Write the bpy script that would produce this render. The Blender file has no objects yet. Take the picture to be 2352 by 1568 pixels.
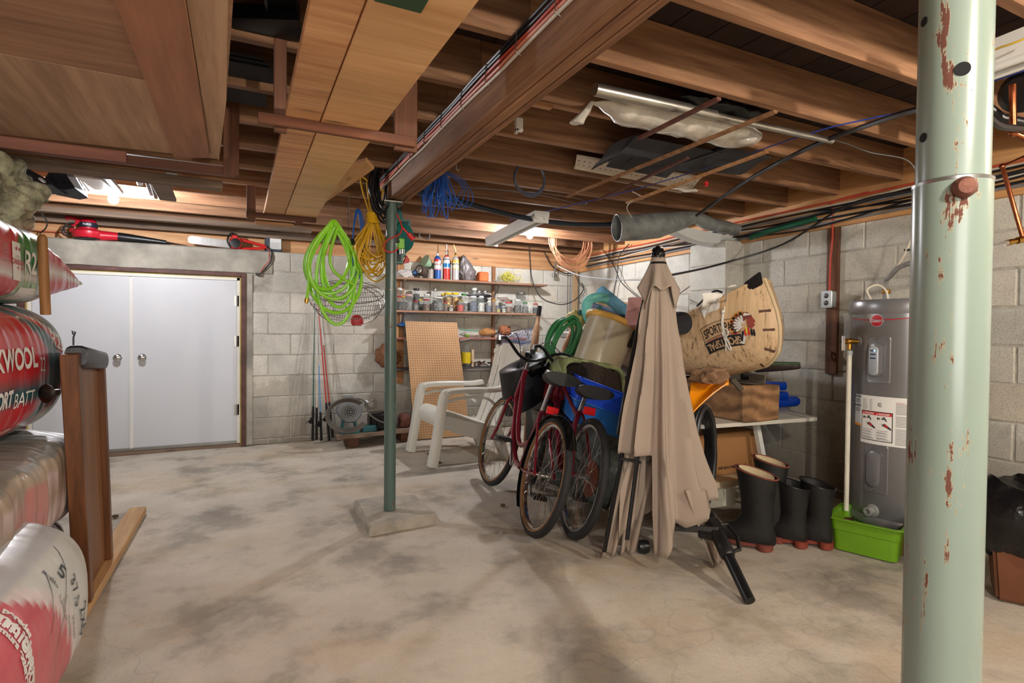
import bpy, bmesh, math, random
from mathutils import Vector as V, Matrix, noise
from mathutils.bvhtree import BVHTree
random.seed(7)
SC = bpy.context.scene
COL = SC.collection
PI = math.pi
# ------------------------------------------------------------------ camera
FPX, CH = 1278.0, 1.12
def _axes():
    y, p, r = [math.radians(a) for a in (26.04, -1.08, .525)]
    F = V((math.sin(y)*math.cos(p), math.cos(y)*math.cos(p), math.sin(p)))
    R = V((math.cos(y), -math.sin(y), 0)); U = R.cross(F)
    return F, R*math.cos(r)+U*math.sin(r), -R*math.sin(r)+U*math.cos(r)
CF, CR, CU = _axes()
CAM = V((0, 0, CH))
cd = bpy.data.cameras.new('camera'); cam = bpy.data.objects.new('camera', cd); COL.objects.link(cam)
cd.sensor_width = 36; cd.lens = FPX/2352*36; cd.clip_start = .05; cd.clip_end = 60
m3 = Matrix((CR, CU, -CF)).transposed()
cam.matrix_world = Matrix.Translation(CAM) @ m3.to_4x4()
SC.camera = cam
SC.view_settings.view_transform = 'Standard'; SC.view_settings.look = 'None'
SC.view_settings.gamma = 1; SC.view_settings.use_curve_mapping = False
SC.view_settings.exposure = 0.62
# ------------------------------------------------------------------ world and lamps
w = bpy.data.worlds.new('world'); SC.world = w; w.use_nodes = True
w.node_tree.nodes['Background'].inputs[0].default_value = (1, .97, .93, 1)
w.node_tree.nodes['Background'].inputs[1].default_value = 0.30
def point_lamp(name, loc, power, radius=.035, col=(1, .95, .88)):
    l = bpy.data.lights.new(name, 'POINT'); l.energy = power; l.shadow_soft_size = radius; l.color = col
    o = bpy.data.objects.new(name, l); COL.objects.link(o); o.location = loc; return o
BULB_A = V((-.77, 4.58, 1.985)); BULB_B = V((2.475, 4.70, 2.03)); BULB_C = V((.62, -.62, 1.80)); BULB_D = V((2.35, -.45, 1.88))
def area_lamp(name, loc, target, power, size, col=(1, 1, 1)):
    l = bpy.data.lights.new(name, 'AREA'); l.energy = power; l.shape = 'SQUARE'; l.size = size; l.color = col
    o = bpy.data.objects.new(name, l); COL.objects.link(o); o.location = loc
    o.rotation_euler = (V(target)-V(loc)).to_track_quat('-Z', 'Y').to_euler(); return o
area_lamp('fill_light', (-.6, -1.7, 1.5), (1.2, 3.5, .8), 36, 1.4, (1, .97, .93))  # broad soft fill added behind the camera; stands for no stair opening or fixture

# ------------------------------------------------------------------ pixel helpers (2352x1568 frame -> real points)
def ray(x, y): return CF+CR*((x-1176)/FPX)-CU*((y-784)/FPX)
def at_z(x, y, z): d = ray(x, y); return CAM+d*((z-CH)/d.z)
def at_y(x, y, Y): d = ray(x, y); return CAM+d*(Y/d.y)
def at_x(x, y, X): d = ray(x, y); return CAM+d*(X/d.x)
def at_d(x, y, t): return CAM+ray(x, y)*t
def wall_x(Y): return 3.59+.0305*Y
def at_wall(x, y, off=0): d = ray(x, y); return CAM+d*((3.59-off)/(d.x-d.y*.0305))

# ------------------------------------------------------------------ materials
def lin(c):
    r = []
    for v in c[:3]:
        v = v/255.0
        r.append(v/12.92 if v <= .04045 else ((v+.055)/1.055)**2.4)
    return (r[0], r[1], r[2], 1)
MATS = {}
def _new(name):
    m = bpy.data.materials.new(name); m.use_nodes = True
    nt = m.node_tree; b = nt.nodes['Principled BSDF']; MATS[name] = m
    return m, nt, b
def nd(nt, t, **kw):
    n = nt.nodes.new(t)
    for k, v in kw.items():
        if k in n.inputs: n.inputs[k].default_value = v
        else: setattr(n, k, v)
    return n
def mix(nt, fac, a, b, mode='MIX'):
    n = nt.nodes.new('ShaderNodeMix'); n.data_type = 'RGBA'; n.blend_type = mode
    for i, v in ((0, fac), (6, a), (7, b)):
        if hasattr(v, 'is_linked') or hasattr(v, 'links'): nt.links.new(v, n.inputs[i])
        elif i == 0: n.inputs[0].default_value = v
        else: n.inputs[i].default_value = v
    return n.outputs[2]
def ramp(nt, src, pts):
    n = nt.nodes.new('ShaderNodeValToRGB'); nt.links.new(src, n.inputs[0]); e = n.color_ramp.elements
    while len(e) < len(pts): e.new(.5)
    for i, (p, c) in enumerate(pts):
        e[i].position = p; e[i].color = c if isinstance(c, tuple) else (c, c, c, 1)
    return n.outputs[0]
def mathn(nt, op, a, b=None):
    n = nt.nodes.new('ShaderNodeMath'); n.operation = op
    for i, v in enumerate((a, b)):
        if v is None: continue
        if hasattr(v, 'links'): nt.links.new(v, n.inputs[i])
        else: n.inputs[i].default_value = v
    return n.outputs[0]
def coords(nt, scale=(1, 1, 1), rnd=False, kind='Object'):
    tc = nt.nodes.new('ShaderNodeTexCoord'); mp = nt.nodes.new('ShaderNodeMapping')
    mp.inputs['Scale'].default_value = scale
    if kind == 'World':
        g = nt.nodes.new('ShaderNodeNewGeometry'); src = g.outputs['Position']
    else: src = tc.outputs[kind]
    nt.links.new(src, mp.inputs['Vector'])
    if rnd:
        oi = nt.nodes.new('ShaderNodeObjectInfo'); mm = mathn(nt, 'MULTIPLY', oi.outputs['Random'], 37.0)
        nt.links.new(mm, mp.inputs['Location'])
    return mp.outputs[0]
def noi(nt, vec, scale, detail=4, rough=.55):
    n = nt.nodes.new('ShaderNodeTexNoise'); n.inputs['Scale'].default_value = scale
    n.inputs['Detail'].default_value = detail; n.inputs['Roughness'].default_value = rough
    nt.links.new(vec, n.inputs['Vector']); return n.outputs[0]
def bump(nt, b, h, strength, dist=.01):
    n = nt.nodes.new('ShaderNodeBump'); n.inputs['Strength'].default_value = strength
    n.inputs['Distance'].default_value = dist; nt.links.new(h, n.inputs['Height'])
    nt.links.new(n.outputs[0], b.inputs['Normal'])
def mat(name, col, rough=.55, metal=0, var=.12, vs=6, bmp=0, bs=40, alpha=None, trans=0, ior=1.45, spec=None, coat=0):
    if name in MATS: return MATS[name]
    m, nt, b = _new(name); c = lin(col)
    b.inputs['Roughness'].default_value = rough; b.inputs['Metallic'].default_value = metal
    vec = coords(nt)
    if var:
        f = noi(nt, vec, vs)
        dk = tuple(x*(1-var*1.6) for x in c[:3])+(1,); lt = tuple(min(1, x*(1+var)) for x in c[:3])+(1,)
        nt.links.new(ramp(nt, f, [(.3, dk), (.7, lt)]), b.inputs['Base Color'])
    else: b.inputs['Base Color'].default_value = c
    if bmp: bump(nt, b, noi(nt, vec, bs), bmp)
    if trans: b.inputs['Transmission Weight'].default_value = trans; b.inputs['IOR'].default_value = ior
    if alpha is not None: b.inputs['Alpha'].default_value = alpha
    if spec is not None: b.inputs['Specular IOR Level'].default_value = spec
    if coat: b.inputs['Coat Weight'].default_value = coat; b.inputs['Coat Roughness'].default_value = .1
    return m
def wood(name, c1, c2, axis='x', rough=.65, rnd=True, knots=.5, hue=.12):
    if name in MATS: return MATS[name]
    m, nt, b = _new(name)
    sc = {'x': (.9, 14, 14), 'y': (14, .9, 14), 'z': (14, 14, .9)}[axis]
    v = coords(nt, sc, rnd)
    f = noi(nt, v, 2.2, 6, .62); g = ramp(nt, f, [(.32, lin(c2)), (.5, lin(tuple((a+b_)/2 for a, b_ in zip(c1, c2)))), (.68, lin(c1))])
    v2 = coords(nt, {'x': (.5, 2, 2), 'y': (2, .5, 2), 'z': (2, 2, .5)}[axis], rnd)
    f2 = ramp(nt, noi(nt, v2, 1.5, 3), [(.35, .62), (.65, 1.08)])
    g2 = mix(nt, .55, g, f2, 'MULTIPLY')
    # knots
    vo = nt.nodes.new('ShaderNodeTexVoronoi'); vo.inputs['Scale'].default_value = 1
    vk = coords(nt, {'x': (2.2, 9, 9), 'y': (9, 2.2, 9), 'z': (9, 9, 2.2)}[axis], rnd)
    nt.links.new(vk, vo.inputs['Vector'])
    kf = ramp(nt, vo.outputs['Distance'], [(.03, 1-knots*.9), (.14, 1.0)])
    g3 = mix(nt, 1.0, g2, kf, 'MULTIPLY')
    if hue:
        oi = nt.nodes.new('ShaderNodeObjectInfo'); rr = ramp(nt, oi.outputs['Random'], [(0, (1-hue*1.8, 1-hue*2, 1-hue*2.2, 1)), (1, (1+hue, 1+hue, 1+hue, 1))])
        g3 = mix(nt, 1.0, g3, rr, 'MULTIPLY')
    nt.links.new(g3, b.inputs['Base Color']); b.inputs['Roughness'].default_value = rough
    bump(nt, b, f, .25, .004)
    return m
def vcmat(name, rough=.5, metal=0, bmp=0, bs=40, grain=.15, gs=8, coat=0, trans=0):
    """colour from a painted attribute 'Col' (printing, contents), with a little grain"""
    if name in MATS: return MATS[name]
    m, nt, b = _new(name)
    a = nt.nodes.new('ShaderNodeAttribute'); a.attribute_name = 'Col'
    vec = coords(nt); f = ramp(nt, noi(nt, vec, gs), [(.3, 1-grain), (.7, 1.0)])
    nt.links.new(mix(nt, 1.0, a.outputs[0], f, 'MULTIPLY'), b.inputs['Base Color'])
    b.inputs['Roughness'].default_value = rough; b.inputs['Metallic'].default_value = metal
    if bmp: bump(nt, b, noi(nt, vec, bs), bmp)
    if coat: b.inputs['Coat Weight'].default_value = coat; b.inputs['Coat Roughness'].default_value = .12
    if trans: b.inputs['Transmission Weight'].default_value = trans
    return m
def glow(name, col, strength):
    m, nt, b = _new(name); b.inputs['Base Color'].default_value = (0, 0, 0, 1)
    b.inputs['Emission Color'].default_value = lin(col); b.inputs['Emission Strength'].default_value = strength
    return m

# ------------------------------------------------------------------ mesh helpers
def B(): return bmesh.new()
def box(bm, lo, hi, bev=0, M=None):
    lo = V(lo); hi = V(hi); c = (lo+hi)/2; s = hi-lo
    r = bmesh.ops.create_cube(bm, size=1, matrix=Matrix.Translation(c) @ Matrix.Diagonal((abs(s.x), abs(s.y), abs(s.z), 1)))
    vs = r['verts']
    if bev:
        es = list({e for v in vs for e in v.link_edges})
        rr = bmesh.ops.bevel(bm, geom=es, offset=bev, segments=1, affect='EDGES', profile=.6)
        vs = list({v for f in rr['faces'] for v in f.verts} | {v for v in vs if v.is_valid})
    if M is not None:
        vs = [v for v in vs if v.is_valid]
        bmesh.ops.transform(bm, matrix=M, verts=vs)
    return vs
def frame(d, up=(0, 0, 1)):
    z = V(d).normalized(); u = V(up)
    if abs(z.dot(u.normalized())) > .98: u = V((0, 1, 0)) if abs(z.y) < .9 else V((1, 0, 0))
    x = u.cross(z).normalized(); y = z.cross(x)
    return x, y, z
def stick(bm, p, q, w, h, up=(0, 0, 1), bev=0):
    """rectangular bar from p to q; w across, h along up"""
    p = V(p); q = V(q); x, y, z = frame(q-p, up)
    M = Matrix((x, y, z)).transposed().to_4x4(); M.translation = (p+q)/2
    L = (q-p).length
    return box(bm, (-w/2, -h/2, -L/2), (w/2, h/2, L/2), bev, M)
def ringc(c, x, y, r, n, ry=None, ph=0):
    ry = r if ry is None else ry
    return [c+x*(r*math.cos(ph+2*PI*i/n))+y*(ry*math.sin(ph+2*PI*i/n)) for i in range(n)]
def loft(bm, rings, closed=True, cap=True, loop=False):
    R = [[bm.verts.new(p) for p in r] for r in rings]
    n = len(R[0]); k = n if closed else n-1
    rr = range(len(R)) if loop else range(len(R)-1)
    for i in rr:
        a = R[i]; b = R[(i+1) % len(R)]
        for j in range(k):
            try: bm.faces.new((a[j], a[(j+1) % n], b[(j+1) % n], b[j]))
            except ValueError: pass
    if cap and closed and not loop:
        for r, rev in ((R[0], True), (R[-1], False)):
            try: bm.faces.new(list(reversed(r)) if rev else r)
            except ValueError: pass
    return R
def tube(bm, pts, r, n=8, cap=True, loop=False):
    pts = [V(p) for p in pts]; m = len(pts)
    rs = r if isinstance(r, (list, tuple)) else [r]*m
    def tang(i):
        a = pts[(i-1) % m] if (loop or i > 0) else pts[i]; b = pts[(i+1) % m] if (loop or i < m-1) else pts[i]
        d = b-a
        return d.normalized() if d.length > 1e-9 else V((0, 0, 1))
    x, y, z = frame(tang(0)); rings = []
    for i in range(m):
        t = tang(i); x = (x-t*x.dot(t))
        if x.length < 1e-6: x = frame(t)[0]
        x.normalize(); y = t.cross(x)
        rings.append(ringc(pts[i], x, y, rs[i], n))
    loft(bm, rings, True, cap, loop)
def cyl(bm, p, q, r, r2=None, n=16): tube(bm, [p, q], [r, r if r2 is None else r2], n)
def lathe(bm, prof, c=(0, 0, 0), axis=(0, 0, 1), n=20, cap=True):
    """prof: list of (radius, height along axis)"""
    x, y, z = frame(axis); c = V(c)
    loft(bm, [ringc(c+z*h, x, y, max(r, 1e-4), n) for r, h in prof], True, cap)
def prism(bm, poly, d, M=None):
    """polygon in local xy extruded to z=d"""
    a = [bm.verts.new((p[0], p[1], 0)) for p in poly]; b = [bm.verts.new((p[0], p[1], d)) for p in poly]
    n = len(a)
    bm.faces.new(list(reversed(a))); bm.faces.new(b)
    for i in range(n): bm.faces.new((a[i], a[(i+1) % n], b[(i+1) % n], b[i]))
    if M is not None: bmesh.ops.transform(bm, matrix=M, verts=a+b)
def spline(P, k=6, loop=False):
    P = [V(p) for p in P]; n = len(P); out = []
    for i in range(n if loop else n-1):
        g = (lambda j: P[j % n]) if loop else (lambda j: P[max(0, min(n-1, j))])
        p0, p1, p2, p3 = g(i-1), g(i), g(i+1), g(i+2)
        for s in range(k):
            t = s/k
            out.append(.5*((2*p1)+(p2-p0)*t+(2*p0-5*p1+4*p2-p3)*t*t+(3*p1-p0-3*p2+p3)*t**3))
    if not loop: out.append(P[-1])
    return out
def sheet(bm, grid, th):
    """grid of points [i][j] -> solid sheet of thickness th"""
    n, m = len(grid), len(grid[0]); nm = [[None]*m for _ in range(n)]
    for i in range(n):
        for j in range(m):
            a = grid[min(i+1, n-1)][j]-grid[max(i-1, 0)][j]; b = grid[i][min(j+1, m-1)]-grid[i][max(j-1, 0)]
            c = a.cross(b); nm[i][j] = c.normalized() if c.length > 1e-9 else V((0, 0, 1))
    A = [[bm.verts.new(grid[i][j]+nm[i][j]*th/2) for j in range(m)] for i in range(n)]
    C = [[bm.verts.new(grid[i][j]-nm[i][j]*th/2) for j in range(m)] for i in range(n)]
    for i in range(n-1):
        for j in range(m-1):
            bm.faces.new((A[i][j], A[i+1][j], A[i+1][j+1], A[i][j+1]))
            bm.faces.new((C[i][j], C[i][j+1], C[i+1][j+1], C[i+1][j]))
    for i in range(n-1):
        bm.faces.new((A[i][0], C[i][0], C[i+1][0], A[i+1][0])); bm.faces.new((A[i][m-1], A[i+1][m-1], C[i+1][m-1], C[i][m-1]))
    for j in range(m-1):
        bm.faces.new((A[0][j], A[0][j+1], C[0][j+1], C[0][j])); bm.faces.new((A[n-1][j], C[n-1][j], C[n-1][j+1], A[n-1][j+1]))
def jitter(bm, amp, freq=8, seed=0):
    for v in bm.verts:
        v.co += noise.noise_vector(v.co*freq+V((seed, seed*2, 0)))*amp
def wpos(o):
    p = V((0, 0, 0)); M = Matrix.Identity(4)
    chain = []
    while o: chain.append(o); o = o.parent
    for c in reversed(chain): M = M @ (Matrix.Translation(c.location) @ c.rotation_euler.to_matrix().to_4x4() @ Matrix.Diagonal((*c.scale, 1)))
    return M
def obj(name, bm, m, parent=None, smooth=True, ang=.6, origin=None, col=None, two=None, label=None):
    """bm is in world coordinates (or in the parent's local coordinates when the parent has local=True)"""
    bmesh.ops.recalc_face_normals(bm, faces=bm.faces)
    if smooth:
        for f in bm.faces: f.smooth = True
        for e in bm.edges:
            if len(e.link_faces) == 2 and e.calc_face_angle(0) > ang: e.smooth = False
    if parent is not None:
        if not parent.get('_local'):
            bmesh.ops.transform(bm, matrix=wpos(parent).inverted(), verts=bm.verts)
        org = V((0, 0, 0))
    else:
        if origin is None:
            xs = [v.co.x for v in bm.verts]; ys = [v.co.y for v in bm.verts]; zs = [v.co.z for v in bm.verts]
            org = V(((min(xs)+max(xs))/2, (min(ys)+max(ys))/2, min(zs)))
        else: org = V(origin)
        bmesh.ops.translate(bm, vec=-org, verts=bm.verts)
    me = bpy.data.meshes.new(name)
    colors = None
    if col: colors = [col(v.co+org if parent is None else (wpos(parent) @ v.co if not parent.get('_local') else v.co), v.normal) for v in bm.verts]
    bm.to_mesh(me); bm.free()
    if colors:
        at = me.color_attributes.new('Col', 'FLOAT_COLOR', 'POINT')
        for i, c in enumerate(colors): at.data[i].color = lin(c)
    me.materials.append(m)
    o = bpy.data.objects.new(name, me); COL.objects.link(o)
    if parent is not None: o.parent = parent
    else: o.location = org
    if parent is not None and parent.get('_local'): o['_local'] = 1
    if label: o['label'] = label
    return o
def thing(name, label, cat, loc=(0, 0, 0), rot=(0, 0, 0), group=None, local=False):
    o = bpy.data.objects.new(name, None); COL.objects.link(o); o.location = loc; o.rotation_euler = rot
    o.empty_display_size = .05
    o['label'] = label; o['category'] = cat
    if group: o['group'] = group
    if local: o['_local'] = 1
    return o
def tag(o, label, cat, group=None):
    o['label'] = label; o['category'] = cat
    if group: o['group'] = group
    return o
def struct(o): o['kind'] = 'structure'; return o
def dup(root, loc=None, rot=None, label=None, scale=None):
    def rec(o, par):
        c = o.copy(); COL.objects.link(c)
        if par: c.parent = par
        for ch in [x for x in KIDS.get(o, ())]: rec(ch, c)
        return c
    KIDS = {}
    for x in bpy.data.objects:
        if x.parent: KIDS.setdefault(x.parent, []).append(x)
    r = rec(root, None)
    if loc is not None: r.location = loc
    if rot is not None: r.rotation_euler = rot
    if label: r['label'] = label
    if scale: r.scale = scale
    return r
# text and flat print laid on a surface
FONT = bpy.data.fonts.load('<builtin>') if False else None
def text_bm(s, size=1, align='CENTER', sub=0, shear=0, xs=1.0, bold=0):
    c = bpy.data.curves.new('t', 'FONT'); c.body = s; c.size = size; c.align_x = align; c.align_y = 'CENTER'; c.shear = shear; c.offset = bold
    o = bpy.data.objects.new('t', c); COL.objects.link(o)
    dg = bpy.context.evaluated_depsgraph_get(); me = bpy.data.meshes.new_from_object(o.evaluated_get(dg))
    bm = B(); bm.from_mesh(me); bpy.data.objects.remove(o); bpy.data.curves.remove(c); bpy.data.meshes.remove(me)
    for v in bm.verts: v.co.x *= xs
    if sub:
        bmesh.ops.triangulate(bm, faces=bm.faces)
        for _ in range(4):
            es = [e for e in bm.edges if e.calc_length() > sub]
            if not es: break
            bmesh.ops.subdivide_edges(bm, edges=es, cuts=1)
            bmesh.ops.triangulate(bm, faces=bm.faces)
    return bm
def poly_bm(poly, sub=0):
    bm = B(); bm.faces.new([bm.verts.new((p[0], p[1], 0)) for p in poly])
    bmesh.ops.triangulate(bm, faces=bm.faces)
    if sub:
        for _ in range(6):
            es = [e for e in bm.edges if e.calc_length() > sub]
            if not es: break
            bmesh.ops.subdivide_edges(bm, edges=es, cuts=1); bmesh.ops.triangulate(bm, faces=bm.faces)
    return bm
def place_flat(bm, o, u, v, lift=0, th=0):
    o = V(o); u = V(u).normalized(); v = V(v).normalized(); n = u.cross(v)
    for a in bm.verts: a.co = o+u*a.co.x+v*a.co.y+n*(a.co.z+lift)
    return bm
def bvh_of(ob):
    M = wpos(ob); me = ob.data
    return BVHTree.FromPolygons([M @ v.co for v in me.vertices], [p.vertices[:] for p in me.polygons])
def project(bm, bvh, o, u, v, lift=.0015, reach=.6):
    """lay a flat bmesh (xy) on the surface behind it, along -u x v"""
    o = V(o); u = V(u).normalized(); v = V(v).normalized(); n = u.cross(v).normalized()
    dead = []
    for a in bm.verts:
        p = o+u*a.co.x+v*a.co.y
        h = bvh.ray_cast(p+n*reach, -n, reach*2.2)
        if h[0] is None: dead.append(a); a.co = p
        else: a.co = h[0]+n*lift
    if dead: bmesh.ops.delete(bm, geom=dead, context='VERTS')
    return bm
def merge(bm, other):
    me = bpy.data.meshes.new('tmp'); other.to_mesh(me); bm.from_mesh(me); bpy.data.meshes.remove(me); other.free(); return bm
def lump(name, c, s, m, label, cat, sub=3, amp=.3, fr=2.5, parent=None, sq=0, seed=0, ang=2):
    bm = B(); bmesh.ops.create_icosphere(bm, subdivisions=sub, radius=1)
    for v in bm.verts:
        n = v.co.copy()
        if sq: n = V([math.copysign(abs(q)**sq, q) for q in n])
        r = 1+amp*noise.noise(v.co*fr+V((seed, 0, seed))); v.co = V(c)+V((n.x*s[0]*r, n.y*s[1]*r, n.z*s[2]*r))
        v.co.z = max(v.co.z, c[2]-s[2]*.85)
    o = obj(name, bm, m, parent, ang=ang)
    return tag(o, label, cat) if parent is None else o
# ------------------------------------------------------------------ STRUCTURE
YB = 5.88; WT = 1.868; ZJ = 2.06; ZS = 2.25; CR_H = .2032
def mat_floor():
    m, nt, b = _new('concrete_floor')
    v = coords(nt, kind='World')
    a = ramp(nt, noi(nt, v, .55, 7, .68), [(.37, lin((120, 114, 104))), (.47, lin((168, 159, 145))), (.6, lin((206, 195, 178)))])
    g = ramp(nt, noi(nt, v, 2.3, 6, .6), [(.38, lin((150, 143, 132))), (.5, lin((218, 208, 192))), (.68, lin((233, 224, 209)))])
    c = mix(nt, .55, a, g)
    s = ramp(nt, noi(nt, v, 1.1, 8, .75), [(.54, 0.0), (.66, .45)])
    c = mix(nt, s, c, lin((112, 106, 95)))
    tan = ramp(nt, noi(nt, coords(nt, (1, 1.6, 1), kind='World'), .9, 5, .7), [(.5, 0.0), (.66, .5)])
    c = mix(nt, tan, c, lin((196, 172, 138)))
    sp = ramp(nt, noi(nt, v, 150, 3, .6), [(.30, .7), (.45, 1.0)])
    c = mix(nt, .6, c, sp, 'MULTIPLY')
    # hairline crack
    vo = nt.nodes.new('ShaderNodeTexVoronoi'); vo.feature = 'DISTANCE_TO_EDGE'; vo.inputs['Scale'].default_value = .3
    dn = nt.nodes.new('ShaderNodeVectorMath'); dn.operation = 'ADD'
    nn = nt.nodes.new('ShaderNodeTexNoise'); nn.inputs['Scale'].default_value = 3; nt.links.new(v, nn.inputs['Vector'])
    nt.links.new(v, dn.inputs[0]); nt.links.new(nn.outputs['Color'], dn.inputs[1]); nt.links.new(dn.outputs[0], vo.inputs['Vector'])
    c = mix(nt, .3, c, ramp(nt, vo.outputs['Distance'], [(.001, .5), (.003, 1.0)]), 'MULTIPLY')
    nt.links.new(c, b.inputs['Base Color']); b.inputs['Roughness'].default_value = .82
    h = mathn(nt, 'ADD', mathn(nt, 'MULTIPLY', noi(nt, v, 5, 8, .7), 1.0), mathn(nt, 'MULTIPLY', noi(nt, v, 90, 3), .12))
    bump(nt, b, h, .55, .02)
    return m
def mat_block():
    m, nt, b = _new('painted_block')
    v = coords(nt, kind='World'); oi = nt.nodes.new('ShaderNodeObjectInfo')
    base = ramp(nt, oi.outputs['Random'], [(0, lin((216, 213, 202))), (.3, lin((208, 206, 196))), (.45, lin((220, 217, 206))), (.62, lin((203, 201, 192))), (.75, lin((215, 211, 198))), (.93, lin((208, 200, 184))), (1, lin((223, 220, 209)))])
    g = ramp(nt, noi(nt, v, 3.2, 6, .65), [(.3, .70), (.6, 1.02)])
    c = mix(nt, .8, base, g, 'MULTIPLY')
    sp = ramp(nt, noi(nt, v, 110, 3, .6), [(.32, .6), (.5, 1.02)])
    c = mix(nt, .7, c, sp, 'MULTIPLY')
    se = nt.nodes.new('ShaderNodeSeparateXYZ'); g2 = nt.nodes.new('ShaderNodeNewGeometry'); nt.links.new(g2.outputs['Position'], se.inputs[0])
    z = mathn(nt, 'ADD', se.outputs[2], mathn(nt, 'MULTIPLY', noi(nt, v, 1.6, 6, .7), .8))
    gr = ramp(nt, z, [(.36, .9), (.66, .5), (.95, .32), (1.3, .14), (1.7, 0.0)])   # grime line: bare block below the whitewash
    c = mix(nt, gr, c, lin((128, 120, 106)))
    nt.links.new(c, b.inputs['Base Color']); b.inputs['Roughness'].default_value = .93
    bump(nt, b, mathn(nt, 'ADD', noi(nt, v, 90, 4, .7), mathn(nt, 'MULTIPLY', noi(nt, v, 9, 4), 1.2)), .6, .008)
    return m
def mat_mortar():
    m, nt, b = _new('mortar'); v = coords(nt, kind='World')
    nt.links.new(ramp(nt, noi(nt, v, 6, 6, .7), [(.3, lin((140, 136, 125))), (.6, lin((196, 192, 181)))]), b.inputs['Base Color'])
    b.inputs['Roughness'].default_value = .95; bump(nt, b, noi(nt, v, 60, 4), .7, .01); return m
M_FLOOR = mat_floor(); M_BLOCK = mat_block(); M_MORT = mat_mortar()
M_CONC = mat('rough_concrete', (168, 164, 152), .92, var=.22, vs=5, bmp=.7, bs=30)
# colours of timber
M_JOIST = wood('joist_wood', (178, 134, 98), (122, 84, 58), 'x', .72)
M_BEAMW = wood('beam_wood', (172, 128, 92), (118, 80, 56), 'y', .7, knots=.6)
M_PINE = wood('pale_pine', (222, 172, 116), (196, 140, 88), 'y', .6, knots=.7)
M_PINEX = wood('pine_board', (224, 178, 128), (186, 128, 82), 'x', .65, knots=.7)
M_BROWN = wood('brown_wood', (132, 80, 52), (92, 54, 36), 'x', .65)
M_BROWNZ = wood('brown_upright', (132, 82, 52), (96, 58, 38), 'z', .65)
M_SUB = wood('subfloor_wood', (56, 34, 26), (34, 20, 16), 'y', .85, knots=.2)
M_PLY = wood('plywood', (190, 150, 118), (152, 118, 92), 'x', .8, knots=.35)
M_GREYW = wood('weathered_wood', (150, 128, 108), (108, 90, 76), 'x', .8)
M_MAROON = mat('maroon_paint', (92, 58, 52), .6, var=.3, vs=12, bmp=.3)
M_DOOR = mat('white_door_paint', (206, 210, 216), .42, var=.02, vs=2)
M_JAMB = mat('jamb_paint', (226, 224, 212), .5, var=.05)
M_YFOAM = mat('yellow_foam', (176, 156, 84), .9, var=.2, bmp=.8)
M_BLACKP = mat('black_plastic', (24, 24, 26), .35, var=.15)
M_BLACKM = mat('black_metal', (28, 28, 30), .32, .3, var=.1)
M_CHROME = mat('chrome', (205, 205, 205), .18, 1, var=.03)
M_STEEL = mat('steel', (170, 170, 168), .32, 1, var=.1)
M_BRASS = mat('brass', (196, 148, 70), .3, 1, var=.1)
M_COPPER = mat('copper', (188, 110, 74), .3, 1, var=.25, vs=20)
M_WHITEP = mat('white_plastic', (228, 227, 220), .4, var=.03)
M_WHITEM = mat('white_enamel', (226, 226, 222), .3, var=.03)
M_RUBBER = mat('tyre_rubber', (34, 34, 35), .75, var=.15, bmp=.3, bs=60)

# floor
bm = B(); n = 90
x0, x1, y0, y1 = -3.0, 3.95, -2.4, 6.2
g = [[bm.verts.new((x0+(x1-x0)*i/n, y0+(y1-y0)*j/n, 0)) for j in range(n+1)] for i in range(n+1)]
for i in range(n):
    for j in range(n): bm.faces.new((g[i][j], g[i+1][j], g[i+1][j+1], g[i][j+1]))
for v in bm.verts: v.co.z = .008*noise.noise(v.co*1.3)-.007
r = bmesh.ops.extrude_face_region(bm, geom=bm.faces[:]); bmesh.ops.translate(bm, vec=(0, 0, -.12), verts=[e for e in r['geom'] if isinstance(e, bmesh.types.BMVert)])
floor = struct(obj('floor', bm, M_FLOOR, ang=1.5, origin=(0, 0, 0)))

# block factory: unit block meshes shared
def block_mesh(L, H, T, seed):
    bm = B(); box(bm, (0, -T, 0), (L, 0, H), .006)
    for v in bm.verts: v.co += noise.noise_vector(v.co*9+V((seed*3, 0, 0)))*.0018
    for f in bm.faces: f.smooth = False
    me = bpy.data.meshes.new('block'); bmesh.ops.recalc_face_normals(bm, faces=bm.faces); bm.to_mesh(me); bm.free(); me.materials.append(M_BLOCK); return me
BM_CACHE = {}
def add_block(par, L, H, M, seed):
    k = (round(L, 3), round(H, 3), seed % 4)
    if k not in BM_CACHE: BM_CACHE[k] = block_mesh(L, H, .03, seed % 4)
    o = bpy.data.objects.new('block', BM_CACHE[k]); COL.objects.link(o); o.parent = par
    o.matrix_local = M; return o
GAP = .009
def brick_wall(par, L0, L1, frameM, phase, ztop, holes=(), rnd=0):
    """blocks along local x from L0 to L1; frameM maps local (x along wall, y into room = -thickness side, z)"""
    c = 0; z1 = 1.88
    row = 0
    while z1 > .01:
        z0 = max(z1-CR_H, 0.0); h = min(z1, ztop)-z0-GAP
        if h > .02:
            off = phase + (.2032 if row % 2 else 0)
            k = math.floor((L0-off)/.4064)
            while off+k*.4064 < L1:
                a = max(off+k*.4064, L0)+GAP/2; b_ = min(off+(k+1)*.4064, L1)-GAP/2; k += 1
                segs = [(a, b_)]
                for (ha, hb, hz0, hz1) in holes:
                    if z0 < hz1-.05 and z1 > hz0+.02:
                        ns = []
                        for (p, q) in segs:
                            if q <= ha or p >= hb: ns.append((p, q)); continue
                            if p < ha: ns.append((p, ha))
                            if q > hb: ns.append((hb, q))
                        segs = ns
                for p, q in segs:
                    if q-p < .03: continue
                    hh = h
                    add_block(par, q-p, hh, frameM @ Matrix.Translation((p, random.uniform(-.0015, .0015), z0+GAP/2)), c); c += 1
        z1 -= CR_H; row += 1
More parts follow.
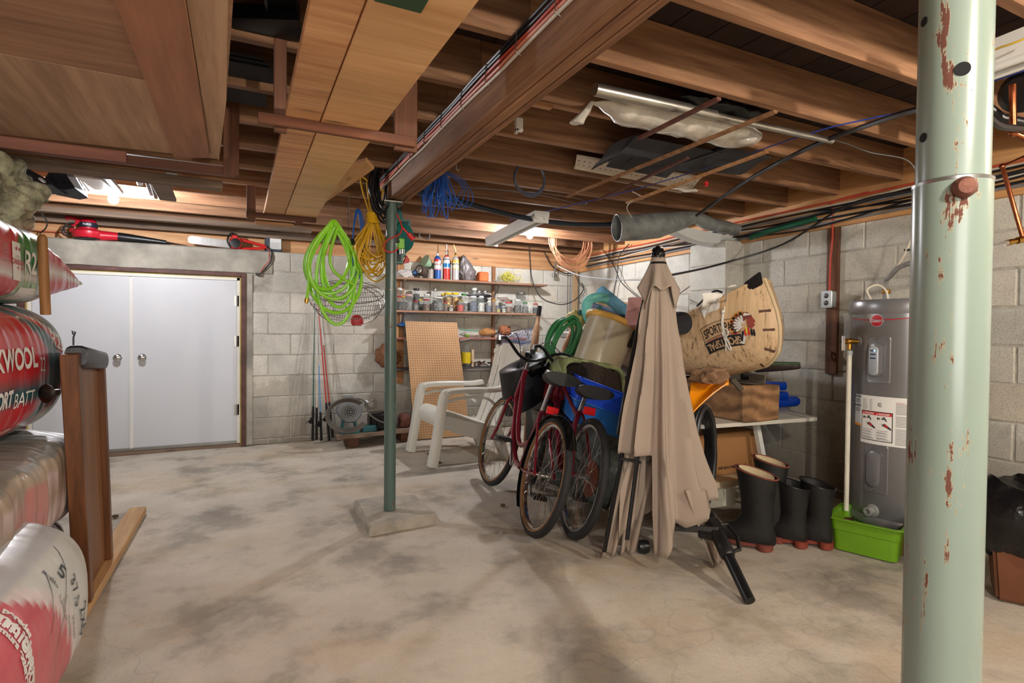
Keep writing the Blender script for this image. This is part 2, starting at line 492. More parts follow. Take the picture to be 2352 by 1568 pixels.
# back wall (mortar slab with door opening) ; local x = world X, block front faces -Y
bm = B()
DX0, DX1, DZ = -1.63, .05, 1.645     # opening
for lo, hi in (((-3, YB+.006, 0), (DX0, YB+.2, WT)), ((DX1, YB+.006, 0), (3.95, YB+.2, WT)), ((DX0, YB+.006, DZ), (DX1, YB+.2, WT))): box(bm, lo, hi)
wall_back = struct(obj('wall_back', bm, M_MORT, smooth=False, origin=(0, 0, 0)))
# block mesh: front face must be at y=0 of block mesh (y from -T..0): rotate so that front faces -Y
Mb = Matrix.Translation((0, YB, 0)) @ Matrix.Scale(-1, 4, (0, 1, 0))
Mb = Matrix.Translation((0, YB+.03, 0))
brick_wall(wall_back, .05, 3.76, Mb, .446, WT, holes=[(-3, .29, 1.6, 2.0)])
brick_wall(wall_back, -3.0, DX0, Mb, .446, WT, holes=[(-3, 1, 1.6, 2.0)])
# concrete lintel band above the door
bm = B(); nx = 60
ring = []
for i in range(nx+1):
    x = -3+3.28*i/nx; pf = []
    for (yy, zz) in ((YB-.012, 1.650), (YB-.014, 1.70), (YB-.004, 1.755), (YB-.016, 1.80), (YB-.02, 1.85), (YB-.005, WT), (YB+.15, WT), (YB+.15, 1.650)):
        q = V((x, yy, zz)); q += noise.noise_vector(q*6)*.006; pf.append(q)
    ring.append(pf)
loft(bm, ring, True, True)
for v in bm.verts: v.co.z = min(v.co.z, WT)
obj('lintel', bm, M_CONC, wall_back, ang=.9)
# plaster smear right of the door
bm = B(); gr = [[V((.045+.06*i/4, YB-.006+.003*noise.noise(V((i, j*.7, 3))), 0.01+1.63*j/30)) for j in range(31)] for i in range(5)]
sheet(bm, gr, .012); obj('plaster_strip', bm, M_CONC, wall_back)
# right wall
bm = B(); ang = math.atan(.0305)
box(bm, (-2.6, .006, 0), (6.3, .2, WT))
FR = Matrix.Translation((3.59, 0, 0)) @ Matrix.Rotation(PI/2-ang, 4, 'Z')     # local x -> +Y world (slightly splayed), local y -> -X
FRm = FR @ Matrix.Scale(-1, 4, (0, 1, 0))
bmesh.ops.transform(bm, matrix=FRm, verts=bm.verts)
wall_right = struct(obj('wall_right', bm, M_MORT, smooth=False, origin=(0, 0, 0)))
FRb = Matrix.Translation((3.59, 0, 0)) @ Matrix.Rotation(PI/2-ang, 4, 'Z') @ Matrix.Translation((0, 0, 0))
# block front is y=-T side in local; need the front towards -X (world) = local +y of FR -> use y in [-.03,0] shifted so that y=0 is the front
brick_wall(wall_right, -1.3, 5.89, FRb, 2.672-.4064*5, WT)
# pilaster on the right wall
pil = []
Y0, Y1, PX = 3.26, 3.66, 3.49
bm = B(); box(bm, (PX+.008, Y0+.008, 0), (3.75, Y1-.008, WT)); pw = obj('pilaster', bm, M_MORT, wall_right, smooth=False)
k = 0
z1 = 1.88
while z1 > .01:
    z0 = max(z1-CR_H, 0)
    bm = B(); box(bm, (PX, Y0, z0+GAP/2), (3.74, Y1, min(z1, WT)-GAP/2), .006); obj('block', bm, M_BLOCK, pw, smooth=False)
    z1 -= CR_H
# walls out of view: left and behind the camera
bm = B(); box(bm, (-3.2, -2.4, 0), (-3.0, 6.1, WT)); struct(obj('wall_left', bm, M_MORT, smooth=False, origin=(0, 0, 0)))
bm = B(); box(bm, (-3.2, -2.6, 0), (3.95, -2.4, 2.25)); struct(obj('wall_front', bm, M_MORT, smooth=False, origin=(0, 0, 0)))
# ceiling: subfloor planks, joists
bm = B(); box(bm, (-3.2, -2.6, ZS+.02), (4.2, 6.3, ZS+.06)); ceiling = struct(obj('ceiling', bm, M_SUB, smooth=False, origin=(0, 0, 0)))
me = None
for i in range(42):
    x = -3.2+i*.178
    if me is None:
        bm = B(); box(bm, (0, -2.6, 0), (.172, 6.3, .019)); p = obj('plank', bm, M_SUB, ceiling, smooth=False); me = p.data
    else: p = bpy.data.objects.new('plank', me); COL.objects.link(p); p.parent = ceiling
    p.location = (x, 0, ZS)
JY = [5.70-.405*k for k in range(20)]
me = None
for y in JY:
    for (xa, xb) in ((-3.15, .84), (.84, 3.72)):
        bm = B(); dy = .0 if xa < 0 else -.0
        box(bm, (xa, y-.038+dy, ZJ), (xb, y+dy, ZS), .003)
        obj('joist', bm, M_JOIST, ceiling, smooth=False)
# rim boards on the back wall
bm = B(); box(bm, (-3.1, 6.03, WT), (1.32, 6.07, ZS)); obj('rim_board', bm, M_PINEX, ceiling, smooth=False)
bm = B(); box(bm, (1.32, 5.865, WT-.012), (3.76, 5.905, ZS)); obj('rim_board', bm, M_PINEX, ceiling, smooth=False)
bm = B(); box(bm, (-3.1, 5.90, 2.0), (1.32, 5.94, ZJ)); obj('sill_plate', bm, M_GREYW, ceiling, smooth=False)
bm = B(); box(bm, (-3.1, 5.52, 2.02), (.6, 5.60, ZJ)); obj('nailer', bm, M_GREYW, ceiling, smooth=False)
# sill board on the right wall (cables are stapled to it)
bm = B(); box(bm, (-2.3, -.03, WT-.02), (5.86, .06, ZS)); bmesh.ops.transform(bm, matrix=FRm, verts=bm.verts)
obj('sill_board', bm, M_PINE, ceiling, smooth=False)
# back corner wooden post and strip
bm = B(); stick(bm, (3.68, 5.79, .9), (3.68, 5.79, 1.87), .05, .04, (0, 1, 0)); o = obj('corner_strip', bm, wood('strip_wood', (206, 178, 138), (176, 146, 108), 'z'), smooth=False); tag(o, 'pale wooden strip standing in the back right corner of the block walls', 'strip')

# doors: frame, jambs, leaves, knobs, hinges
dj = B()
for lo, hi in (((DX1-.042, YB-.028, 0), (DX1, YB+.1, DZ)), ((DX0, YB-.028, 0), (DX0+.042, YB+.1, DZ)), ((DX0+.042, YB-.0275, DZ-.035), (DX1-.042, YB+.1, DZ))): box(dj, lo, hi, .002)
fr = struct(obj('trim_1', dj, M_MAROON, smooth=False, origin=(0, 0, 0)))
bm = B()
box(bm, (DX1-.052, YB-.005, 0), (DX1-.042, YB+.08, DZ-.035)); box(bm, (DX0+.042, YB-.005, 0), (DX0+.052, YB+.08, DZ-.035)); box(bm, (DX0+.042, YB-.005, DZ-.045), (DX1-.042, YB+.08, DZ-.035))
obj('foam_seal', bm, M_YFOAM, fr, smooth=False)
bm = B()
box(bm, (DX1-.078, YB+.0, .03), (DX1-.052, YB+.08, DZ-.045), .001); box(bm, (DX0+.052, YB, .03), (DX0+.078, YB+.08, DZ-.045)); box(bm, (DX0+.052, YB, DZ-.072), (DX1-.052, YB+.08, DZ-.045))
obj('jamb', bm, M_JAMB, fr, smooth=False)
bm = B(); box(bm, (DX0+.05, YB-.012, -.01), (DX1-.05, YB+.1, .022), .003); obj('threshold', bm, M_GREYW, fr, smooth=False)
XM = -.868
for i, (a, b_) in enumerate(((DX0+.08, XM-.006), (XM+.006, DX1-.08))):
    bm = B(); box(bm, (a, YB+.006, .055), (b_, YB+.046, DZ-.074), .003)
    d = struct(obj('door_%d' % (i+1), bm, M_DOOR, smooth=False, origin=((a+b_)/2, YB+.03, .03)))
    bm = B(); box(bm, (a, YB-.002, .03), (b_, YB+.006, .054), .001); obj('sweep', bm, M_STEEL, d, smooth=False)
    kx = XM+(-.095 if i == 0 else .085); kz = .855
    bm = B(); lathe(bm, [(.032, 0), (.032, .006), (.028, .010)], (kx, YB+.006, kz), (0, -1, 0), 20); k = obj('rose', bm, M_CHROME, d)
    bm = B(); lathe(bm, [(.011, 0), (.011, .025), (.024, .034), (.029, .046), (.026, .058), (.012, .064), (0, .065)], (kx, YB+.002, kz), (0, -1, 0), 20); obj('knob', bm, M_CHROME, d)
    if i == 1:
        for hz in (.35, 1.0, 1.38):
            bm = B(); cyl(bm, (b_+.004, YB-.004, hz-.05), (b_+.004, YB-.004, hz+.05), .007, n=8); box(bm, (b_-.02, YB, hz-.05), (b_+.02, YB+.004, hz+.05)); obj('hinge', bm, M_STEEL, d)
        # meeting stile strip
        bm = B(); box(bm, (a-.014, YB-.002, .055), (a+.012, YB+.006, DZ-.08), .001); obj('astragal', bm, M_WHITEM, d, smooth=False)
# ------------------------------------------------------------------ BEAM, POSTS
t = thing('support_beam', 'long brown built-up timber beam running over both green posts, cables along its side', 'beam', (.83, 1.0, 1.88))
for i, x in enumerate((.782, .823)):
    bm = B(); box(bm, (x, -2.3, 1.885-.004*i), (x+.039, 3.44, ZJ), .003); jitter(bm, .001)
    obj('board', bm, M_BEAMW, t, smooth=False)
bm = B(); box(bm, (.865, -2.3, 1.878), (.888, 3.44, ZJ), .003); obj('board', bm, M_BEAMW, t, smooth=False)

def postmat(name, base, lo, paint=0):
    m, nt, b = _new(name); v = coords(nt, (1, 1, .45), kind='World')
    c = ramp(nt, noi(nt, v, 4, 4), [(.3, lin(tuple(x*.93 for x in base))), (.7, lin(tuple(min(255, x*1.05) for x in base)))])
    n1 = noi(nt, v, 22, 8, .72); n2 = noi(nt, coords(nt, (1, 1, .12), kind='World'), 40, 6, .7); big = noi(nt, coords(nt, (1, 1, .8), kind='World'), 5, 3)
    q = mathn(nt, 'ADD', mathn(nt, 'MULTIPLY', mathn(nt, 'ADD', n1, n2), .5), mathn(nt, 'MULTIPLY', big, .35))
    c = mix(nt, ramp(nt, q, [(lo-.012, 0.0), (lo-.002, .7)]), c, lin((168, 150, 118)))
    rf = ramp(nt, q, [(lo, 0.0), (lo+.008, 1.0)])
    c = mix(nt, rf, c, lin((94, 54, 42)))
    nt.links.new(c, b.inputs['Base Color']); nt.links.new(ramp(nt, rf, [(0, .24), (1, .85)]), b.inputs['Roughness'])
    bump(nt, b, rf, .4, .002); return m
M_POST1 = postmat('green_post_paint', (126, 141, 131), .745); M_POST2 = postmat('dark_green_post_paint', (84, 104, 98), .80)
def post(x, y, r1, r2, zsplit, base, rust, label, holes, nz):
    t = thing('steel_post', label, 'post', (x, y, 0))
    def prof(bm, r, z0, z1, n=56):
        k = int((z1-z0)*nz)
        lathe(bm, [(r, z0+(z1-z0)*i/k) for i in range(k+1)], (x, y, 0), n=n)
    bm = B(); prof(bm, r2, .05 if r1 < .035 else 0.0, zsplit); obj('lower_tube', bm, rust, t, ang=1.2)
    bm = B(); prof(bm, r1, zsplit-.02, 1.865); obj('upper_tube', bm, rust, t, ang=1.2)
    bm = B(); lathe(bm, [(r2*1.005, zsplit-.004), (r2*1.02, zsplit), (r1, zsplit+.002)], (x, y, 0), n=40, cap=False); obj('collar', bm, M_STEEL, t)
    bm = B(); box(bm, (x-.055, y-.055, 1.862), (x+.055, y+.055, 1.872), .002); obj('cap_plate', bm, M_STEEL, t, smooth=False)
    for (px, py, rr) in holes:
        # hole centre seen in the photograph, put on the tube's skin
        d = ray(px, py).normalized(); o = CAM-V((x, y, 0)); a = d.x*d.x+d.y*d.y; b_ = o.x*d.x+o.y*d.y; c = o.x*o.x+o.y*o.y-(r1)**2
        disc = b_*b_-a*c
        if disc < 0: continue
        s = (-b_-math.sqrt(disc))/a; p = CAM+d*s; nrm = V((p.x-x, p.y-y, 0)).normalized()
        if rr > 0:
            bm = B(); lathe(bm, [(rr, -.006), (rr, .0006), (rr*.8, .0007)], p, nrm, 20); obj('hole', bm, mat('hole_black', (6, 6, 8), .9, var=0), t)
        else:
            bm = B(); lathe(bm, [(-rr*.6, -.01), (-rr, .0), (-rr, .008), (-rr*.7, .014), (0, .015)], p, nrm, 20); obj('bolt', bm, mat('rusty_metal', (112, 70, 56), .7, .3, var=.3, vs=40, bmp=.5), t)
    return t
post(.835, .405, .0395, .0425, 1.318, 0, M_POST1, 'thick rust-flecked green steel post close up on the right, in front of the heater', [(2211, 158, .0085), (2123, 50, .006), (2121, 316, .006), (2212, 432, -.013)], 20)
PB = at_z(895, 1170, .05)
post(PB.x, PB.y, .0315, .0345, 1.36, 0, M_POST2, 'slim grey-green steel post standing on the concrete pad mid-floor', [], 10)
for z in (1.42, 1.50, 1.58, 1.66, 1.74):
    pass
bm = B()
pq = [at_z(812, 1163, 0), at_z(848, 1230, 0), at_z(1006, 1198, 0), at_z(955, 1150, 0)]
c = sum(pq, V((0, 0, 0)))/4
pl = [(p-c) for p in pq]
rings = []
for z, k in ((-.01, 1.0), (.035, .99), (.05, .93)):
    rr = []
    for i in range(4):
        for s in range(6):
            a = pl[i].lerp(pl[(i+1) % 4], s/6); q = c+a*k; q.z = z; q += noise.noise_vector(q*14)*.008; q.z = max(z, -.01) if z < 0 else q.z; rr.append(q)
    rings.append(rr)
loft(bm, rings); o = obj('concrete_pad', bm, mat('pad_concrete', (176, 168, 154), .9, var=.2, vs=9, bmp=.8, bs=25)); tag(o, 'square rough concrete pad on the floor under the slim post', 'concrete pad')

# cables along the beam's left side
def cable(name, pts, r, m, label, cat='cable', group=None, k=8, n=6, parent=None):
    bm = B(); tube(bm, spline(pts, k), r, n)
    o = obj(name, bm, m, parent)
    if parent is None: tag(o, label, cat, group)
    return o
M_RED = mat('red_cable', (198, 78, 58), .45, var=.05); M_BLK = mat('black_cable', (34, 34, 38), .4, var=.05)
M_GRY = mat('grey_cable', (132, 134, 138), .45, var=.05); M_WHT = mat('white_cable', (214, 206, 190), .45, var=.05)
M_PNK = mat('salmon_cable', (222, 138, 112), .45, var=.05); M_BLU = mat('blue_wire', (40, 66, 168), .4, var=.05)
rnd = random.Random(3)
def beamcable(m, off, z, r, label, y1=3.42, wob=.004):
    pts = []
    y = -1.8
    while y < y1:
        pts.append(V((.782-off-r+rnd.uniform(-1, 1)*wob*.3, y, z+rnd.uniform(-1, 1)*wob))); y += .22
    pts += [V((.76, y1, z-.02))]
    return cable('cable', pts, r, m, label, group=None)
beamcable(M_BLK, .002, 2.045, .0055, 'black cable, topmost of those stapled along the side of the beam')
beamcable(M_BLK, .004, 2.030, .005, 'second black cable from the top along the side of the beam')
beamcable(M_RED, .002, 2.014, .006, 'red cable stapled along the side of the beam, under the black ones')
beamcable(M_PNK, .002, 1.998, .0065, 'salmon cable stapled along the side of the beam below the red one')
beamcable(M_WHT, .001, 1.982, .0055, 'off-white cable, lowest of those stapled along the side of the beam')
for k in range(12):
    y = .6+.24*k; bm = B(); tube(bm, [V((.783, y, 2.052)), V((.768, y, 2.046)), V((.766, y, 1.985)), V((.783, y, 1.976))], .0018, 5)
    obj('staple', bm, M_STEEL, bpy.data.objects['support_beam'])

# ------------------------------------------------------------------ LEFT: long pine boards in cradles
def cradle(y, xa, xb, z, ux, label, w=.035, zt=2.14):
    t = thing('board_cradle', label, 'hanger', ((xa+xb)/2, y, z))
    bm = B(); stick(bm, (xa, y, z), (xb, y, z), .022, w, bev=.002); obj('crossbar', bm, M_BROWN, t, smooth=False)
    for (x, ww, dy) in ux:
        bm = B(); stick(bm, (x, y-.028+dy, z-.03), (x, y-.028+dy, zt), ww, .02, (0, 1, 0), bev=.002); obj('upright', bm, M_BROWNZ, t, smooth=False)
    return t
cradle(2.00, .052, .575, 1.805, [(.12, .04, .052), (.545, .085, .052)], 'dark wooden cradle with two uprights under the near half of the long pine boards')
cradle(4.05, .035, .47, 1.868, [(.065, .055, .052), (.36, .05, .052)], 'dark wooden cradle with two uprights under the far end of the pine boards')
def board_between(name, poly, z, th, m, label, cat='board', parent=None, ztilt=None):
    bm = B(); a = [V((p.x, p.y, p.z)) for p in poly]
    A = [bm.verts.new(p) for p in a]; Bq = [bm.verts.new(p+V((0, 0, th))) for p in a]; n = len(a)
    bm.faces.new(A[::-1]); bm.faces.new(Bq)
    for i in range(n): bm.faces.new((A[i], A[(i+1) % n], Bq[(i+1) % n], Bq[i]))
    bmesh.ops.bevel(bm, geom=bm.edges[:], offset=.002, segments=1, affect='EDGES')
    o = obj(name, bm, m, parent, smooth=False)
    if parent is None: tag(o, label, cat)
    return o
zf = lambda y: 1.822+(y-2.0)*.031          # cradles rise slightly towards the back
def P2(x, y): return V((x, y, zf(y)))
board_between('pine_board', [P2(.215, -.6), P2(.272, 4.16), P2(.475, 4.16), P2(.44, 3.1), P2(.435, -.6)], 0, .022, wood('pine_broad', (232, 188, 134), (208, 158, 104), 'x', .55, knots=.8), 'wide pale pine board lying in the two hanging cradles')
board_between('pine_board', [P2(.125, -.6), P2(.142, 4.22), P2(.268, 4.22), P2(.211, -.6)], 0, .03, M_PINEX, 'narrow pine board at the left edge of the wide pale one in the cradles')
board_between('pine_board', [P2(.35, 2.9)+V((0, 0, .024)), P2(.33, 3.9)+V((0, 0, .024)), P2(.44, 3.9)+V((0, 0, .024)), P2(.56, 2.62)+V((0, 0, .024)), P2(.50, 2.5)+V((0, 0, .024))], 0, .018, M_PINE, 'short pine board lying skew on top of the wide pale board')
board_between('pine_offcut', [P2(.09, 4.1)+V((0, 0, -.062)), P2(.10, 4.22)+V((0, 0, -.062)), P2(.30, 4.22)+V((0, 0, -.062)), P2(.33, 4.1)+V((0, 0, -.062))], 0, .016, M_PINEX, 'small pine offcut wedged under the far cradle')
bm = B(); box(bm, (.245, 1.03, 1.79), (.345, 1.16, 1.806), .002); tag(obj('green_tray', bm, mat('dark_green_plastic', (38, 74, 40), .5)), 'dark green plastic strip on the underside of the wide pine board', 'strip')

# ------------------------------------------------------------------ LEFT: hanging plywood platform
t = thing('hanging_platform', 'old plywood storage platform hung under the joists at top left', 'platform', (-.8, 1.5, 1.85))
zz = 1.85
pls = []
def plypoly(pts, z, th, name, m):
    bm = B(); A = [bm.verts.new((x, y, z)) for x, y in pts]; Q = [bm.verts.new((x, y, z+th)) for x, y in pts]; n = len(pts)
    bm.faces.new(A[::-1]); bm.faces.new(Q)
    for i in range(n): bm.faces.new((A[i], A[(i+1) % n], Q[(i+1) % n], Q[i]))
    return obj(name, bm, m, t, smooth=False)
e0 = at_z(556, 0, zz); e1 = at_z(520, 225, zz); e2 = at_z(503, 365, zz)
M_PLY2 = wood('plywood_pale', (198, 166, 134), (164, 134, 108), 'y', .8, knots=.3)
c0 = at_z(0, 140, zz); c1 = at_z(500, 215, zz)
plypoly([(-2.6, -1.5), (-2.6, c0.y-.15), (c0.x-.6, c0.y-.02), (c1.x, c1.y), (e1.x, e1.y), (.02, .6), (.02, -1.5)], zz, .012, 'plywood_sheet', M_PLY)
plypoly([(-2.6, c0.y-.14), (-2.6, 2.85), (e2.x, e2.y), (e1.x, e1.y+.004), (c1.x, c1.y+.004)], zz-.001, .012, 'plywood_sheet', M_PLY2)
# strap board under the sheets
a = at_z(290, 0, zz-.02); b_ = at_z(400, 362, zz-.02); c = at_z(482, 362, zz-.02); d = at_z(430, 0, zz-.02)
plypoly([(a.x-.02, a.y-1.2), (b_.x, b_.y), (c.x, c.y), (d.x, d.y-1.2)], zz-.021, .019, 'strap_board', wood('strap_wood', (196, 142, 108), (166, 116, 86), 'y', .7))
d = at_z(430, 0, zz-.001); f2 = at_z(555, 0, zz-.001)
plypoly([(d.x, d.y-1), (c.x+.006, c.y), (e2.x, e2.y), (e1.x, e1.y), (f2.x, f2.y-1)], zz-.007, .006, 'edge_board', M_PLY2)
# carrying bar and hangers at the far edge
bm = B(); stick(bm, (-2.6, 2.78, zz-.035), (-.02, 2.80, zz-.035), .04, .035, bev=.002); obj('crossbar', bm, M_BROWN, t, smooth=False)
bm = B(); stick(bm, (-2.6, 2.755, zz-.03), (-.42, 2.768, zz-.03), .012, .045, bev=.002); obj('crossbar', bm, wood('pink_wood', (162, 106, 88), (130, 84, 70), 'x'), t, smooth=False)
bm = B(); stick(bm, (-.035, 2.765, zz-.055), (-.035, 2.765, 2.12), .062, .02, (0, 1, 0), bev=.002); obj('upright', bm, M_BROWNZ, t, smooth=False)
bm = B(); stick(bm, (-2.6, 2.92, zz-.03), (-.08, 3.12, zz-.03), .10, .035, bev=.003)
tag(obj('grey_plank', bm, M_GREYW, smooth=False), 'weathered grey plank lying behind the far edge of the hanging platform', 'plank')
# joist-bay clutter seen left of the boards
def ramp_thing(): pass
g = B()
A1 = at_z(556, 0, 2.19)
bm = B(); # black gutter trough
for (p, q) in (((548, 62), (690, 72)), ):
    a = at_z(430, 60, 2.10); b_ = at_z(700, 70, 2.10)
    prof = [(-.055, .05), (-.06, .0), (-.03, -.02), (.03, -.02), (.065, .01), (.06, .06), (.052, .06), (.055, .012), (.028, -.01), (-.028, -.01), (-.05, .004), (-.047, .05)]
    x, y, z = frame(b_-a)
    loft(bm, [[pp+x*u+V((0, 0, 1))*v for u, v in prof] for pp in (a, a.lerp(b_, .86), a.lerp(b_, .88), b_)])
tag(obj('gutter_length', bm, M_BLACKP), 'black plastic gutter length lying across the joist bay at the top, right of the platform', 'gutter')
bm = B(); a = at_z(650, 40, 2.12); b_ = at_z(640, -60, 2.16)
x, y, z = frame(b_-a); prof = [(-.05, 0), (-.045, .03), (.045, .03), (.05, 0), (.042, 0), (.038, .022), (-.038, .022), (-.042, 0)]
loft(bm, [[pp+x*u+V((0, 0, 1))*v for u, v in prof] for pp in (a, b_)])
tag(obj('gutter_elbow', bm, M_BLACKP), 'short black gutter piece with ribbed edge standing by the gutter length', 'gutter')
for (pa, pb, z, lab) in (((545, 160), (632, 172), 2.09, 'dark shingle strip in the second joist bay right of the platform'), ((528, 215), (612, 232), 2.08, 'broad dark shingle strip nearest the brown cradle, right of the platform')):
    a = at_z(*pa, z); b_ = at_z(*pb, z)
    for k in range(3):
        bm = B(); box(bm, (a.x-.25, a.y-.06-.01*k, z+.012*k), (b_.x+.0-.02*k, a.y+.09, z+.006+.012*k), .001)
        tag(obj('shingle_strip', bm, mat('dark_shingle', (58, 58, 62), .9, bmp=.6, bs=200)), lab.replace('strip', ['strip, lowest of its pile,', 'strip, middle of its pile,', 'strip, topmost of its pile,'][k]), 'shingle', 'dark shingle strips in the joist bays')
a = at_z(640, 215, 2.075); bm = B(); box(bm, (a.x, a.y-.02, 2.075), (a.x+.42, a.y+.02, 2.1), .002)
# stored items over the platform's back edge (bright strip near the lamp)
M_NET = mat('black_net', (40, 44, 58), .7, var=.3, vs=30, bmp=1, bs=90)
def blob_strip(pix, Y, th, name, m, label, cat, z2=None):
    bm = B(); pts = [at_y(px, py, Y) for px, py in pix]
    A = [bm.verts.new(p) for p in pts]; Q = [bm.verts.new(p+V((0.0, th, .01))) for p in pts]; n = len(pts)
    bm.faces.new(A); bm.faces.new(Q[::-1])
    for i in range(n): bm.faces.new((A[i], A[(i+1) % n], Q[(i+1) % n], Q[i]))
    return tag(obj(name, bm, m, smooth=False), label, cat)
blob_strip([(2, 375), (60, 385), (110, 412), (118, 424), (50, 418), (10, 400)], 3.6, .3, 'net_bag', M_NET, 'black mesh bag on the joists at far left above the insulation', 'net bag')
blob_strip([(112, 396), (160, 398), (172, 432), (150, 436), (92, 424)], 3.75, .3, 'black_tray', M_NET, 'black ribbed plastic tray stored under the joists left of the lamp', 'tray')
def bar(pa, pb, Ya, Yb, w, h, m, name, label, cat='stick', parent=None, rd=False):
    a = at_y(*pa, Ya); b_ = at_y(*pb, Yb); bm = B()
    if rd: cyl(bm, a, b_, w/2, n=10)
    else: stick(bm, a, b_, w, h, bev=min(w, h)*.15)
    o = obj(name, bm, m, parent, smooth=rd)
    if parent is None: tag(o, label, cat)
    return o
bar((165, 402), (184, 434), 3.3, 4.0, .035, .02, M_GRY, 'wood_strip', 'short grey slat end beside the black tray under the joists')
bar((180, 402), (206, 438), 3.3, 4.1, .012, .012, M_BLK, 'dark_rod', 'thin dark rod poking out right of the grey slat end', rd=True)
bar((202, 405), (242, 434), 3.3, 4.1, .11, .02, M_WHITEP, 'white_board', 'white rounded board end under the joists left of the lamp')
bar((235, 405), (268, 440), 3.3, 4.2, .07, .02, M_GRY, 'grey_board', 'grey board end just above the left lamp')
bar((338, 408), (350, 446), 3.3, 4.2, .03, .02, M_BROWN, 'wood_strip', 'brown slat end sloping down right of the left lamp')
bar((345, 408), (358, 453), 3.3, 4.2, .018, .02, M_BROWNZ, 'wood_strip', 'thinner brown slat end beside the first one right of the lamp')
bar((362, 408), (386, 458), 3.3, 4.1, .09, .02, M_GREYW, 'grey_plank', 'grey plank end with pale edge sloping down right of the left lamp', 'plank')
bar((394, 400), (400, 424), 3.3, 3.8, .05, .015, M_GRY, 'dark_bracket', 'small dark plank end behind the sloping grey plank', 'plank')
bar((318, 404), (322, 420), 3.3, 3.9, .03, .03, M_BLK, 'hand_tool', 'black tool handle end under the joists right of the lamp', 'handle')
bar((78, 428), (44, 448), 3.8, 3.9, .006, .006, M_WHT, 'string_end', 'short white cord end hanging below the black mesh bag', 'cord', rd=True)
bar((92, 410), (134, 444), 3.5, 4.0, .014, .01, M_WHITEP, 'white_stick', 'thin white stick hanging beside the black tray')

# ------------------------------------------------------------------ CEILING CLUTTER RIGHT OF BEAM
# bulbs with ceramic holders
def bulb(loc, label):
    t = thing('light_bulb', label, 'lamp', loc+V((0, 0, -.03)))
    bm = B(); lathe(bm, [(.004, -.032), (.018, -.027), (.028, -.014), (.031, 0), (.027, .018), (.017, .034), (.014, .042)], loc, (0, 0, 1), 20); g_ = obj('globe', bm, MATS.get('bulb_glow') or glow('bulb_glow', (250, 250, 255), 1150), t)
    g_.visible_shadow = True
    bm = B(); lathe(bm, [(.014, .040), (.014, .062), (.022, .064), (.05, .075), (.055, .09), (.0, .091)], loc, (0, 0, 1), 20); obj('socket', bm, M_WHITEP, t)
MATS['bulb_glow'] = glow('bulb_glow', (250, 250, 255), 1150)
bulb(BULB_A, 'lit bare bulb under the joists above the double door')
bulb(BULB_B, 'lit bare bulb under the joists by the long white strip light')
MATS['bulb_glow'] = glow('warm_bulb_glow', (255, 243, 226), 1500)
bulb(BULB_C, 'lit bare bulb behind the camera beside the beam')
bulb(BULB_D, 'lit bare bulb behind the camera towards the right wall')
for o in list(bpy.data.objects):
    if o.type == 'LIGHT' and o.name.startswith('bulb_light'): o.location = o.location
# strip light fixture
def strip(a, b_, w, h, label, m):
    t = thing('strip_light', label, 'light fixture', (a+b_)/2)
    x, y, z = frame(b_-a); up = V((0, 0, 1))
    prof = [(-w/2, h/2), (-w/2, -h*.1), (-w*.34, -h*.5), (-w*.18, -h*.5), (-w*.12, -h*.15), (w*.12, -h*.15), (w*.18, -h*.5), (w*.34, -h*.5), (w/2, -h*.1), (w/2, h/2)]
    bm = B(); loft(bm, [[p+x*u+up*v for u, v in prof] for p in (a, b_)]); obj('channel', bm, m, t, smooth=False)
    for s in (-1, 1):
        bm = B(); cyl(bm, a+x*w*.26*s-up*(h*.62)+z*.03, b_+x*w*.26*s-up*(h*.62)-z*.03, .0125, n=12)
        obj('tube', bm, mat('unlit_tube', (232, 232, 228), .3, var=0), t)
    for e, f in ((a, 1), (b_, -1)):
        bm = B(); box(bm, (-w/2, -h*.9, -.006), (w/2, h/2, .006), .001)
        M = Matrix((x, up, z)).transposed().to_4x4(); M.translation = e+z*.02*f
        bmesh.ops.transform(bm, matrix=M, verts=bm.verts); obj('end_plate', bm, m, t, smooth=False)
    return t
strip(at_z(1128, 553, 1.985), at_z(1245, 494, 1.985), .12, .06, 'long white strip light hung across the joists beside the lit bulb', M_WHITEM)
pa = V((1.78, .93, 2.0)); 
s0 = at_d(2225, 172, 1.15); s1 = at_d(2420, 70, .95)
strip(s0+V((-.5, .32, 0)) if False else at_z(2200, 165, 1.99), at_z(2480, 60, 1.99), .12, .07, 'white strip light at the top right corner behind the thick post', M_WHITEM)
cable('yellow_cable', [at_z(2258, 128, 1.965), at_z(2290, 112, 1.96), at_z(2330, 98, 1.955), at_z(2380, 78, 1.96)], .003, mat('yellow_cord', (222, 186, 60), .5), 'yellow cord lying along the strip light at top right', 'cord')
cable('blue_cable', [at_z(2255, 196, 1.99), at_z(2300, 180, 1.985), at_z(2400, 145, 1.99)], .003, M_BLU, 'thin blue cord below the strip light at top right', 'cord')

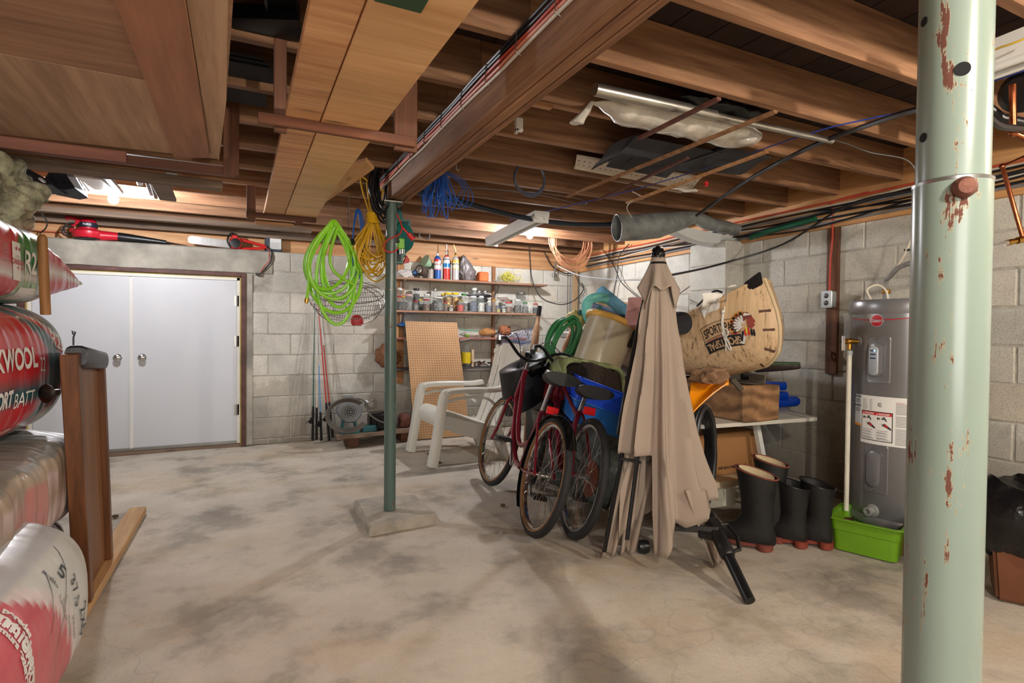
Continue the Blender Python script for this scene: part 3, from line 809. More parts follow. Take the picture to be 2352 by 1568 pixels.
# trim sticks lying on cords under the joists
def trimstick(pa, pb, za, zb, w, h, m, label):
    a = at_z(*pa, za); b_ = at_z(*pb, zb); bm = B(); stick(bm, a, b_, w, h, bev=.001)
    return tag(obj('trim_stick', bm, m, smooth=False), label, 'wood strip', None)
M_DKRED = wood('dark_red_wood', (118, 70, 60), (84, 48, 42), 'x', .6)
trimstick((1302, 452), (1782, 256), 1.975, 1.98, .022, .012, wood('tan_stick', (190, 146, 104), (134, 90, 60), 'x'), 'longest thin tan wood strip crossing under the joists right of the beam')
trimstick((1372, 460), (1580, 362), 1.975, 1.975, .020, .010, M_DKRED, 'dark thin wood strip right of the longest tan strip')
trimstick((1440, 466), (1762, 348), 1.975, 1.98, .024, .012, M_PINEX, 'pale thin wood strip, rightmost of those under the joists')
trimstick((1468, 318), (1652, 226), 1.975, 1.98, .022, .012, M_DKRED, 'short dark red wood strip over the plastic-wrapped roll')
bm = B(); cyl(bm, at_z(1530, 384, 2.03), at_z(1672, 336, 2.035), .012, n=10); tag(obj('black_rod', bm, M_BLACKM), 'short black rod under the pile of roof shingles', 'rod')
# wrapped roll between joists
def roll(name, pa, pb, za, zb, r, m, label, cat, n=20, seg=24, amp=.012, taper=True, squash=.6):
    a = at_z(*pa, za); b_ = at_z(*pb, zb); x, y, z = frame(b_-a); rings = []
    for i in range(seg+1):
        t_ = i/seg; c = a.lerp(b_, t_)
        k = min(1, math.sin(PI*min(max(t_*3.2 if t_ < .16 else 1, .05), 1)/2) if t_ < .16 else 1)*(1 if t_ < .9 else 1-.4*(t_-.9)/.1)
        rings.append([q+noise.noise_vector(q*14)*amp for q in ringc(c, x, y, r*k, n, r*squash*k)])
    bm = B(); loft(bm, rings); return tag(obj(name, bm, m, ang=1.2), label, cat)
M_FILM = mat('milky_film', (214, 208, 196), .25, var=.14, vs=14, bmp=.8, bs=16, coat=.6)
roll('wrapped_roll', (1362, 235), (1728, 318), 2.045, 2.045, .09, M_FILM, 'long roll wrapped in milky plastic stored between the joists', 'plastic roll')
bm = B(); k = at_z(1352, 232, 2.04)
rings = [ringc(k+V((0.02-.0*s, 0, 0))+V((-.035*s, .01*s, -.05*s)), V((1, 0, 0)), V((0, 1, 0)), .012+.012*s, 10, .006+.008*s) for s in (0, .3, .8, 1.4, 1.8)]
loft(bm, rings); jitter(bm, .008, 30); tag(obj('plastic_knot', bm, M_FILM), 'twisted plastic tail hanging from the left end of the wrapped roll', 'plastic tail')
roll('plastic_bag', (1690, 322), (1738, 322), 2.0, 2.0, .02, M_FILM, 'crumpled clear bag end hanging at the right end of the wrapped roll', 'plastic bag', seg=8, amp=.015)
bm = B(); a = at_z(1366, 205, 2.025); b_ = at_z(1830, 306, 2.025); cyl(bm, a, a.lerp(b_, .42), .024, n=16); cyl(bm, a.lerp(b_, .42), a.lerp(b_, .55), .021, n=16)
cyl(bm, a.lerp(b_, .5), b_+(b_-a)*.22, .014, n=16)
tag(obj('metal_pipe', bm, mat('galvanised', (196, 194, 186), .28, .9, var=.1)), 'shiny metal pole lying between the joists over the wrapped roll', 'pole')
roll('black_sack', (1560, 222), (1745, 268), 2.12, 2.13, .05, M_BLACKP, 'black shiny plastic sack tucked beside the metal pole', 'sack', seg=14, amp=.02)
# shingle pile
def shing(pix, z, label, k):
    pts = [at_z(px, py, z) for px, py in pix]; bm = B()
    # slightly sagging quad
    a, b_, c, d = pts; gr = []
    for i in range(9):
        row = []
        for j in range(5):
            p = a.lerp(b_, i/8).lerp(d.lerp(c, i/8), j/4); p.z += .012*math.sin(PI*i/4+k)*math.sin(PI*j/4+.5); row.append(p)
        gr.append(row)
    sheet(bm, gr, .004); return tag(obj('roof_shingle', bm, mat('dark_shingle', (58, 58, 62), .9, bmp=.6, bs=200), ang=1.2), label, 'shingle', 'roof shingles piled over the joists')
shing([(1392, 382), (1460, 312), (1600, 340), (1530, 408)], 2.02, 'black roof shingle at the left end of the pile hanging over the strips', 0)
shing([(1358, 392), (1400, 338), (1468, 306), (1454, 348)], 2.03, 'black roof shingle bent up steeply at the far left of the pile', 1)
shing([(1420, 386), (1500, 328), (1660, 350), (1600, 395)], 2.03, 'black roof shingle in the middle of the pile, under the tan strip', 2)
shing([(1575, 395), (1660, 340), (1772, 360), (1700, 400)], 2.032, 'black roof shingle at the right end of the pile', .6)
# perforated white panels
def perf(pa, pb, pc, pd, z, label):
    a, b_, c, d = [at_z(px, py, z) for px, py in (pa, pb, pc, pd)]
    t = thing('soffit_panel', label, 'panel', (a+c)/2)
    bm = B(); A = [bm.verts.new(p) for p in (a, b_, c, d)]; Q = [bm.verts.new(p+V((0, 0, .004))) for p in (a, b_, c, d)]
    bm.faces.new(A[::-1]); bm.faces.new(Q)
    for i in range(4): bm.faces.new((A[i], A[(i+1) % 4], Q[(i+1) % 4], Q[i]))
    obj('sheet', bm, mat('cream_metal', (224, 212, 190), .45, var=.05), t, smooth=False)
    bm = B(); stick(bm, d, c, .02, .016); stick(bm, a, b_, .012, .012); obj('rim', bm, mat('cream_metal', (224, 212, 190), .45), t, smooth=False)
    bm = B()
    for i in range(24):
        for j in (.35, .7):
            p = a.lerp(b_, (i+.5)/24).lerp(d.lerp(c, (i+.5)/24), j)
            lathe(bm, [(.004, -.002), (.004, .0)], p, (0, 0, 1), 6)
    h = obj('vent_holes', bm, mat('hole_black', (6, 6, 8), .9, var=0), t, smooth=False); h['kind'] = 'stuff'
    return t
perf((1325, 358), (1610, 408), (1590, 434), (1320, 384), 2.075, 'cream perforated metal panel lying over the joists behind the shingles')
perf((1345, 392), (1580, 428), (1565, 440), (1338, 400), 2.09, 'second cream metal panel behind the perforated one')
roll('plastic_rag', (1540, 432), (1600, 440), 2.05, 2.05, .018, M_FILM, 'scrap of white plastic dangling behind the wood strips', 'plastic scrap', seg=8, amp=.015)
bm = B(); a = at_z(1188, 268, 2.06); box(bm, (a.x-.004, a.y, 2.0), (a.x+.03, a.y+.02, 2.06), .002); box(bm, (a.x-.004, a.y, 1.99), (a.x+.006, a.y+.02, 2.01))
tag(obj('white_bracket', bm, M_WHITEP), 'small white plastic bracket hanging from a joist right of the beam', 'bracket')
bm = B(); a = at_z(1262, 240, 2.058); box(bm, (a.x-.09, a.y-.015, 2.04), (a.x+.01, a.y+.015, 2.06), .002)
tag(obj('wood_block', bm, M_PINEX, smooth=False), 'small pale wood block on a joist just right of the beam', 'wood block')
# grey screen roll
def screenroll():
    ends = [(1416, 524, 3.35), (1510, 518, 3.3), (1592, 500, 3.28), (1622, 512, 3.3), (1690, 528, 3.32), (1762, 552, 3.35)]
    rads = [(.085, .10), (.09, .095), (.055, .05), (.06, .05), (.075, .045), (.03, .012)]
    P = [at_y(x, y, Y) for x, y, Y in ends]
    P = spline(P, 6); k = len(P)
    def R(i):
        s = i/(k-1)*(len(rads)-1); a = min(int(s), len(rads)-2); f = s-a
        return [rads[a][q]*(1-f)+rads[a+1][q]*f for q in (0, 1)]
    rings = []
    for i, p in enumerate(P):
        rx, rz = R(i); t_ = (P[min(i+1, k-1)]-P[max(i-1, 0)]).normalized()
        x, y, z = frame(t_); rings.append([q+noise.noise_vector(q*9)*.01 for q in ringc(p, x, y, rx, 26, rz)])
    bm = B(); loft(bm, rings, True, False)
    inner = [[p+(P[min(i, k-1)]-p)*.06 for p in r] for i, r in enumerate(rings)]
    loft(bm, [list(reversed(r)) for r in inner], True, False)
    # rim
    for j in range(26):
        pass
    bm2 = B(); loft(bm2, [rings[0], inner[0]], True, False); merge(bm, bm2)
    return obj('screen_roll', bm, mat('grey_mesh', (150, 154, 152), .55, .2, var=.25, vs=12, bmp=.5, bs=120), ang=1.5)
tag(screenroll(), 'loose roll of grey insect screen hanging near the right wall', 'screen roll')
bm = B(); g = []
for i in range(12):
    s = i/11; a = at_y(1555+185*s, 512+36*s, 3.3); g.append([a+V((0, 0, -.02)), a+V((0, .03, -.05-.05*math.sin(PI*min(1, s*1.4)))), a+V((.0, .12, -.06-.05*math.sin(PI*s)))])
sheet(bm, g, .003); tag(obj('white_sheet', bm, mat('white_film', (222, 226, 224), .35, var=.05)), 'white plastic sheet edge hanging below the grey screen roll', 'plastic sheet')
# black flexible pipe crossing, cables
cable('black_pipe', [at_z(900, 430, 2.0), at_z(985, 446, 2.0), at_z(1080, 470, 1.99), at_z(1180, 495, 1.975), at_z(1280, 512, 1.965), at_z(1370, 516, 1.965), at_z(1420, 514, 1.97)], .02, mat('dark_blue_pipe', (38, 46, 56), .4, var=.05), 'thick dark flexible pipe sagging under the joists from the beam to the screen roll', 'pipe')
cable('black_cable', [at_z(1600, 495, 1.94), at_z(1720, 412, 2.03), at_z(1860, 338, 2.03), at_z(2000, 285, 2.0), at_d(2130, 248, 1.85), at_d(2250, 262, 1.75), at_d(2300, 290, 1.8), at_d(2370, 296, 1.9)], .011, M_BLK, 'thick black cable slung under the joists from the grey screen roll to the thick post')
cable('blue_wire', [at_z(1170, 505, 2.045), at_z(1420, 445, 2.045), at_z(1640, 380, 2.04), at_z(1860, 306, 2.04), at_z(2000, 272, 2.04), at_z(2130, 246, 2.04)], .003, M_BLU, 'long thin blue wire strung under the joists towards the thick post', 'wire')
cable('thin_wire', [at_d(1830, 305, 2.9), at_d(1930, 325, 2.8), at_d(2000, 350, 2.9), at_d(2080, 366, 2.9), at_d(2108, 400, 2.9), at_d(2112, 420, 2.9)], .003, M_GRY, 'thin grey wire running on from the metal pole to the right wall', 'wire')
cable('thin_wire', [at_z(1040, 428, 2.05), at_z(1150, 437, 2.05), at_z(1260, 452, 2.05), at_z(1335, 470, 2.05), at_z(1340, 460, 2.05), at_z(1250, 444, 2.05), at_z(1100, 432, 2.05)], .0015, M_GRY, 'looped thin wire stapled under the joists left of the strip light', 'wire')
cable('white_string', [at_z(1452, 440, 2.03), at_z(1478, 455, 1.99), at_z(1452, 462, 1.97), at_z(1440, 478, 1.96), at_z(1452, 500, 1.92)], .003, M_WHT, 'white string loop hanging from the wood strips to the screen roll', 'string')
bm = B(); a = at_z(1622, 420, 2.02); box(bm, (a.x-.012, a.y-.01, 2.0), (a.x+.012, a.y+.01, 2.03), .004); tag(obj('red_clip', bm, mat('red_plastic', (206, 40, 44), .4)), 'small red clip on the thin blue wire', 'clip')
# coils hung up
def coil(name, c, rx, rz, n, r, m, label, cat='coil', tilt=(0, 0, 0), sprd=.03, jit=.02, seg=28, gap=None, drop=0, seed=1):
    """n loops hanging round centre c in the plane given by Euler tilt; top pinched"""
    rg = random.Random(seed); E = Matrix.Rotation(tilt[2], 3, 'Z') @ Matrix.Rotation(tilt[1], 3, 'Y') @ Matrix.Rotation(tilt[0], 3, 'X'); pts = []
    for k in range(n):
        a = rx*(1+rg.uniform(-1, 1)*jit*4); b_ = rz*(1+rg.uniform(-1, 1)*jit*4); oy = rg.uniform(-1, 1)*sprd; ox = rg.uniform(-1, 1)*rx*jit*3; tw = rg.uniform(-.25, .25)*jit*10
        for s in range(seg):
            th = PI/2+2*PI*s/seg; f = (s/seg)
            px = a*math.cos(th); pz = b_*math.sin(th)
            pin = max(0, math.sin(th)); k2 = (1-.0*pin)
            p = V((px*(1-drop*pin**2)+ox*(1-pin**3), oy*(1-pin**3)+math.cos(th)*tw*.05, pz+(rz-b_)))
            pts.append(c+E @ p)
    bm = B(); tube(bm, pts, r, 6)
    o = obj(name, bm, m)
    return tag(o, label, cat)
c = at_y(1217, 410, 2.87); coil('cable_coil', c, .098, .095, 9, .0035, mat('slate_cable', (64, 70, 88), .35, var=.05), 'ring of dark slate cable hanging on a joist between beam and shingles', 'cable coil', tilt=(.0, 0, 0), sprd=.012, jit=.012, seed=4)
c = at_y(1310, 556, 4.95); coil('copper_coil', c, .215, .24, 15, .0038, mat('copper_tube_bright', (206, 146, 112), .4, .5, var=.12, vs=30), 'large coil of thin copper wire hanging in the back right corner', 'wire coil', sprd=.05, jit=.03, seed=5)
# blue twine bundle
bm = B(); rg = random.Random(9); c = at_y(1012, 412, 3.15)
for k in range(34):
    w_ = rg.uniform(-.11, .11); L = rg.uniform(.10, .235); hw = rg.uniform(.008, .02); yy = rg.uniform(-.05, .05)
    tp = c+V((w_*.35, yy*.5, .03)); b_ = c+V((w_, yy, -L)); pts = [tp, tp.lerp(b_, .4)+V((-hw, 0, 0)), tp.lerp(b_, .85)+V((-hw, 0, 0)), b_, tp.lerp(b_, .85)+V((hw, 0, 0)), tp.lerp(b_, .4)+V((hw, 0, 0)), tp]
    tube(bm, spline(pts, 4), .0026, 5)
for k in range(4):
    s = .05*k; a = c+V((.02, 0, .05)); pts = [a, a+V((.12, .02, -.02-s*.3)), a+V((.20-.03*k, .03, -.12)), a+V((.15-.03*k, .02, -.19-.01*k)), a+V((.03, 0, -.10-.02*k))]
    tube(bm, spline(pts, 5), .0026, 5)
tag(obj('twine_bundle', bm, mat('blue_twine', (44, 92, 176), .3, var=.2, vs=20)), 'bundle of blue twine hanging on the right side of the beam', 'twine')
bm = B(); a = at_y(1048, 372, 3.1); tube(bm, [V((.880, 3.1, 1.93)), a, a+V((0, 0, -.04)), a+V((.01, 0, -.05)), a+V((.02, 0, -.04))], .003, 6); tag(obj('hook', bm, M_WHITEP), 'white hook holding the blue twine on the beam', 'hook')
bm = B(); c = at_y(978, 545, 5.3); tube(bm, [c+V((-.05, 0, .12)), c+V((-.07, 0, 0)), c+V((.03, 0, -.02)), c+V((.05, 0, .10))], .012, 6); tag(obj('metal_hanger', bm, M_STEEL), 'bent grey metal hanger under the joists above the top shelf', 'hanger')

# ------------------------------------------------------------------ RIGHT WALL: cables on sill, outlet board
rnd = random.Random(12)
def wallcable(m, z, r, label, y0=.2, y1=5.6, wob=.006, off=.034, dz=0):
    pts = []; y = y1
    while y > y0:
        pts.append(V((wall_x(y)-off-r, y, z+rnd.uniform(-1, 1)*wob+dz*(y1-y)))); y -= .33
    return cable('cable', pts, r, m, label, k=5)
wallcable(M_RED, 2.02, .007, 'red cable, highest of those stapled along the right wall sill')
wallcable(M_WHT, 2.0, .006, 'white cable directly below the red one on the right wall sill')
wallcable(M_BLK, 1.984, .007, 'black cable, third from the top on the right wall sill')
wallcable(M_GRY, 1.966, .007, 'grey cable, fourth from the top on the right wall sill')
wallcable(M_BLK, 1.95, .006, 'thin black cable below the grey one on the right wall sill', wob=.009)
wallcable(M_WHT, 1.93, .0065, 'wavy white cable low on the right wall sill', wob=.018)
wallcable(M_BLK, 1.905, .008, 'thick black cable second from the bottom on the right wall sill')
wallcable(M_GRY, 1.885, .008, 'thick grey cable, lowest on the right wall sill', wob=.008)
for k, (ya, yb, za, zb) in enumerate(((1.2, 3.4, 1.98, 1.86), (.9, 2.6, 1.99, 1.93), (1.6, 4.2, 2.01, 1.9))):
    cable('cable', [V((wall_x(ya)-.06-.01*k, ya, za)), V((wall_x(2)-.07, (ya*2+yb)/3, za-.06)), V((wall_x(3)-.07, (ya+yb*2)/3, zb)), V((wall_x(yb)-.05, yb, zb+.05))], .006, M_BLK, ['black cable drooping across the bundle above the outlet board', 'black cable sagging over the bundle beside the thick post', 'long black cable hanging slack in front of the sill cables'][k])
bm = B()
for k in range(14):
    y = 1.9+.27*k; x = wall_x(y)-.05; tube(bm, [V((x+.012, y, 2.03)), V((x, y, 2.0)), V((x, y, 1.89)), V((x+.012, y, 1.875))], .002, 5)
# green bottle-ish thing in bundle
c = at_wall(1815, 520, .07); bm = B(); tube(bm, spline([c+V((0, .35, -.03)), c+V((0, .1, 0)), c+V((0, -.2, .02))], 6), .02, 10); tag(obj('green_conduit', bm, mat('green_pvc', (20, 92, 62), .35)), 'dark green pipe tucked behind the sill cables left of the outlet board', 'pipe')
# outlet board
yb = at_wall(1912, 640, .02).y
t = thing('outlet_board', 'narrow brown board on the right wall carrying a double power outlet', 'board', (wall_x(yb)-.02, yb, .84))
bm = B(); Xw = wall_x(yb); box(bm, (Xw-.022, yb-.042, .845), (Xw+.0, yb+.042, 2.0), .003)
obj('board', bm, wood('outlet_board_wood', (136, 92, 66), (92, 60, 44), 'z', .75, knots=.7), t, smooth=False)
zb = 1.355; bm = B(); box(bm, (Xw-.078, yb-.036, zb-.056), (Xw-.022, yb+.036, zb+.056), .006); obj('outlet_box', bm, mat('galv_box', (186, 194, 196), .4, .6), t, smooth=False)
bm = B(); box(bm, (Xw-.082, yb-.037, zb-.058), (Xw-.078, yb+.037, zb+.058), .001); pl_ = obj('cover_plate', bm, mat('galv_plate', (206, 212, 214), .35, .5), t, smooth=False)
for dz in (.024, -.024):
    bm = B(); lathe(bm, [(.017, 0), (.017, .002), (.015, .003)], (Xw-.081, yb, zb+dz), (-1, 0, 0), 18); s_ = obj('socket', bm, mat('socket_dark', (62, 56, 54), .4), t)
    bm = B()
    for dy in (-.006, .006): box(bm, (Xw-.0852, yb+dy-.001, zb+dz-.003), (Xw-.0838, yb+dy+.001, zb+dz+.006))
    obj('slots', bm, M_WHITEP, t)
bm = B(); tube(bm, spline([V((Xw-.04, yb+.005, zb+.056)), V((Xw-.036, yb+.006, 1.62)), V((Xw-.034, yb-.004, 1.78)), V((Xw-.034, yb+.002, 1.98)), V((Xw-.04, yb-.02, 2.02)), V((Xw-.045, yb-.25, 2.03))], 6), .007, 8); obj('red_cable', bm, M_RED, t)
bm = B(); tube(bm, [V((Xw-.03, yb-.005, 1.0)), V((Xw-.04, yb-.015, .97)), V((Xw-.03, yb-.02, .94))], .008, 8); obj('latch', bm, mat('rusty_metal', (112, 70, 56)), t)
# copper pipe etc at far right
def pipe(name, pts, r, m, label, cat='pipe', fit=True):
    t = thing(name, label, cat, pts[0])
    bm = B(); tube(bm, pts, r, 12); obj('pipe', bm, m, t)
    if fit:
        for p in pts[1:-1]:
            bm = B(); bmesh.ops.create_uvsphere(bm, u_segments=12, v_segments=8, radius=r*1.35, matrix=Matrix.Translation(p)); obj('elbow', bm, m, t)
    return t
d0 = 2.55
pipe('copper_pipe', [at_d(2400, 340, d0), at_d(2366, 355, d0), at_d(2302, 382, d0), at_d(2350, 548, d0)], .0095, M_COPPER, 'bent copper pipe coming down the right wall beyond the thick post')
pipe('copper_pipe', [at_d(2326, 195, 1.9), at_d(2327, 305, 1.9), at_d(2380, 330, 1.9)], .0105, M_COPPER, 'short upright copper pipe with elbow at the top right corner')
bm = B(); a = at_d(2352, 549, d0); b_ = at_d(2262, 569, d0-.02); cyl(bm, a, a.lerp(b_, .18), .016, n=12); cyl(bm, a.lerp(b_, .2), a.lerp(b_, .3), .011, n=12); cyl(bm, a.lerp(b_, .3), a.lerp(b_, .42), .014, n=12)
tag(obj('brass_fitting', bm, M_BRASS), 'brass elbow fitting at the foot of the bent copper pipe', 'pipe fitting')
cable('steel_hose', [a.lerp(b_, .42), a.lerp(b_, .7), b_+V((-.05, .03, -.01)), b_+V((-.15, .1, -.02))], .011, mat('braided_steel', (190, 188, 184), .35, .8, bmp=.8, bs=250), 'braided steel hose running from the brass fitting behind the post', 'hose')
pipe('black_drain', [at_d(2260, 240, 1.95), at_d(2300, 272, 1.95), at_d(2400, 292, 1.95)], .017, M_BLACKP, 'black plastic drain pipe behind the thick post near the ceiling', fit=False)
bm = B(); c = at_d(2352, 210, 2.1); lathe(bm, [(.05, -.05), (.075, -.02), (.075, .03), (.04, .05)], c, (1, 0, .2), 20); tag(obj('black_fitting', bm, M_BLACKP), 'round black drain fitting cut by the right edge at the ceiling', 'pipe fitting')
# ------------------------------------------------------------------ WATER HEATER
HX, HY, HR = 3.285, 1.80, .262
HZ0, HZ1 = .105, 1.305
t = thing('water_heater', 'tall grey cylindrical water heater with red band and white notice, by the right wall', 'water heater', (HX, HY, HZ0))
M_HEAT = mat('heater_grey', (122, 122, 124), .3, .35, var=.04)
M_HEAT2 = mat('heater_cap', (134, 134, 137), .3, .4, var=.04)
bm = B(); lathe(bm, [(HR*.985, HZ0), (HR, HZ0+.02)]+[(HR, HZ0+.02+(HZ1-HZ0-.08)*i/6) for i in range(1, 7)], (HX, HY, 0), n=96); tank = obj('tank', bm, M_HEAT, t)
bm = B(); lathe(bm, [(HR+.004, HZ1-.075), (HR+.006, HZ1-.07), (HR+.006, HZ1-.012), (HR, HZ1), (HR*.6, HZ1+.006), (0.001, HZ1+.008)], (HX, HY, 0), n=96); obj('top_cap', bm, M_HEAT2, t)
bm = B(); lathe(bm, [(HR+.003, HZ0), (HR+.006, HZ0+.01), (HR+.006, HZ0+.035), (HR, HZ0+.045)], (HX, HY, 0), n=96, cap=False); obj('base_ring', bm, M_HEAT2, t)
def hpt(px, py, lift=0):
    """point on the tank skin seen at a pixel; returns the point and the outward normal"""
    d = ray(px, py); o = CAM-V((HX, HY, 0)); a = d.x*d.x+d.y*d.y; b_ = o.x*d.x+o.y*d.y; c = o.x*o.x+o.y*o.y-(HR+lift)**2
    disc = b_*b_-a*c
    if disc < 0: disc = 0
    s = (-b_-math.sqrt(disc))/a; p = CAM+d*s; return p, V((p.x-HX, p.y-HY, 0)).normalized()
def hang(px, py=900): n = hpt(px, py)[1]; return math.atan2(n.y, n.x) % (2*PI)
def wrap(bm, a0, z0, lift=.001, R=HR):
    """flat xy (x to the right seen from outside) onto the tank at angle a0 and height z0"""
    for v in bm.verts:
        th = a0+v.co.x/R; r = R+lift+v.co.z
        v.co = V((HX+r*math.cos(th), HY+r*math.sin(th), z0+v.co.y))
    return bm
# seen from outside (from -x,-y side) moving right on the picture means angle increases
def hz(px, py): return hpt(px, py)[0].z
def patch(x0, x1, y0, y1, sub=.012): return poly_bm([(x0, y0), (x1, y0), (x1, y1), (x0, y1)], sub)
aL = hang(2014, 736)
zlogo = hz(2014, 736)
M_LRED = mat('logo_red', (176, 30, 44), .35, var=0); M_LWHITE = mat('label_white', (232, 232, 228), .5, var=0); M_INK = mat('ink_black', (34, 34, 36), .6, var=0)
M_SILVER = mat('silver_print', (200, 202, 204), .3, .5, var=0); M_INKG = mat('ink_grey', (120, 120, 122), .6, var=0)
bm = B(); rr = .030
merge(bm, wrap(poly_bm([(rr*1.1*math.cos(a*PI/20), rr*1.1*math.sin(a*PI/20)) for a in range(40)], .012), aL, zlogo, .0016)); obj('logo_rim', bm, M_SILVER, t)
bm = wrap(poly_bm([(rr*math.cos(a*PI/20), rr*math.sin(a*PI/20)) for a in range(40)], .012), aL, zlogo, .0024); obj('logo_disc', bm, M_LRED, t)
bm = wrap(text_bm('Rheem', .026, sub=.008, bold=.0004), aL, zlogo, .0032); obj('logo_lettering', bm, M_SILVER, t)
bm = B()
for s in (-1, 1):
    pts = [(s*(.036+.15*i/14), .004+.014*(i/14)**1.6) for i in range(15)]
    for i in range(14):
        a, b_ = pts[i], pts[i+1]; q = poly_bm([(a[0], a[1]-.003), (b_[0], b_[1]-.003+.001), (b_[0], b_[1]+.002), (a[0], a[1]+.003)]); merge(bm, wrap(q, aL, zlogo, .0016))
obj('red_band', bm, M_LRED, t)
bm = patch(-.185, .185, .012, .062); 
for v in bm.verts: v.co.y = v.co.y if v.co.y > .03 else .006+.016*min(1, abs(v.co.x)/.185)**1.5
wrap(bm, aL, zlogo, .0008); obj('silver_panel', bm, mat('silver_panel', (150, 152, 155), .25, .6, var=0), t)
bm = wrap(text_bm('PERFORMANCE PLUS', .026, sub=.01), aL-.02, zlogo+.045, .0016); obj('lettering', bm, M_SILVER, t)
# access panels
def hpanel(px0, py0, px1, py1, kind):
    a0 = hang((px0+px1)/2, (py0+py1)/2); zc = hz((px0+px1)/2, (py0+py1)/2)
    za = hz((px0+px1)/2, py0); zb_ = hz((px0+px1)/2, py1); w2 = abs(hang(px1, py1)-hang(px0, py1))*HR/2; h2 = (za-zb_)/2; zc = (za+zb_)/2
    def rrect(w, h, r, n=5):
        P = []
        for cx_, cy_, s in ((w-r, h-r, 0), (-w+r, h-r, 1), (-w+r, -h+r, 2), (w-r, -h+r, 3)):
            for i in range(n+1): th = (s+i/n)*PI/2; P.append((cx_+r*math.cos(th), cy_+r*math.sin(th)))
        return P
    def plate(w, h, r, z0, z1, inset=.004):
        bm = B(); A = rrect(w, h, r); 
        rings = []
        for (k, zz) in ((0, z0), (0, z1-.003), (inset, z1)):
            rings.append([(x*(1-k/w), y*(1-k/h), zz) for x, y in A])
        R = [[bm.verts.new(p) for p in ring] for ring in rings]; n = len(A)
        for i in range(2):
            for j in range(n): bm.faces.new((R[i][j], R[i][(j+1) % n], R[i+1][(j+1) % n], R[i+1][j]))
        bm.faces.new(R[2]); return bm
    bm = plate(w2, h2, .012, 0, .006); bmesh.ops.triangulate(bm, faces=bm.faces)
    pp = obj('access_panel', wrap(bm, a0, zc, 0), M_HEAT2, t)
    bm = plate(w2*.52, h2*.72, w2*.5, .004, .028 if kind else .022, .01); wrap(bm, a0-.02, zc, 0); hp = obj('panel_bulge', bm, M_HEAT2, pp)
    if kind:
        bm = plate(w2*.38, h2*.62, w2*.36, .026, .034, .004); wrap(bm, a0-.03, zc-.005, 0); obj('control_unit', bm, mat('control_grey', (168, 176, 184), .3, var=0), pp)
        bm = B()
        for k in range(3): merge(bm, wrap(patch(-w2*.22, w2*.22, h2*(.36-.16*k), h2*(.42-.16*k)), a0-.03, zc, .0355))
        obj('control_marks', bm, mat('control_navy', (40, 60, 96), .4, var=0), pp)
        bm = wrap(poly_bm([(.004*math.cos(a), .004*math.sin(a)) for a in [k*PI/6 for k in range(12)]]), a0-.0, zc+h2*.39, .0365); obj('indicator_light', bm, glow('led_blue', (120, 190, 255), 3), pp)
    for s in (-1, 1):
        bm = B(); th = a0; q = V((HX+(HR+.006)*math.cos(th), HY+(HR+.006)*math.sin(th), zc+s*h2*.88)); lathe(bm, [(.004, 0), (.003, .003), (0, .004)], q, (math.cos(th), math.sin(th), 0), 8); obj('screw', bm, M_STEEL, pp)
hpanel(1990, 772, 2044, 880, True); hpanel(1984, 1020, 2038, 1132, False)
# notice label
zt, zbm = hz(2050, 913), hz(2050, 1026); aA = hang(1978, 960); aB = hang(2160, 960)
Wl = (aB-aA)*HR; am = (aA+aB)/2; zc = (zt+zbm)/2; Hh = (zt-zbm)/2
obj('notice_label', wrap(patch(-Wl/2, Wl/2, -Hh, Hh), am, zc, .001), M_LWHITE, t)
aC = hang(1962, 940); bm = wrap(patch(-.045, .0, -.03, Hh), aA, zc, .001); obj('side_label', bm, mat('label_blue_white', (198, 206, 214), .5, var=0), t)
obj('orange_strip', wrap(patch(-.045, 0, -.042, -.03), aA, zc, .0014), mat('label_orange', (236, 150, 30), .5, var=0), t)
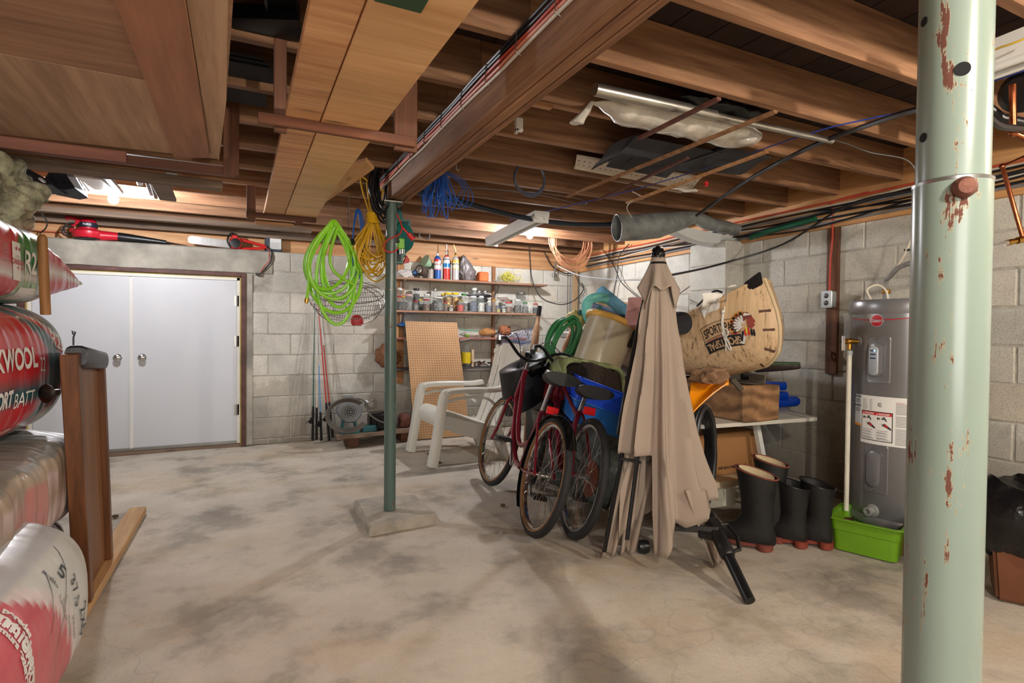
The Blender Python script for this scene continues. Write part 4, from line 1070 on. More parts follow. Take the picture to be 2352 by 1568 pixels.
# danger box
def hx(px, py=960): return (hang(px, py)-am)*HR
bx0, bx1 = hx(1980), hx(2051); by0, by1 = hz(2015, 1013)-zc, hz(2015, 945)-zc
obj('danger_frame', wrap(patch(bx0, bx1, by0, by1), am, zc, .0016), M_INK, t)
k = .004; dm = (bx0+bx1)/2
obj('danger_paper', wrap(patch(bx0+k, bx1-k, by0+k, by1-k), am, zc, .0022), M_LWHITE, t)
obj('danger_bar', wrap(patch(bx0+k, bx1-k, by1-k-.016, by1-k), am, zc, .0028), mat('danger_red', (206, 44, 44), .5, var=0), t)
hw = (bx1-bx0)/2-k; bm = B(); bi = B(); br = B()
for s in (0, 1):
    cx_ = bx0+k+hw*(s+.5)
    q = text_bm('DANGER', .0125, sub=.01, bold=.0003); 
    for v in q.verts: v.co.x += cx_+.003; v.co.y += by1-k-.0082
    merge(bm, wrap(q, am, zc, .0034))
    q = poly_bm([(cx_-.034, by1-k-.012), (cx_-.026, by1-k-.012), (cx_-.030, by1-k-.005)]); merge(bm, wrap(q, am, zc, .0034))
    # tap drawing
    ty = by1-.036
    for (a, b_, c, d) in ((-.030, -.022, -.006, .006), (-.020, -.016, -.005, .005), (-.010, .012, -.003, .003), (-.004, .008, .004, .010)):
        merge(bi, wrap(patch(cx_+a, cx_+b_, ty+c, ty+d), am, zc, .003))
    merge(bi, wrap(poly_bm([(cx_+.010, ty+.003), (cx_+.017, ty-.012), (cx_+.012, ty-.012), (cx_+.006, ty-.003)]), am, zc, .003))
    merge(bi, wrap(poly_bm([(cx_-.002, ty-.030), (cx_+.004, ty-.022), (cx_+.016, ty-.030), (cx_+hw*.48, ty-.048), (cx_+hw*.48, ty-.056), (cx_+.004, ty-.040)], .01), am, zc, .003))
    merge(br, wrap(poly_bm([(cx_+.002, ty-.029), (cx_+.006, ty-.027), (cx_+.022, ty-.036), (cx_+.020, ty-.043), (cx_+.006, ty-.037)], .01), am, zc, .0036))
    for kx in range(4): merge(bi, wrap(poly_bm([(cx_-.010+.001*kx, ty-.026-.004*kx), (cx_-.009+.001*kx, ty-.0245-.004*kx), (cx_+.004, ty-.031-.002*kx), (cx_+.003, ty-.033-.002*kx)]), am, zc, .003))
    for r in range(11):
        if r in (3, 6, 9): continue
        yy = by0+k+.006+r*.0046; merge(bi, wrap(patch(cx_-hw*.44, cx_+hw*(.40-.12*(r % 3)), yy, yy+.0016), am, zc, .003))
obj('danger_lettering', bm, M_LWHITE, t); obj('danger_drawing', bi, M_INK, t); obj('danger_hand', br, mat('danger_red', (206, 44, 44)), t)
bm = B(); rg = random.Random(2)
for r in range(30):
    yy = Hh-.035-r*.0072
    if r in (8, 17): continue
    merge(bm, wrap(patch(bx1+.012, bx1+.012+.095*(.75+.25*rg.random()), yy, yy+.0028), am, zc, .0018))
for r in range(9): 
    yy = Hh-.022-r*.0075
    if yy < by1+.006: break
    merge(bm, wrap(patch(bx0+.004, bx0+.028+.01*rg.random(), yy, yy+.0022), am, zc, .0018)); merge(bm, wrap(patch(bx0+.045, bx0+.06, yy, yy+.0022), am, zc, .0018))
obj('notice_small_print', bm, M_INKG, t)
bm = B(); merge(bm, wrap(text_bm('C', .022, sub=.01), am, zc+Hh-.04, .002)); 
for v in bm.verts: pass
q = text_bm('C', .03, sub=.01)
for v in q.verts: v.co.x += bx0+.098; v.co.y += Hh-.045
q2 = text_bm('SA', .012, sub=.01)
for v in q2.verts: v.co.x += bx0+.10; v.co.y += Hh-.045
bm = merge(wrap(q, am, zc, .002), wrap(q2, am, zc, .002)); obj('approval_mark', bm, M_INK, t)
q = text_bm('WARNING', .008, sub=.01)
for v in q.verts: v.co.x += bx1+.03; v.co.y += Hh-.027
obj('warning_word', wrap(q, am, zc, .002), mat('danger_red', (206, 44, 44)), t)
bm = B()
for i, (s, yy) in enumerate((('RETURN', Hh-.012), ('BURNER', Hh-.06))):
    q = text_bm(s, .013, sub=.01, bold=.0003)
    for v in q.verts: v.co.x += -.024; v.co.y += yy
    merge(bm, wrap(q, aA, zc, .002))
    for r in range(4): merge(bm, wrap(patch(-.042, -.008, yy-.014-.006*r, yy-.012-.006*r), aA, zc, .0018))
obj('side_label_print', bm, M_INK, t)
# relief valve and discharge pipe
p, nrm = hpt(1972, 784); q = p+nrm*.05
bm = B(); lathe(bm, [(.030, 0), (.030, .003), (.02, .008)], p, nrm, 20); obj('valve_flange', bm, M_HEAT2, t)
bm = B(); cyl(bm, p, q, .013, n=12); lathe(bm, [(.017, -.014), (.019, 0), (.017, .014)], q, nrm, 12); cyl(bm, q+V((0, 0, -.045)), q+V((0, 0, .012)), .0125, n=12); cyl(bm, q, q+V((-.01, .03, 0)), .014, n=12)
obj('relief_valve', bm, M_BRASS, t)
bm = B(); cyl(bm, q+V((0, 0, -.05)), q+V((0, 0, -.075)), .016, n=14); obj('coupling', bm, mat('grey_pvc', (170, 176, 178), .4), t)
zlow = at_y(1960, 1168, q.y).z
bm = B(); cyl(bm, q+V((0, 0, -.07)), V((q.x, q.y, zlow)), .0125, n=14); obj('discharge_pipe', bm, mat('white_pvc', (226, 222, 206), .35), t)
bm = B(); M = Matrix.Translation(q+nrm*.004+V((-.03, .012, .0))); box(bm, (-.014, -.002, -.05), (.014, .0, .03), .001, M); obj('tag_plate', bm, M_SILVER, t)
# drain valve
p, nrm = hpt(2004, 1172); bm = B(); lathe(bm, [(.034, 0), (.03, .006), (.018, .01), (.018, .03), (.023, .032), (.023, .046), (.014, .048), (.012, .03)], p, nrm, 24); obj('drain_valve', bm, mat('drain_grey', (150, 152, 150), .4), t)
# top connections
a = at_d(2035, 688, 3.03); a.z = HZ1
bm = B(); cyl(bm, a, a+V((0, 0, .04)), .016, n=12); obj('nipple', bm, mat('grey_pvc', (170, 176, 178)), t)
bm = B(); lathe(bm, [(.019, .035), (.021, .04), (.021, .055), (.017, .06)], a, n=6); obj('brass_nut', bm, M_BRASS, t)
k0 = a+V((0, 0, .06)); bm = B(); e = at_d(2108, 603, 2.75)
tube(bm, spline([k0, k0+V((0, 0, .05)), at_d(2044, 635, 2.98), at_d(2062, 616, 2.9), at_d(2085, 606, 2.82), e, e+V((.2, -.15, .02))], 6), .0125, 10); obj('supply_hose', bm, mat('braided_steel', (190, 188, 184)), t)
bm = B(); c = at_d(2016, 690, 3.0); c.z = HZ1+.005; tube(bm, spline([c+V((-.03, .02, 0)), c+V((-.045, .03, .05)), c+V((-.01, .0, .075)), c+V((.03, -.02, .05)), c+V((.04, -.03, 0))], 6), .006, 8); obj('power_cable', bm, M_WHT, t)
bm = B(); tube(bm, spline([at_d(2050, 628, 3.1), at_d(2078, 582, 3.0), at_d(2096, 540, 2.95), at_d(2108, 505, 2.9), at_d(2130, 490, 2.9)], 5), .007, 8); o = obj('supply_cable', bm, M_WHT, t)
bm = B(); c = at_d(2084, 574, 2.99); box(bm, (-.012, -.012, -.006), (.012, .012, .006), .001, Matrix.Translation(c)); obj('tape_wrap', bm, M_BLK, t)
# wood blocks under heater
bm = B(); box(bm, (3.02, 1.56, 0), (3.56, 1.65, .1), .004, None); tag(obj('timber_block', bm, M_BROWN, smooth=False), 'brown timber under the front of the water heater', 'timber')
bm = B(); box(bm, (3.02, 1.92, 0), (3.56, 2.01, .1), .004, None); tag(obj('timber_block', bm, M_BROWN, smooth=False), 'brown timber under the back of the water heater', 'timber')

# green tub
def open_tub(name, c, yaw, w, l, h, m, label, cat, th=.004, flare=.02, lip=.02, group=None, tilt=(0, 0), rows=True, parent=None):
    M = Matrix.Translation(c) @ Matrix.Rotation(yaw, 4, 'Z') @ Matrix.Rotation(tilt[0], 4, 'X') @ Matrix.Rotation(tilt[1], 4, 'Y')
    def rr(w, l, z, r=.03, n=4):
        P = []
        for sx, sy, s in ((1, 1, 0), (-1, 1, 1), (-1, -1, 2), (1, -1, 3)):
            for i in range(n+1):
                th_ = (s+i/n)*PI/2; P.append(V((sx*(w/2-r)+r*math.cos(th_), sy*(l/2-r)+r*math.sin(th_), z)))
        return P
    f = flare; rings = [rr(w-2*f, l-2*f, 0), rr(w-2*f*.6, l-2*f*.6, h*.62), rr(w-2*f*.6+.008, l-2*f*.6+.008, h*.64), rr(w, l, h-.004), rr(w+2*lip, l+2*lip, h-.002, .04), rr(w+2*lip, l+2*lip, h+.004, .04), rr(w-.004, l-.004, h+.003), rr(w-2*f-.008, l-2*f-.008, .008)]
    bm = B(); loft(bm, rings); bmesh.ops.transform(bm, matrix=M, verts=bm.verts)
    o = obj(name, bm, m, parent); 
    return tag(o, label, cat, group) if parent is None else o
gA = at_z(1903, 1245, 0); gB_ = at_z(1997, 1284, 0); gC = at_z(2062, 1262, 0)
c = (gA+gC)/2; c.x += .02
ax = (gB_-gA); ln = (gC-gB_)
yaw = math.atan2(ln.y, ln.x)
G0 = V((2.985, 1.80, .0))
open_tub('green_tub', V((2.965, 1.775, 0)), .35, .30, .31, .165, mat('lime_plastic', (110, 160, 30), .35, var=.05), 'bright green plastic tub on the floor in front of the water heater', 'tub', flare=.015, lip=.018)

# boots
def boot(name, c, yaw, s, h, m_sole, label, group=None, band=True, lean=0):
    t = thing(name, label, 'boot', c, (0, 0, yaw), group=group, local=True)
    # local: toe towards +x, heel at -x; 
    def R(x0, x1, w, z): return [V(((x0+x1)/2+(x1-x0)/2*math.cos(a)*s, w*math.sin(a)*s, z)) for a in [2*PI*i/20 for i in range(20)]]
    bm = B(); H = h
    prof = [(-.085, .175, .040, .03), (-.088, .18, .046, .055), (-.085, .155, .046, .085), (-.082, .085, .045, .12), (-.08, .055, .047, .17), (-.085, .06, .053, .25*H/.4), (-.09, .072, .060, .33*H/.4), (-.095, .082, .066, H-.02), (-.096, .085, .067, H)]
    rings = [R(a, b_, w, z) for a, b_, w, z in prof]
    inn = [R(a+.004, b_-.004, w-.004, z) for a, b_, w, z in reversed(prof[4:])]
    loft(bm, rings+inn)
    for v in bm.verts:
        if v.co.z > H*.7: v.co.z += .22*v.co.x*(v.co.z-H*.7)/(H*.3)
        v.co += noise.noise_vector(v.co*16+V(c))*.0035
    obj('shaft', bm, mat('boot_rubber', (27, 26, 26), .55, var=.35, vs=9, bmp=.2, bs=25), t)
    bm = B()
    for (a, b_, z0, z1, w) in ((-.088, -.02, 0, .034, .045), (-.03, .19, .012, .03, .048)):
        loft(bm, [R(a, b_, w, z0), R(a-.002, b_+.004, w+.003, z1)])
    obj('sole', bm, m_sole, t)
    def lipring(dz, m, nm):
        bm = B(); pts = []
        for q in R(-.098, .087, .069, H-dz): q.z += .22*q.x; pts.append(q)
        tube(bm, pts, .0045, 6, loop=True); obj(nm, bm, m, t)
    lipring(.0, m_sole if band else M_BLACKP, 'top_band')
    if band:
        bm = B(); loft(bm, [[q+V((0, 0, .22*q.x+dz)) for q in R(-.086+dd_, .075-dd_, .056-dd_, H)] for dz, dd_ in ((.003, .003), (-.12, .03))], True, False); obj('lining', bm, mat('boot_lining', (196, 178, 144), .9), t)
    bm = B(); lathe(bm, [(.005, 0), (.003, .003)], (-.02, -.064*1.03, H-.06), (0, -1, 0), 8); obj('rivet', bm, M_STEEL, t)
    return t
M_SOLE = mat('red_sole', (142, 62, 46), .7, var=.2); M_SOLE2 = mat('brown_red_sole', (128, 66, 54), .8, var=.3)
b1 = at_z(1738, 1268, 0)
boot('rubber_boot', b1+V((.05, .06, 0)), math.radians(118), 1.15, .395, M_SOLE2, 'tallest black rubber boot, left of the row, with wide cream lining and red rim')
b2 = at_z(1778, 1262, 0); boot('rubber_boot', b2+V((.10, .12, 0)), math.radians(116), 1.0, .43, M_SOLE2, 'black rubber boot with red rim standing just behind the tallest one')
b3 = at_z(1850, 1262, 0); boot('rubber_boot', b3+V((.00, .09, 0)), math.radians(112), .95, .325, M_SOLE, 'shorter plain black boot with bright red sole, second from the green tub', band=False)
b4 = at_z(1892, 1264, 0); boot('rubber_boot', b4+V((.03, .07, 0)), math.radians(110), .95, .33, M_SOLE, 'shorter plain black boot with bright red sole, right beside the green tub', band=False)

# trash can with black bag
tc = at_z(2352, 1395, 0)+V((.10, .06, 0))
t = thing('waste_bin', 'brown waste bin lined with a black bag, cut by the right edge', 'bin', tc)
bm = B(); M = Matrix.Translation(tc) @ Matrix.Rotation(.5, 4, 'Z')
def sq(w, z): return [M @ V((w*a, w*b_*.8, z)) for a, b_ in ((1, 1), (-1, 1), (-1, -1), (1, -1))]
loft(bm, [sq(.10, 0), sq(.14, .40)]); bmesh.ops.bevel(bm, geom=bm.edges[:], offset=.012, segments=2, affect='EDGES'); obj('bin', bm, mat('bin_brown', (112, 66, 40), .5), t)
bm = B(); rings = []
for z, r in ((.18, .10), (.22, .155), (.30, .185), (.36, .20), (.42, .20), (.47, .17), (.50, .13), (.46, .10)):
    rings.append([V((tc.x+r*math.cos(a), tc.y+r*math.sin(a), z))+noise.noise_vector(V((a*2, z*14, 3)))*.035 for a in [2*PI*i/40 for i in range(40)]])
loft(bm, rings); jitter(bm, .012, 22); obj('bin_bag', bm, mat('black_film', (16, 16, 18), .22, var=0, bmp=.5, bs=30), t, ang=1.0)

# ------------------------------------------------------------------ LEFT FRONT: insulation packs, stand, lumber
M_PRINT = vcmat('printed_film', .36, grain=.10, gs=10, coat=.3, bmp=.15, bs=18)
def pack(label, x0, x1, y0, y1, z0, z1, r, col, wr=.006, taper=None, seg=170, nrng=72, yaw=0, pinch=0.35):
    """long bale lying along y, rounded section; ends bulge in"""
    rings = []; cx_, cz = (x0+x1)/2, (z0+z1)/2; hx_, hz_ = (x1-x0)/2, (z1-z0)/2; L = y1-y0
    for i in range(seg+1):
        s = i/seg; y = y0+L*s; e = min(s, 1-s)*L
        k = 1-(1-min(1, e/.16))**2*pinch
        f = 0
        if taper and s > taper[0]: f = (s-taper[0])/(1-taper[0]); k = 1-f**taper[1]*(1-.03)
        ring = []
        for j in range(nrng):
            a = 2*PI*j/nrng; c, s_ = math.cos(a), math.sin(a); p = 2/5.0 if r < .5 else 2/3.2
            X = math.copysign(abs(c)**p, c)*hx_; Z = math.copysign(abs(s_)**p, s_)*hz_
            kz = k if not taper else (1-(1-k)*1.0)
            q = V((cx_+X*(1-(1-k)*(.97 if taper else .8))+((1-k)*taper[3] if taper and f > 0 else 0), y, cz+Z*kz+(taper[2]*(1-k) if taper else 0)))
            q += noise.noise_vector(V((q.x*3, q.y*26, q.z*3)))*wr+noise.noise_vector(q*5)*wr*1.6
            ring.append(q)
        rings.append(ring)
    bm = B(); loft(bm, rings)
    if yaw:
        c = V((cx_, (y0+y1)/2, cz)); bmesh.ops.rotate(bm, cent=c, matrix=Matrix.Rotation(yaw, 3, 'Z'), verts=bm.verts)
    return tag(obj('insulation_pack', bm, M_PRINT, col=col, ang=2.5), label, 'insulation pack')
RED = (198, 34, 44); WHT = (226, 224, 218); TEAL = (48, 92, 100); GRN = (40, 130, 62); PINK = (214, 96, 110)
def seen(p): d = p-CAM; k = d.dot(CF); return 1176+FPX*d.dot(CR)/k, 784-FPX*d.dot(CU)/k
def col1(p, n):      # R24 pack, top
    y, z = p.y, p.z
    if y > 3.36: return (222, 220, 214)
    if y > 2.80:
        if abs(z-1.35+(y-2.8)*.02) < .014: return WHT
        return RED if (y > 2.84 or z > 1.36) and z > 1.245 else (218, 168, 150)
    if z > 1.462: return (206, 206, 206)
    if 1.29 < z < 1.322: return (214, 212, 208)
    if y < 2.47: return RED if z > 1.30 else (220, 204, 202) if y < 2.36 else (184, 40, 50)
    if y < 2.52+.02*math.sin(z*40): return RED
    if y < 2.74: return GRN if z > 1.30 else (150, 180, 148)
    return (200, 202, 194)
pk1 = pack('topmost insulation pack with red and green print, pointed at its far end', -1.35, -.70, 1.6, 3.45, 1.205, 1.505, .4, col1, .004, taper=(.66, 1.05, -.02, .31), seg=180)
def col2(p, n):
    y, z = p.y, p.z; e = 2.95-.35*((z-.96)/.25)**2
    if y > e-.02: return (186, 190, 188) if z < .90 else (84, 108, 112)
    if y > e-.045: return WHT
    if y > e-.10: return RED
    if y > e-.23: return TEAL if z > .78 else (150, 160, 160)
    b_ = .925-(y-2.2)*.02
    if b_-.065 < z < b_+.0: return TEAL
    if z < b_ and z > .70 and y > e-.36: return RED
    return RED
pk2 = pack('rounded insulation pack with red and teal print, second from the top of the pile', -1.35, -.66, 1.5, 3.02, .70, 1.215, .8, col2, .004)
def col3(p, n):
    v = noise.noise(V((p.y*5, p.z*5, p.x*3))); y, z = p.y, p.z
    if n.z > .6: return (168, 170, 166) if v > 0 else (140, 138, 130)
    if y > 2.92: return (120, 112, 104)
    if y > 2.72 and z < .62: return (70, 112, 78)
    if z > .60: return (176, 158, 138)
    return (196, 130, 124) if v > .1 else (172, 150, 132) if v > -.15 else (206, 186, 182)
pk3 = pack('crumpled insulation pack in clear film with pink, tan and green print, third from the top', -1.35, -.60, 1.7, 3.08, .33, .70, .4, col3, .012)
pk5 = pack('insulation pack at the bottom of the pile, mostly hidden behind the white one', -1.35, -.66, 2.3, 3.05, .0, .34, .4, lambda p, n: (120, 60, 60), .006)
def col4(p, n):
    u = seen(p); x, y = u
    w = -.27
    Z, Y = p.z, p.y
    d = math.hypot((Y-1.25)/.80, Z/.56)
    if n.z > .8: return (196, 200, 204)
    if d < 1 : return PINK
    if d < 1.06: return (236, 224, 222)
    if Z < .13 and Y > 2.1: return (140, 158, 158)
    return (216, 218, 214)
pk4 = pack('white and pink insulation pack on the floor in front of the pile', -1.2, -.44, 1.20, 2.33, .0, .53, .8, col4, .0035)
# printing
def sideprint(pk, s, px, py, size, m, rot=0, bold=0, lift=.003, xs=1.0, name='lettering', reach=.5, dy=0):
    """text laid on the +x side of a pack round the spot seen at a pixel"""
    tree = bvh_of(pk); d = ray(px, py).normalized(); h = tree.ray_cast(CAM, d)
    if h[0] is None: return
    q = text_bm(s, size, sub=.02, bold=bold, xs=xs)
    n = h[1]
    if n.dot(d) > 0: n = -n
    n = V((1, 0, 0))*.55+n*.45; n.normalize()
    u = V((0, 0, 1)).cross(n).normalized(); v = n.cross(u).normalized()
    R = Matrix.Rotation(rot, 3, n); u = R @ u; v = R @ v
    project(q, tree, h[0], u, v, lift, .25)
    return obj(name, q, m, pk)
M_PW = mat('print_white', (236, 234, 230), .4, var=0); M_PD = mat('print_dark', (46, 62, 66), .4, var=0); M_PG = mat('print_grey', (150, 152, 152), .4, var=0)
sideprint(pk1, 'R24', 74, 608, .115, M_PW, bold=.002)
tree = bvh_of(pk1)
def flatprint(pk, poly, px, py, m, name, rot=0, lift=.002):
    tree = bvh_of(pk); d = ray(px, py).normalized(); h = tree.ray_cast(CAM, d)
    if h[0] is None: return
    n = V((1, 0, 0)); u = V((0, 1, 0)); v = V((0, 0, 1)); R = Matrix.Rotation(rot, 3, n)
    return obj(name, project(poly_bm(poly, .02), tree, h[0], R @ u, R @ v, lift, .25), m, pk)
flatprint(pk1, [(-.04, -.066), (.04, -.066), (.036, -.03), (.04, 0), (.034, .04), (.034, .066), (-.04, .066), (-.042, 0)], 38, 600, M_PW, 'print_panel')
sideprint(pk1, 'CANADA', 38, 602, .026, mat('print_red', (190, 44, 54), .4, var=0), lift=.005, bold=.0006)
sideprint(pk1, 'MADE IN', 38, 590, .012, M_PG, lift=.005)
sideprint(pk1, '• ♦ • ♦ •', 38, 572, .016, mat('print_red', (190, 44, 54)), lift=.005); sideprint(pk1, '• ♦ • ♦ •', 42, 616, .016, mat('print_red', (190, 44, 54)), lift=.005)
flatprint(pk1, [(-.10, -.055), (.085, -.055), (.10, .05), (-.10, .045)], 14, 690, M_PW, 'print_panel')
flatprint(pk1, [(-.02, -.055), (.02, -.055), (.022, .0), (.018, .055), (-.018, .055), (-.022, 0)], 48, 686, mat('print_pale_green', (176, 206, 172), .4, var=0), 'print_panel')
for i in range(5): sideprint(pk1, 'isolation', 10, 560+9*i, .012, M_PG)
sideprint(pk1, 'INSULATION', 82, 680, .014, M_PD)
sideprint(pk2, 'ROCKWOOL', 12, 832, .098, M_PW, bold=.003)
sideprint(pk2, '22', 96, 838, .075, M_PW, rot=-.08)
sideprint(pk2, 'COMFORT', -22, 932, .072, M_PW, bold=.003); sideprint(pk2, 'BATT', 55, 918, .072, M_PW)
sideprint(pk2, 'R22', 132, 786, .085, M_PW, rot=-.3)
flatprint(pk2, [(-.07, -.06), (.05, -.06), (.07, .07), (-.05, .07)], 72, 1000, M_PW, 'print_panel'); sideprint(pk2, 'A', 64, 1000, .10, mat('print_red', (190, 44, 54)), lift=.005)
sideprint(pk2, 'insulation', 8, 990, .025, M_PW); sideprint(pk2, 'comfortable', 10, 1003, .014, M_PW); sideprint(pk2, 'ready', 12, 1022, .02, M_PW)
RR = -1.35
for s, x, y, sz, m in (('5', 140, 1314, .075, M_PD), ('37.5', 172, 1356, .06, M_PD), ('2x6', 190, 1420, .07, M_PD), ('Batts', 122, 1338, .018, M_PD), ('Blocks', 112, 1325, .018, M_PD), ('Coverage', 148, 1400, .018, M_PD), ('Superficie', 142, 1392, .018, M_PD), ('Stud depth', 168, 1440, .018, M_PD), ('Montants', 158, 1436, .018, M_PD), ('EDGE', 182, 1500, .024, M_PD), ('R24', 188, 1530, .05, M_PD)):
    sideprint(pk4, s, x, y, sz, m, rot=RR)
for s, x, y, sz in (('Aislamiento', 30, 1445, .06), ('Isolant thermique', 66, 1495, .06), ('Para paredes', 20, 1410, .028), ('Pour murs extérieurs', 40, 1490, .028)):
    sideprint(pk4, s, x, y, sz, M_PW, rot=RR-.15, bold=.0015)
for (x, y) in ((120, 1380), (140, 1440), (150, 1315)):
    flatprint(pk4, [(-.09, -.0012), (.09, -.0012), (.09, .0012), (-.09, .0012)], x, y, M_INK, 'printed_line', rot=.75)
# fluffy loose insulation on top
bm = B(); bmesh.ops.create_icosphere(bm, subdivisions=5, radius=1)
cc = V((-.88, 2.84, 1.63))
for v in bm.verts:
    n = v.co.copy(); r = 1+.35*noise.noise(n*2)+.22*noise.noise(n*5)+.10*noise.noise(n*12); v.co = cc+V((n.x*.15*r, n.y*.24*r, n.z*.15*r))
    if v.co.z < 1.51: v.co.z = 1.51+(v.co.z-1.51)*.05
tag(obj('loose_insulation', bm, mat('wool_grey_green', (176, 176, 150), .98, var=.45, vs=14, bmp=1, bs=60), ang=2.5), 'ragged lump of grey-green loose insulation on top of the pile', 'insulation')
# wooden handle in front of top pack
a = at_x(97, 545, -.675); b_ = at_x(105, 722, -.675)
bm = B(); tube(bm, [b_, b_.lerp(a, .5), a, a+V((0, 0, .012))], [.017, .017, .016, .008], 14)
tag(obj('tool_handle', bm, wood('handle_wood', (176, 126, 72), (140, 94, 50), 'z', .55, knots=.2)), 'short round wooden handle standing upright against the top insulation pack', 'handle')
# brown upright stand with padded top
pF = at_z(208, 1378, 0.04); pB = at_z(250, 1282, 0.04)
t = thing('padded_stand', 'brown wooden stand with black padded top leaning at the insulation pile', 'stand', pF)
tF = at_x(172, 812, pF.x-.02)
hgt = tF.z-.04
M_STN = wood('stained_wood', (124, 78, 46), (84, 52, 32), 'z', .4, knots=.3)
def leanbar(p0, p1, w_, d_, m, nm): bm = B(); stick(bm, p0, p1, w_, d_, (0, 1, 0), bev=.003); return obj(nm, bm, m, t, smooth=False)
f0 = V((pF.x-.02, pF.y, .04)); f1 = V((tF.x-.015, tF.y, tF.z))
g1p = at_x(232, 838, pB.x-.035); g0 = V((pB.x, pB.y, .04)); g1 = V((g1p.x, g1p.y, g1p.z))
leanbar(f0, f1, .055, .045, M_STN, 'stile')
leanbar(g0, g1, .03, .04, M_STN, 'stile')
bm = B(); A = [f0+V((-.01, .02, 0)), g0+V((-.01, -.01, 0)), g1+V((-.01, -.01, 0)), f1+V((-.01, .02, -.03))]
vv = [bm.verts.new(p) for p in A]; ww = [bm.verts.new(p+V((-.014, 0, 0))) for p in A]
bm.faces.new(vv); bm.faces.new(ww[::-1])
for i in range(4): bm.faces.new((vv[i], vv[(i+1) % 4], ww[(i+1) % 4], ww[i]))
obj('panel', bm, wood('stained_panel', (156, 104, 60), (124, 80, 44), 'z', .45, knots=.2), t, smooth=False)
bm = B(); a = f1+V((.012, .03, -.012)); b_ = g1+V((-.01, .02, .02)); x, y, z = frame(b_-a)
rings = [[c+x*(.036*math.copysign(abs(math.cos(q))**.6, math.cos(q)))+y*(.042*math.copysign(abs(math.sin(q))**.6, math.sin(q)))*k for q in [2*PI*i/24 for i in range(24)]] for c, k in ((a, .8), (a+z*.01, 1), (a.lerp(b_, .5), 1), (b_-z*.01, 1), (b_, .8))]
loft(bm, rings); obj('padded_top', bm, mat('black_vinyl', (36, 38, 46), .42, var=.2, vs=30, bmp=.3), t)
bm = B(); k = f1+V((-.0, .05, .03)); tube(bm, [k, k+V((0, 0, .03)), k+V((.006, 0, .05)), k+V((-.004, 0, .055)), k+V((0, 0, .04))], .003, 6); obj('eye_hook', bm, M_BLACKM, t)
bm = B(); k = f1+V((-.03, -.02, -.14)); lathe(bm, [(.012, 0), (.014, .03), (.03, .035), (.034, .045), (.026, .052), (.012, .054)], k, (-.6, -.8, 0), 18); obj('knob', bm, mat('dark_metal', (62, 54, 48), .35, .8), t)
# lumber on the floor
bm = B(); a = at_z(300, 1190, .03); b_ = at_z(175, 1430, .03); a.z = b_.z = .02
stick(bm, V((-.555, 3.98, .02)), V((-.58, 2.0, .02)), .088, .04, bev=.003)
tag(obj('floor_lumber', bm, wood('fresh_pine', (226, 184, 128), (198, 150, 98), 'y', .6, knots=.6), smooth=False), 'pale pine stud lying on the floor under the padded stand', 'lumber')
# ------------------------------------------------------------------ BACK WALL SHELVES
SH = []
M_SHELF = wood('shelf_wood', (176, 138, 112), (142, 106, 84), 'x', .75)
M_STRUT = wood('strut_wood', (186, 132, 86), (150, 100, 62), 'z', .7)
def shelf(x0, x1, yf, z, th, m, label):
    bm = B(); box(bm, (x0, yf, z-th), (x1, YB-.035, z), .003); o = tag(obj('wall_shelf', bm, m, smooth=False), label, 'shelf'); return o
shelf(1.41, 3.215, 5.65, 1.665, .022, M_SHELF, 'top brown shelf board on the back wall, carrying the gas cylinders')
shelf(1.41, 3.13, 5.65, 1.325, .022, M_SHELF, 'middle shelf board on the back wall, crowded with jars')
shelf(1.43, 2.95, 5.66, 1.045, .022, wood('pink_shelf', (204, 140, 122), (160, 104, 88), 'x', .7), 'lowest reddish shelf board on the back wall behind the pegboard')
for x in (1.535, 2.62):
    hw_ = .035 if x < 2 else .02
    bm = B(); box(bm, (x-hw_, YB-.035, .55), (x+hw_, YB-.004, 1.86), .003)
    tag(obj('shelf_upright', bm, M_STRUT, smooth=False), 'vertical wooden batten behind the shelves, %s' % ('left one by the pegboard' if x < 2 else 'right one near the yellow twine'), 'batten')
    for z in (1.643, 1.303):
        bm = B(); a = V((x+.0, YB-.04, z-.14)); tube(bm, [a, V((x, 5.68, z-.004))], .006, 6); tube(bm, [V((x, YB-.04, z-.16)), V((x, YB-.04, z-.003)), V((x, 5.67, z-.004))], .006, 6)
        tag(obj('shelf_bracket', bm, M_STEEL), 'thin metal bracket under the %s shelf at the %s batten' % ('top' if z > 1.5 else 'middle', 'left' if x < 2 else 'right'), 'bracket')
# glass jars with contents
def glass():
    m, nt, b = _new('jar_glass'); b.inputs['Base Color'].default_value = (.42, .47, .45, 1); b.inputs['Roughness'].default_value = .05
    b.inputs['Alpha'].default_value = .20; b.inputs['Specular IOR Level'].default_value = .9; return m
M_GLASS = glass()
def contents(name, c1, c2, sc=120):
    if name in MATS: return MATS[name]
    m, nt, b = _new(name); v = coords(nt, rnd=True); vo = nt.nodes.new('ShaderNodeTexVoronoi'); vo.inputs['Scale'].default_value = sc; nt.links.new(v, vo.inputs['Vector'])
    sp = nt.nodes.new('ShaderNodeSeparateColor'); nt.links.new(vo.outputs['Color'], sp.inputs[0])
    nt.links.new(ramp(nt, sp.outputs[0], [(.2, lin(c2)), (.8, lin(c1))]), b.inputs['Base Color']); b.inputs['Roughness'].default_value = .4; b.inputs['Metallic'].default_value = .4
    bump(nt, b, vo.outputs['Distance'], 1.0, .004); return m
C_NAIL = contents('nails', (122, 112, 104), (46, 40, 38)); C_SCREW = contents('screws', (170, 166, 160), (58, 55, 54)); C_DARK = contents('dark_bits', (84, 78, 76), (28, 26, 26))
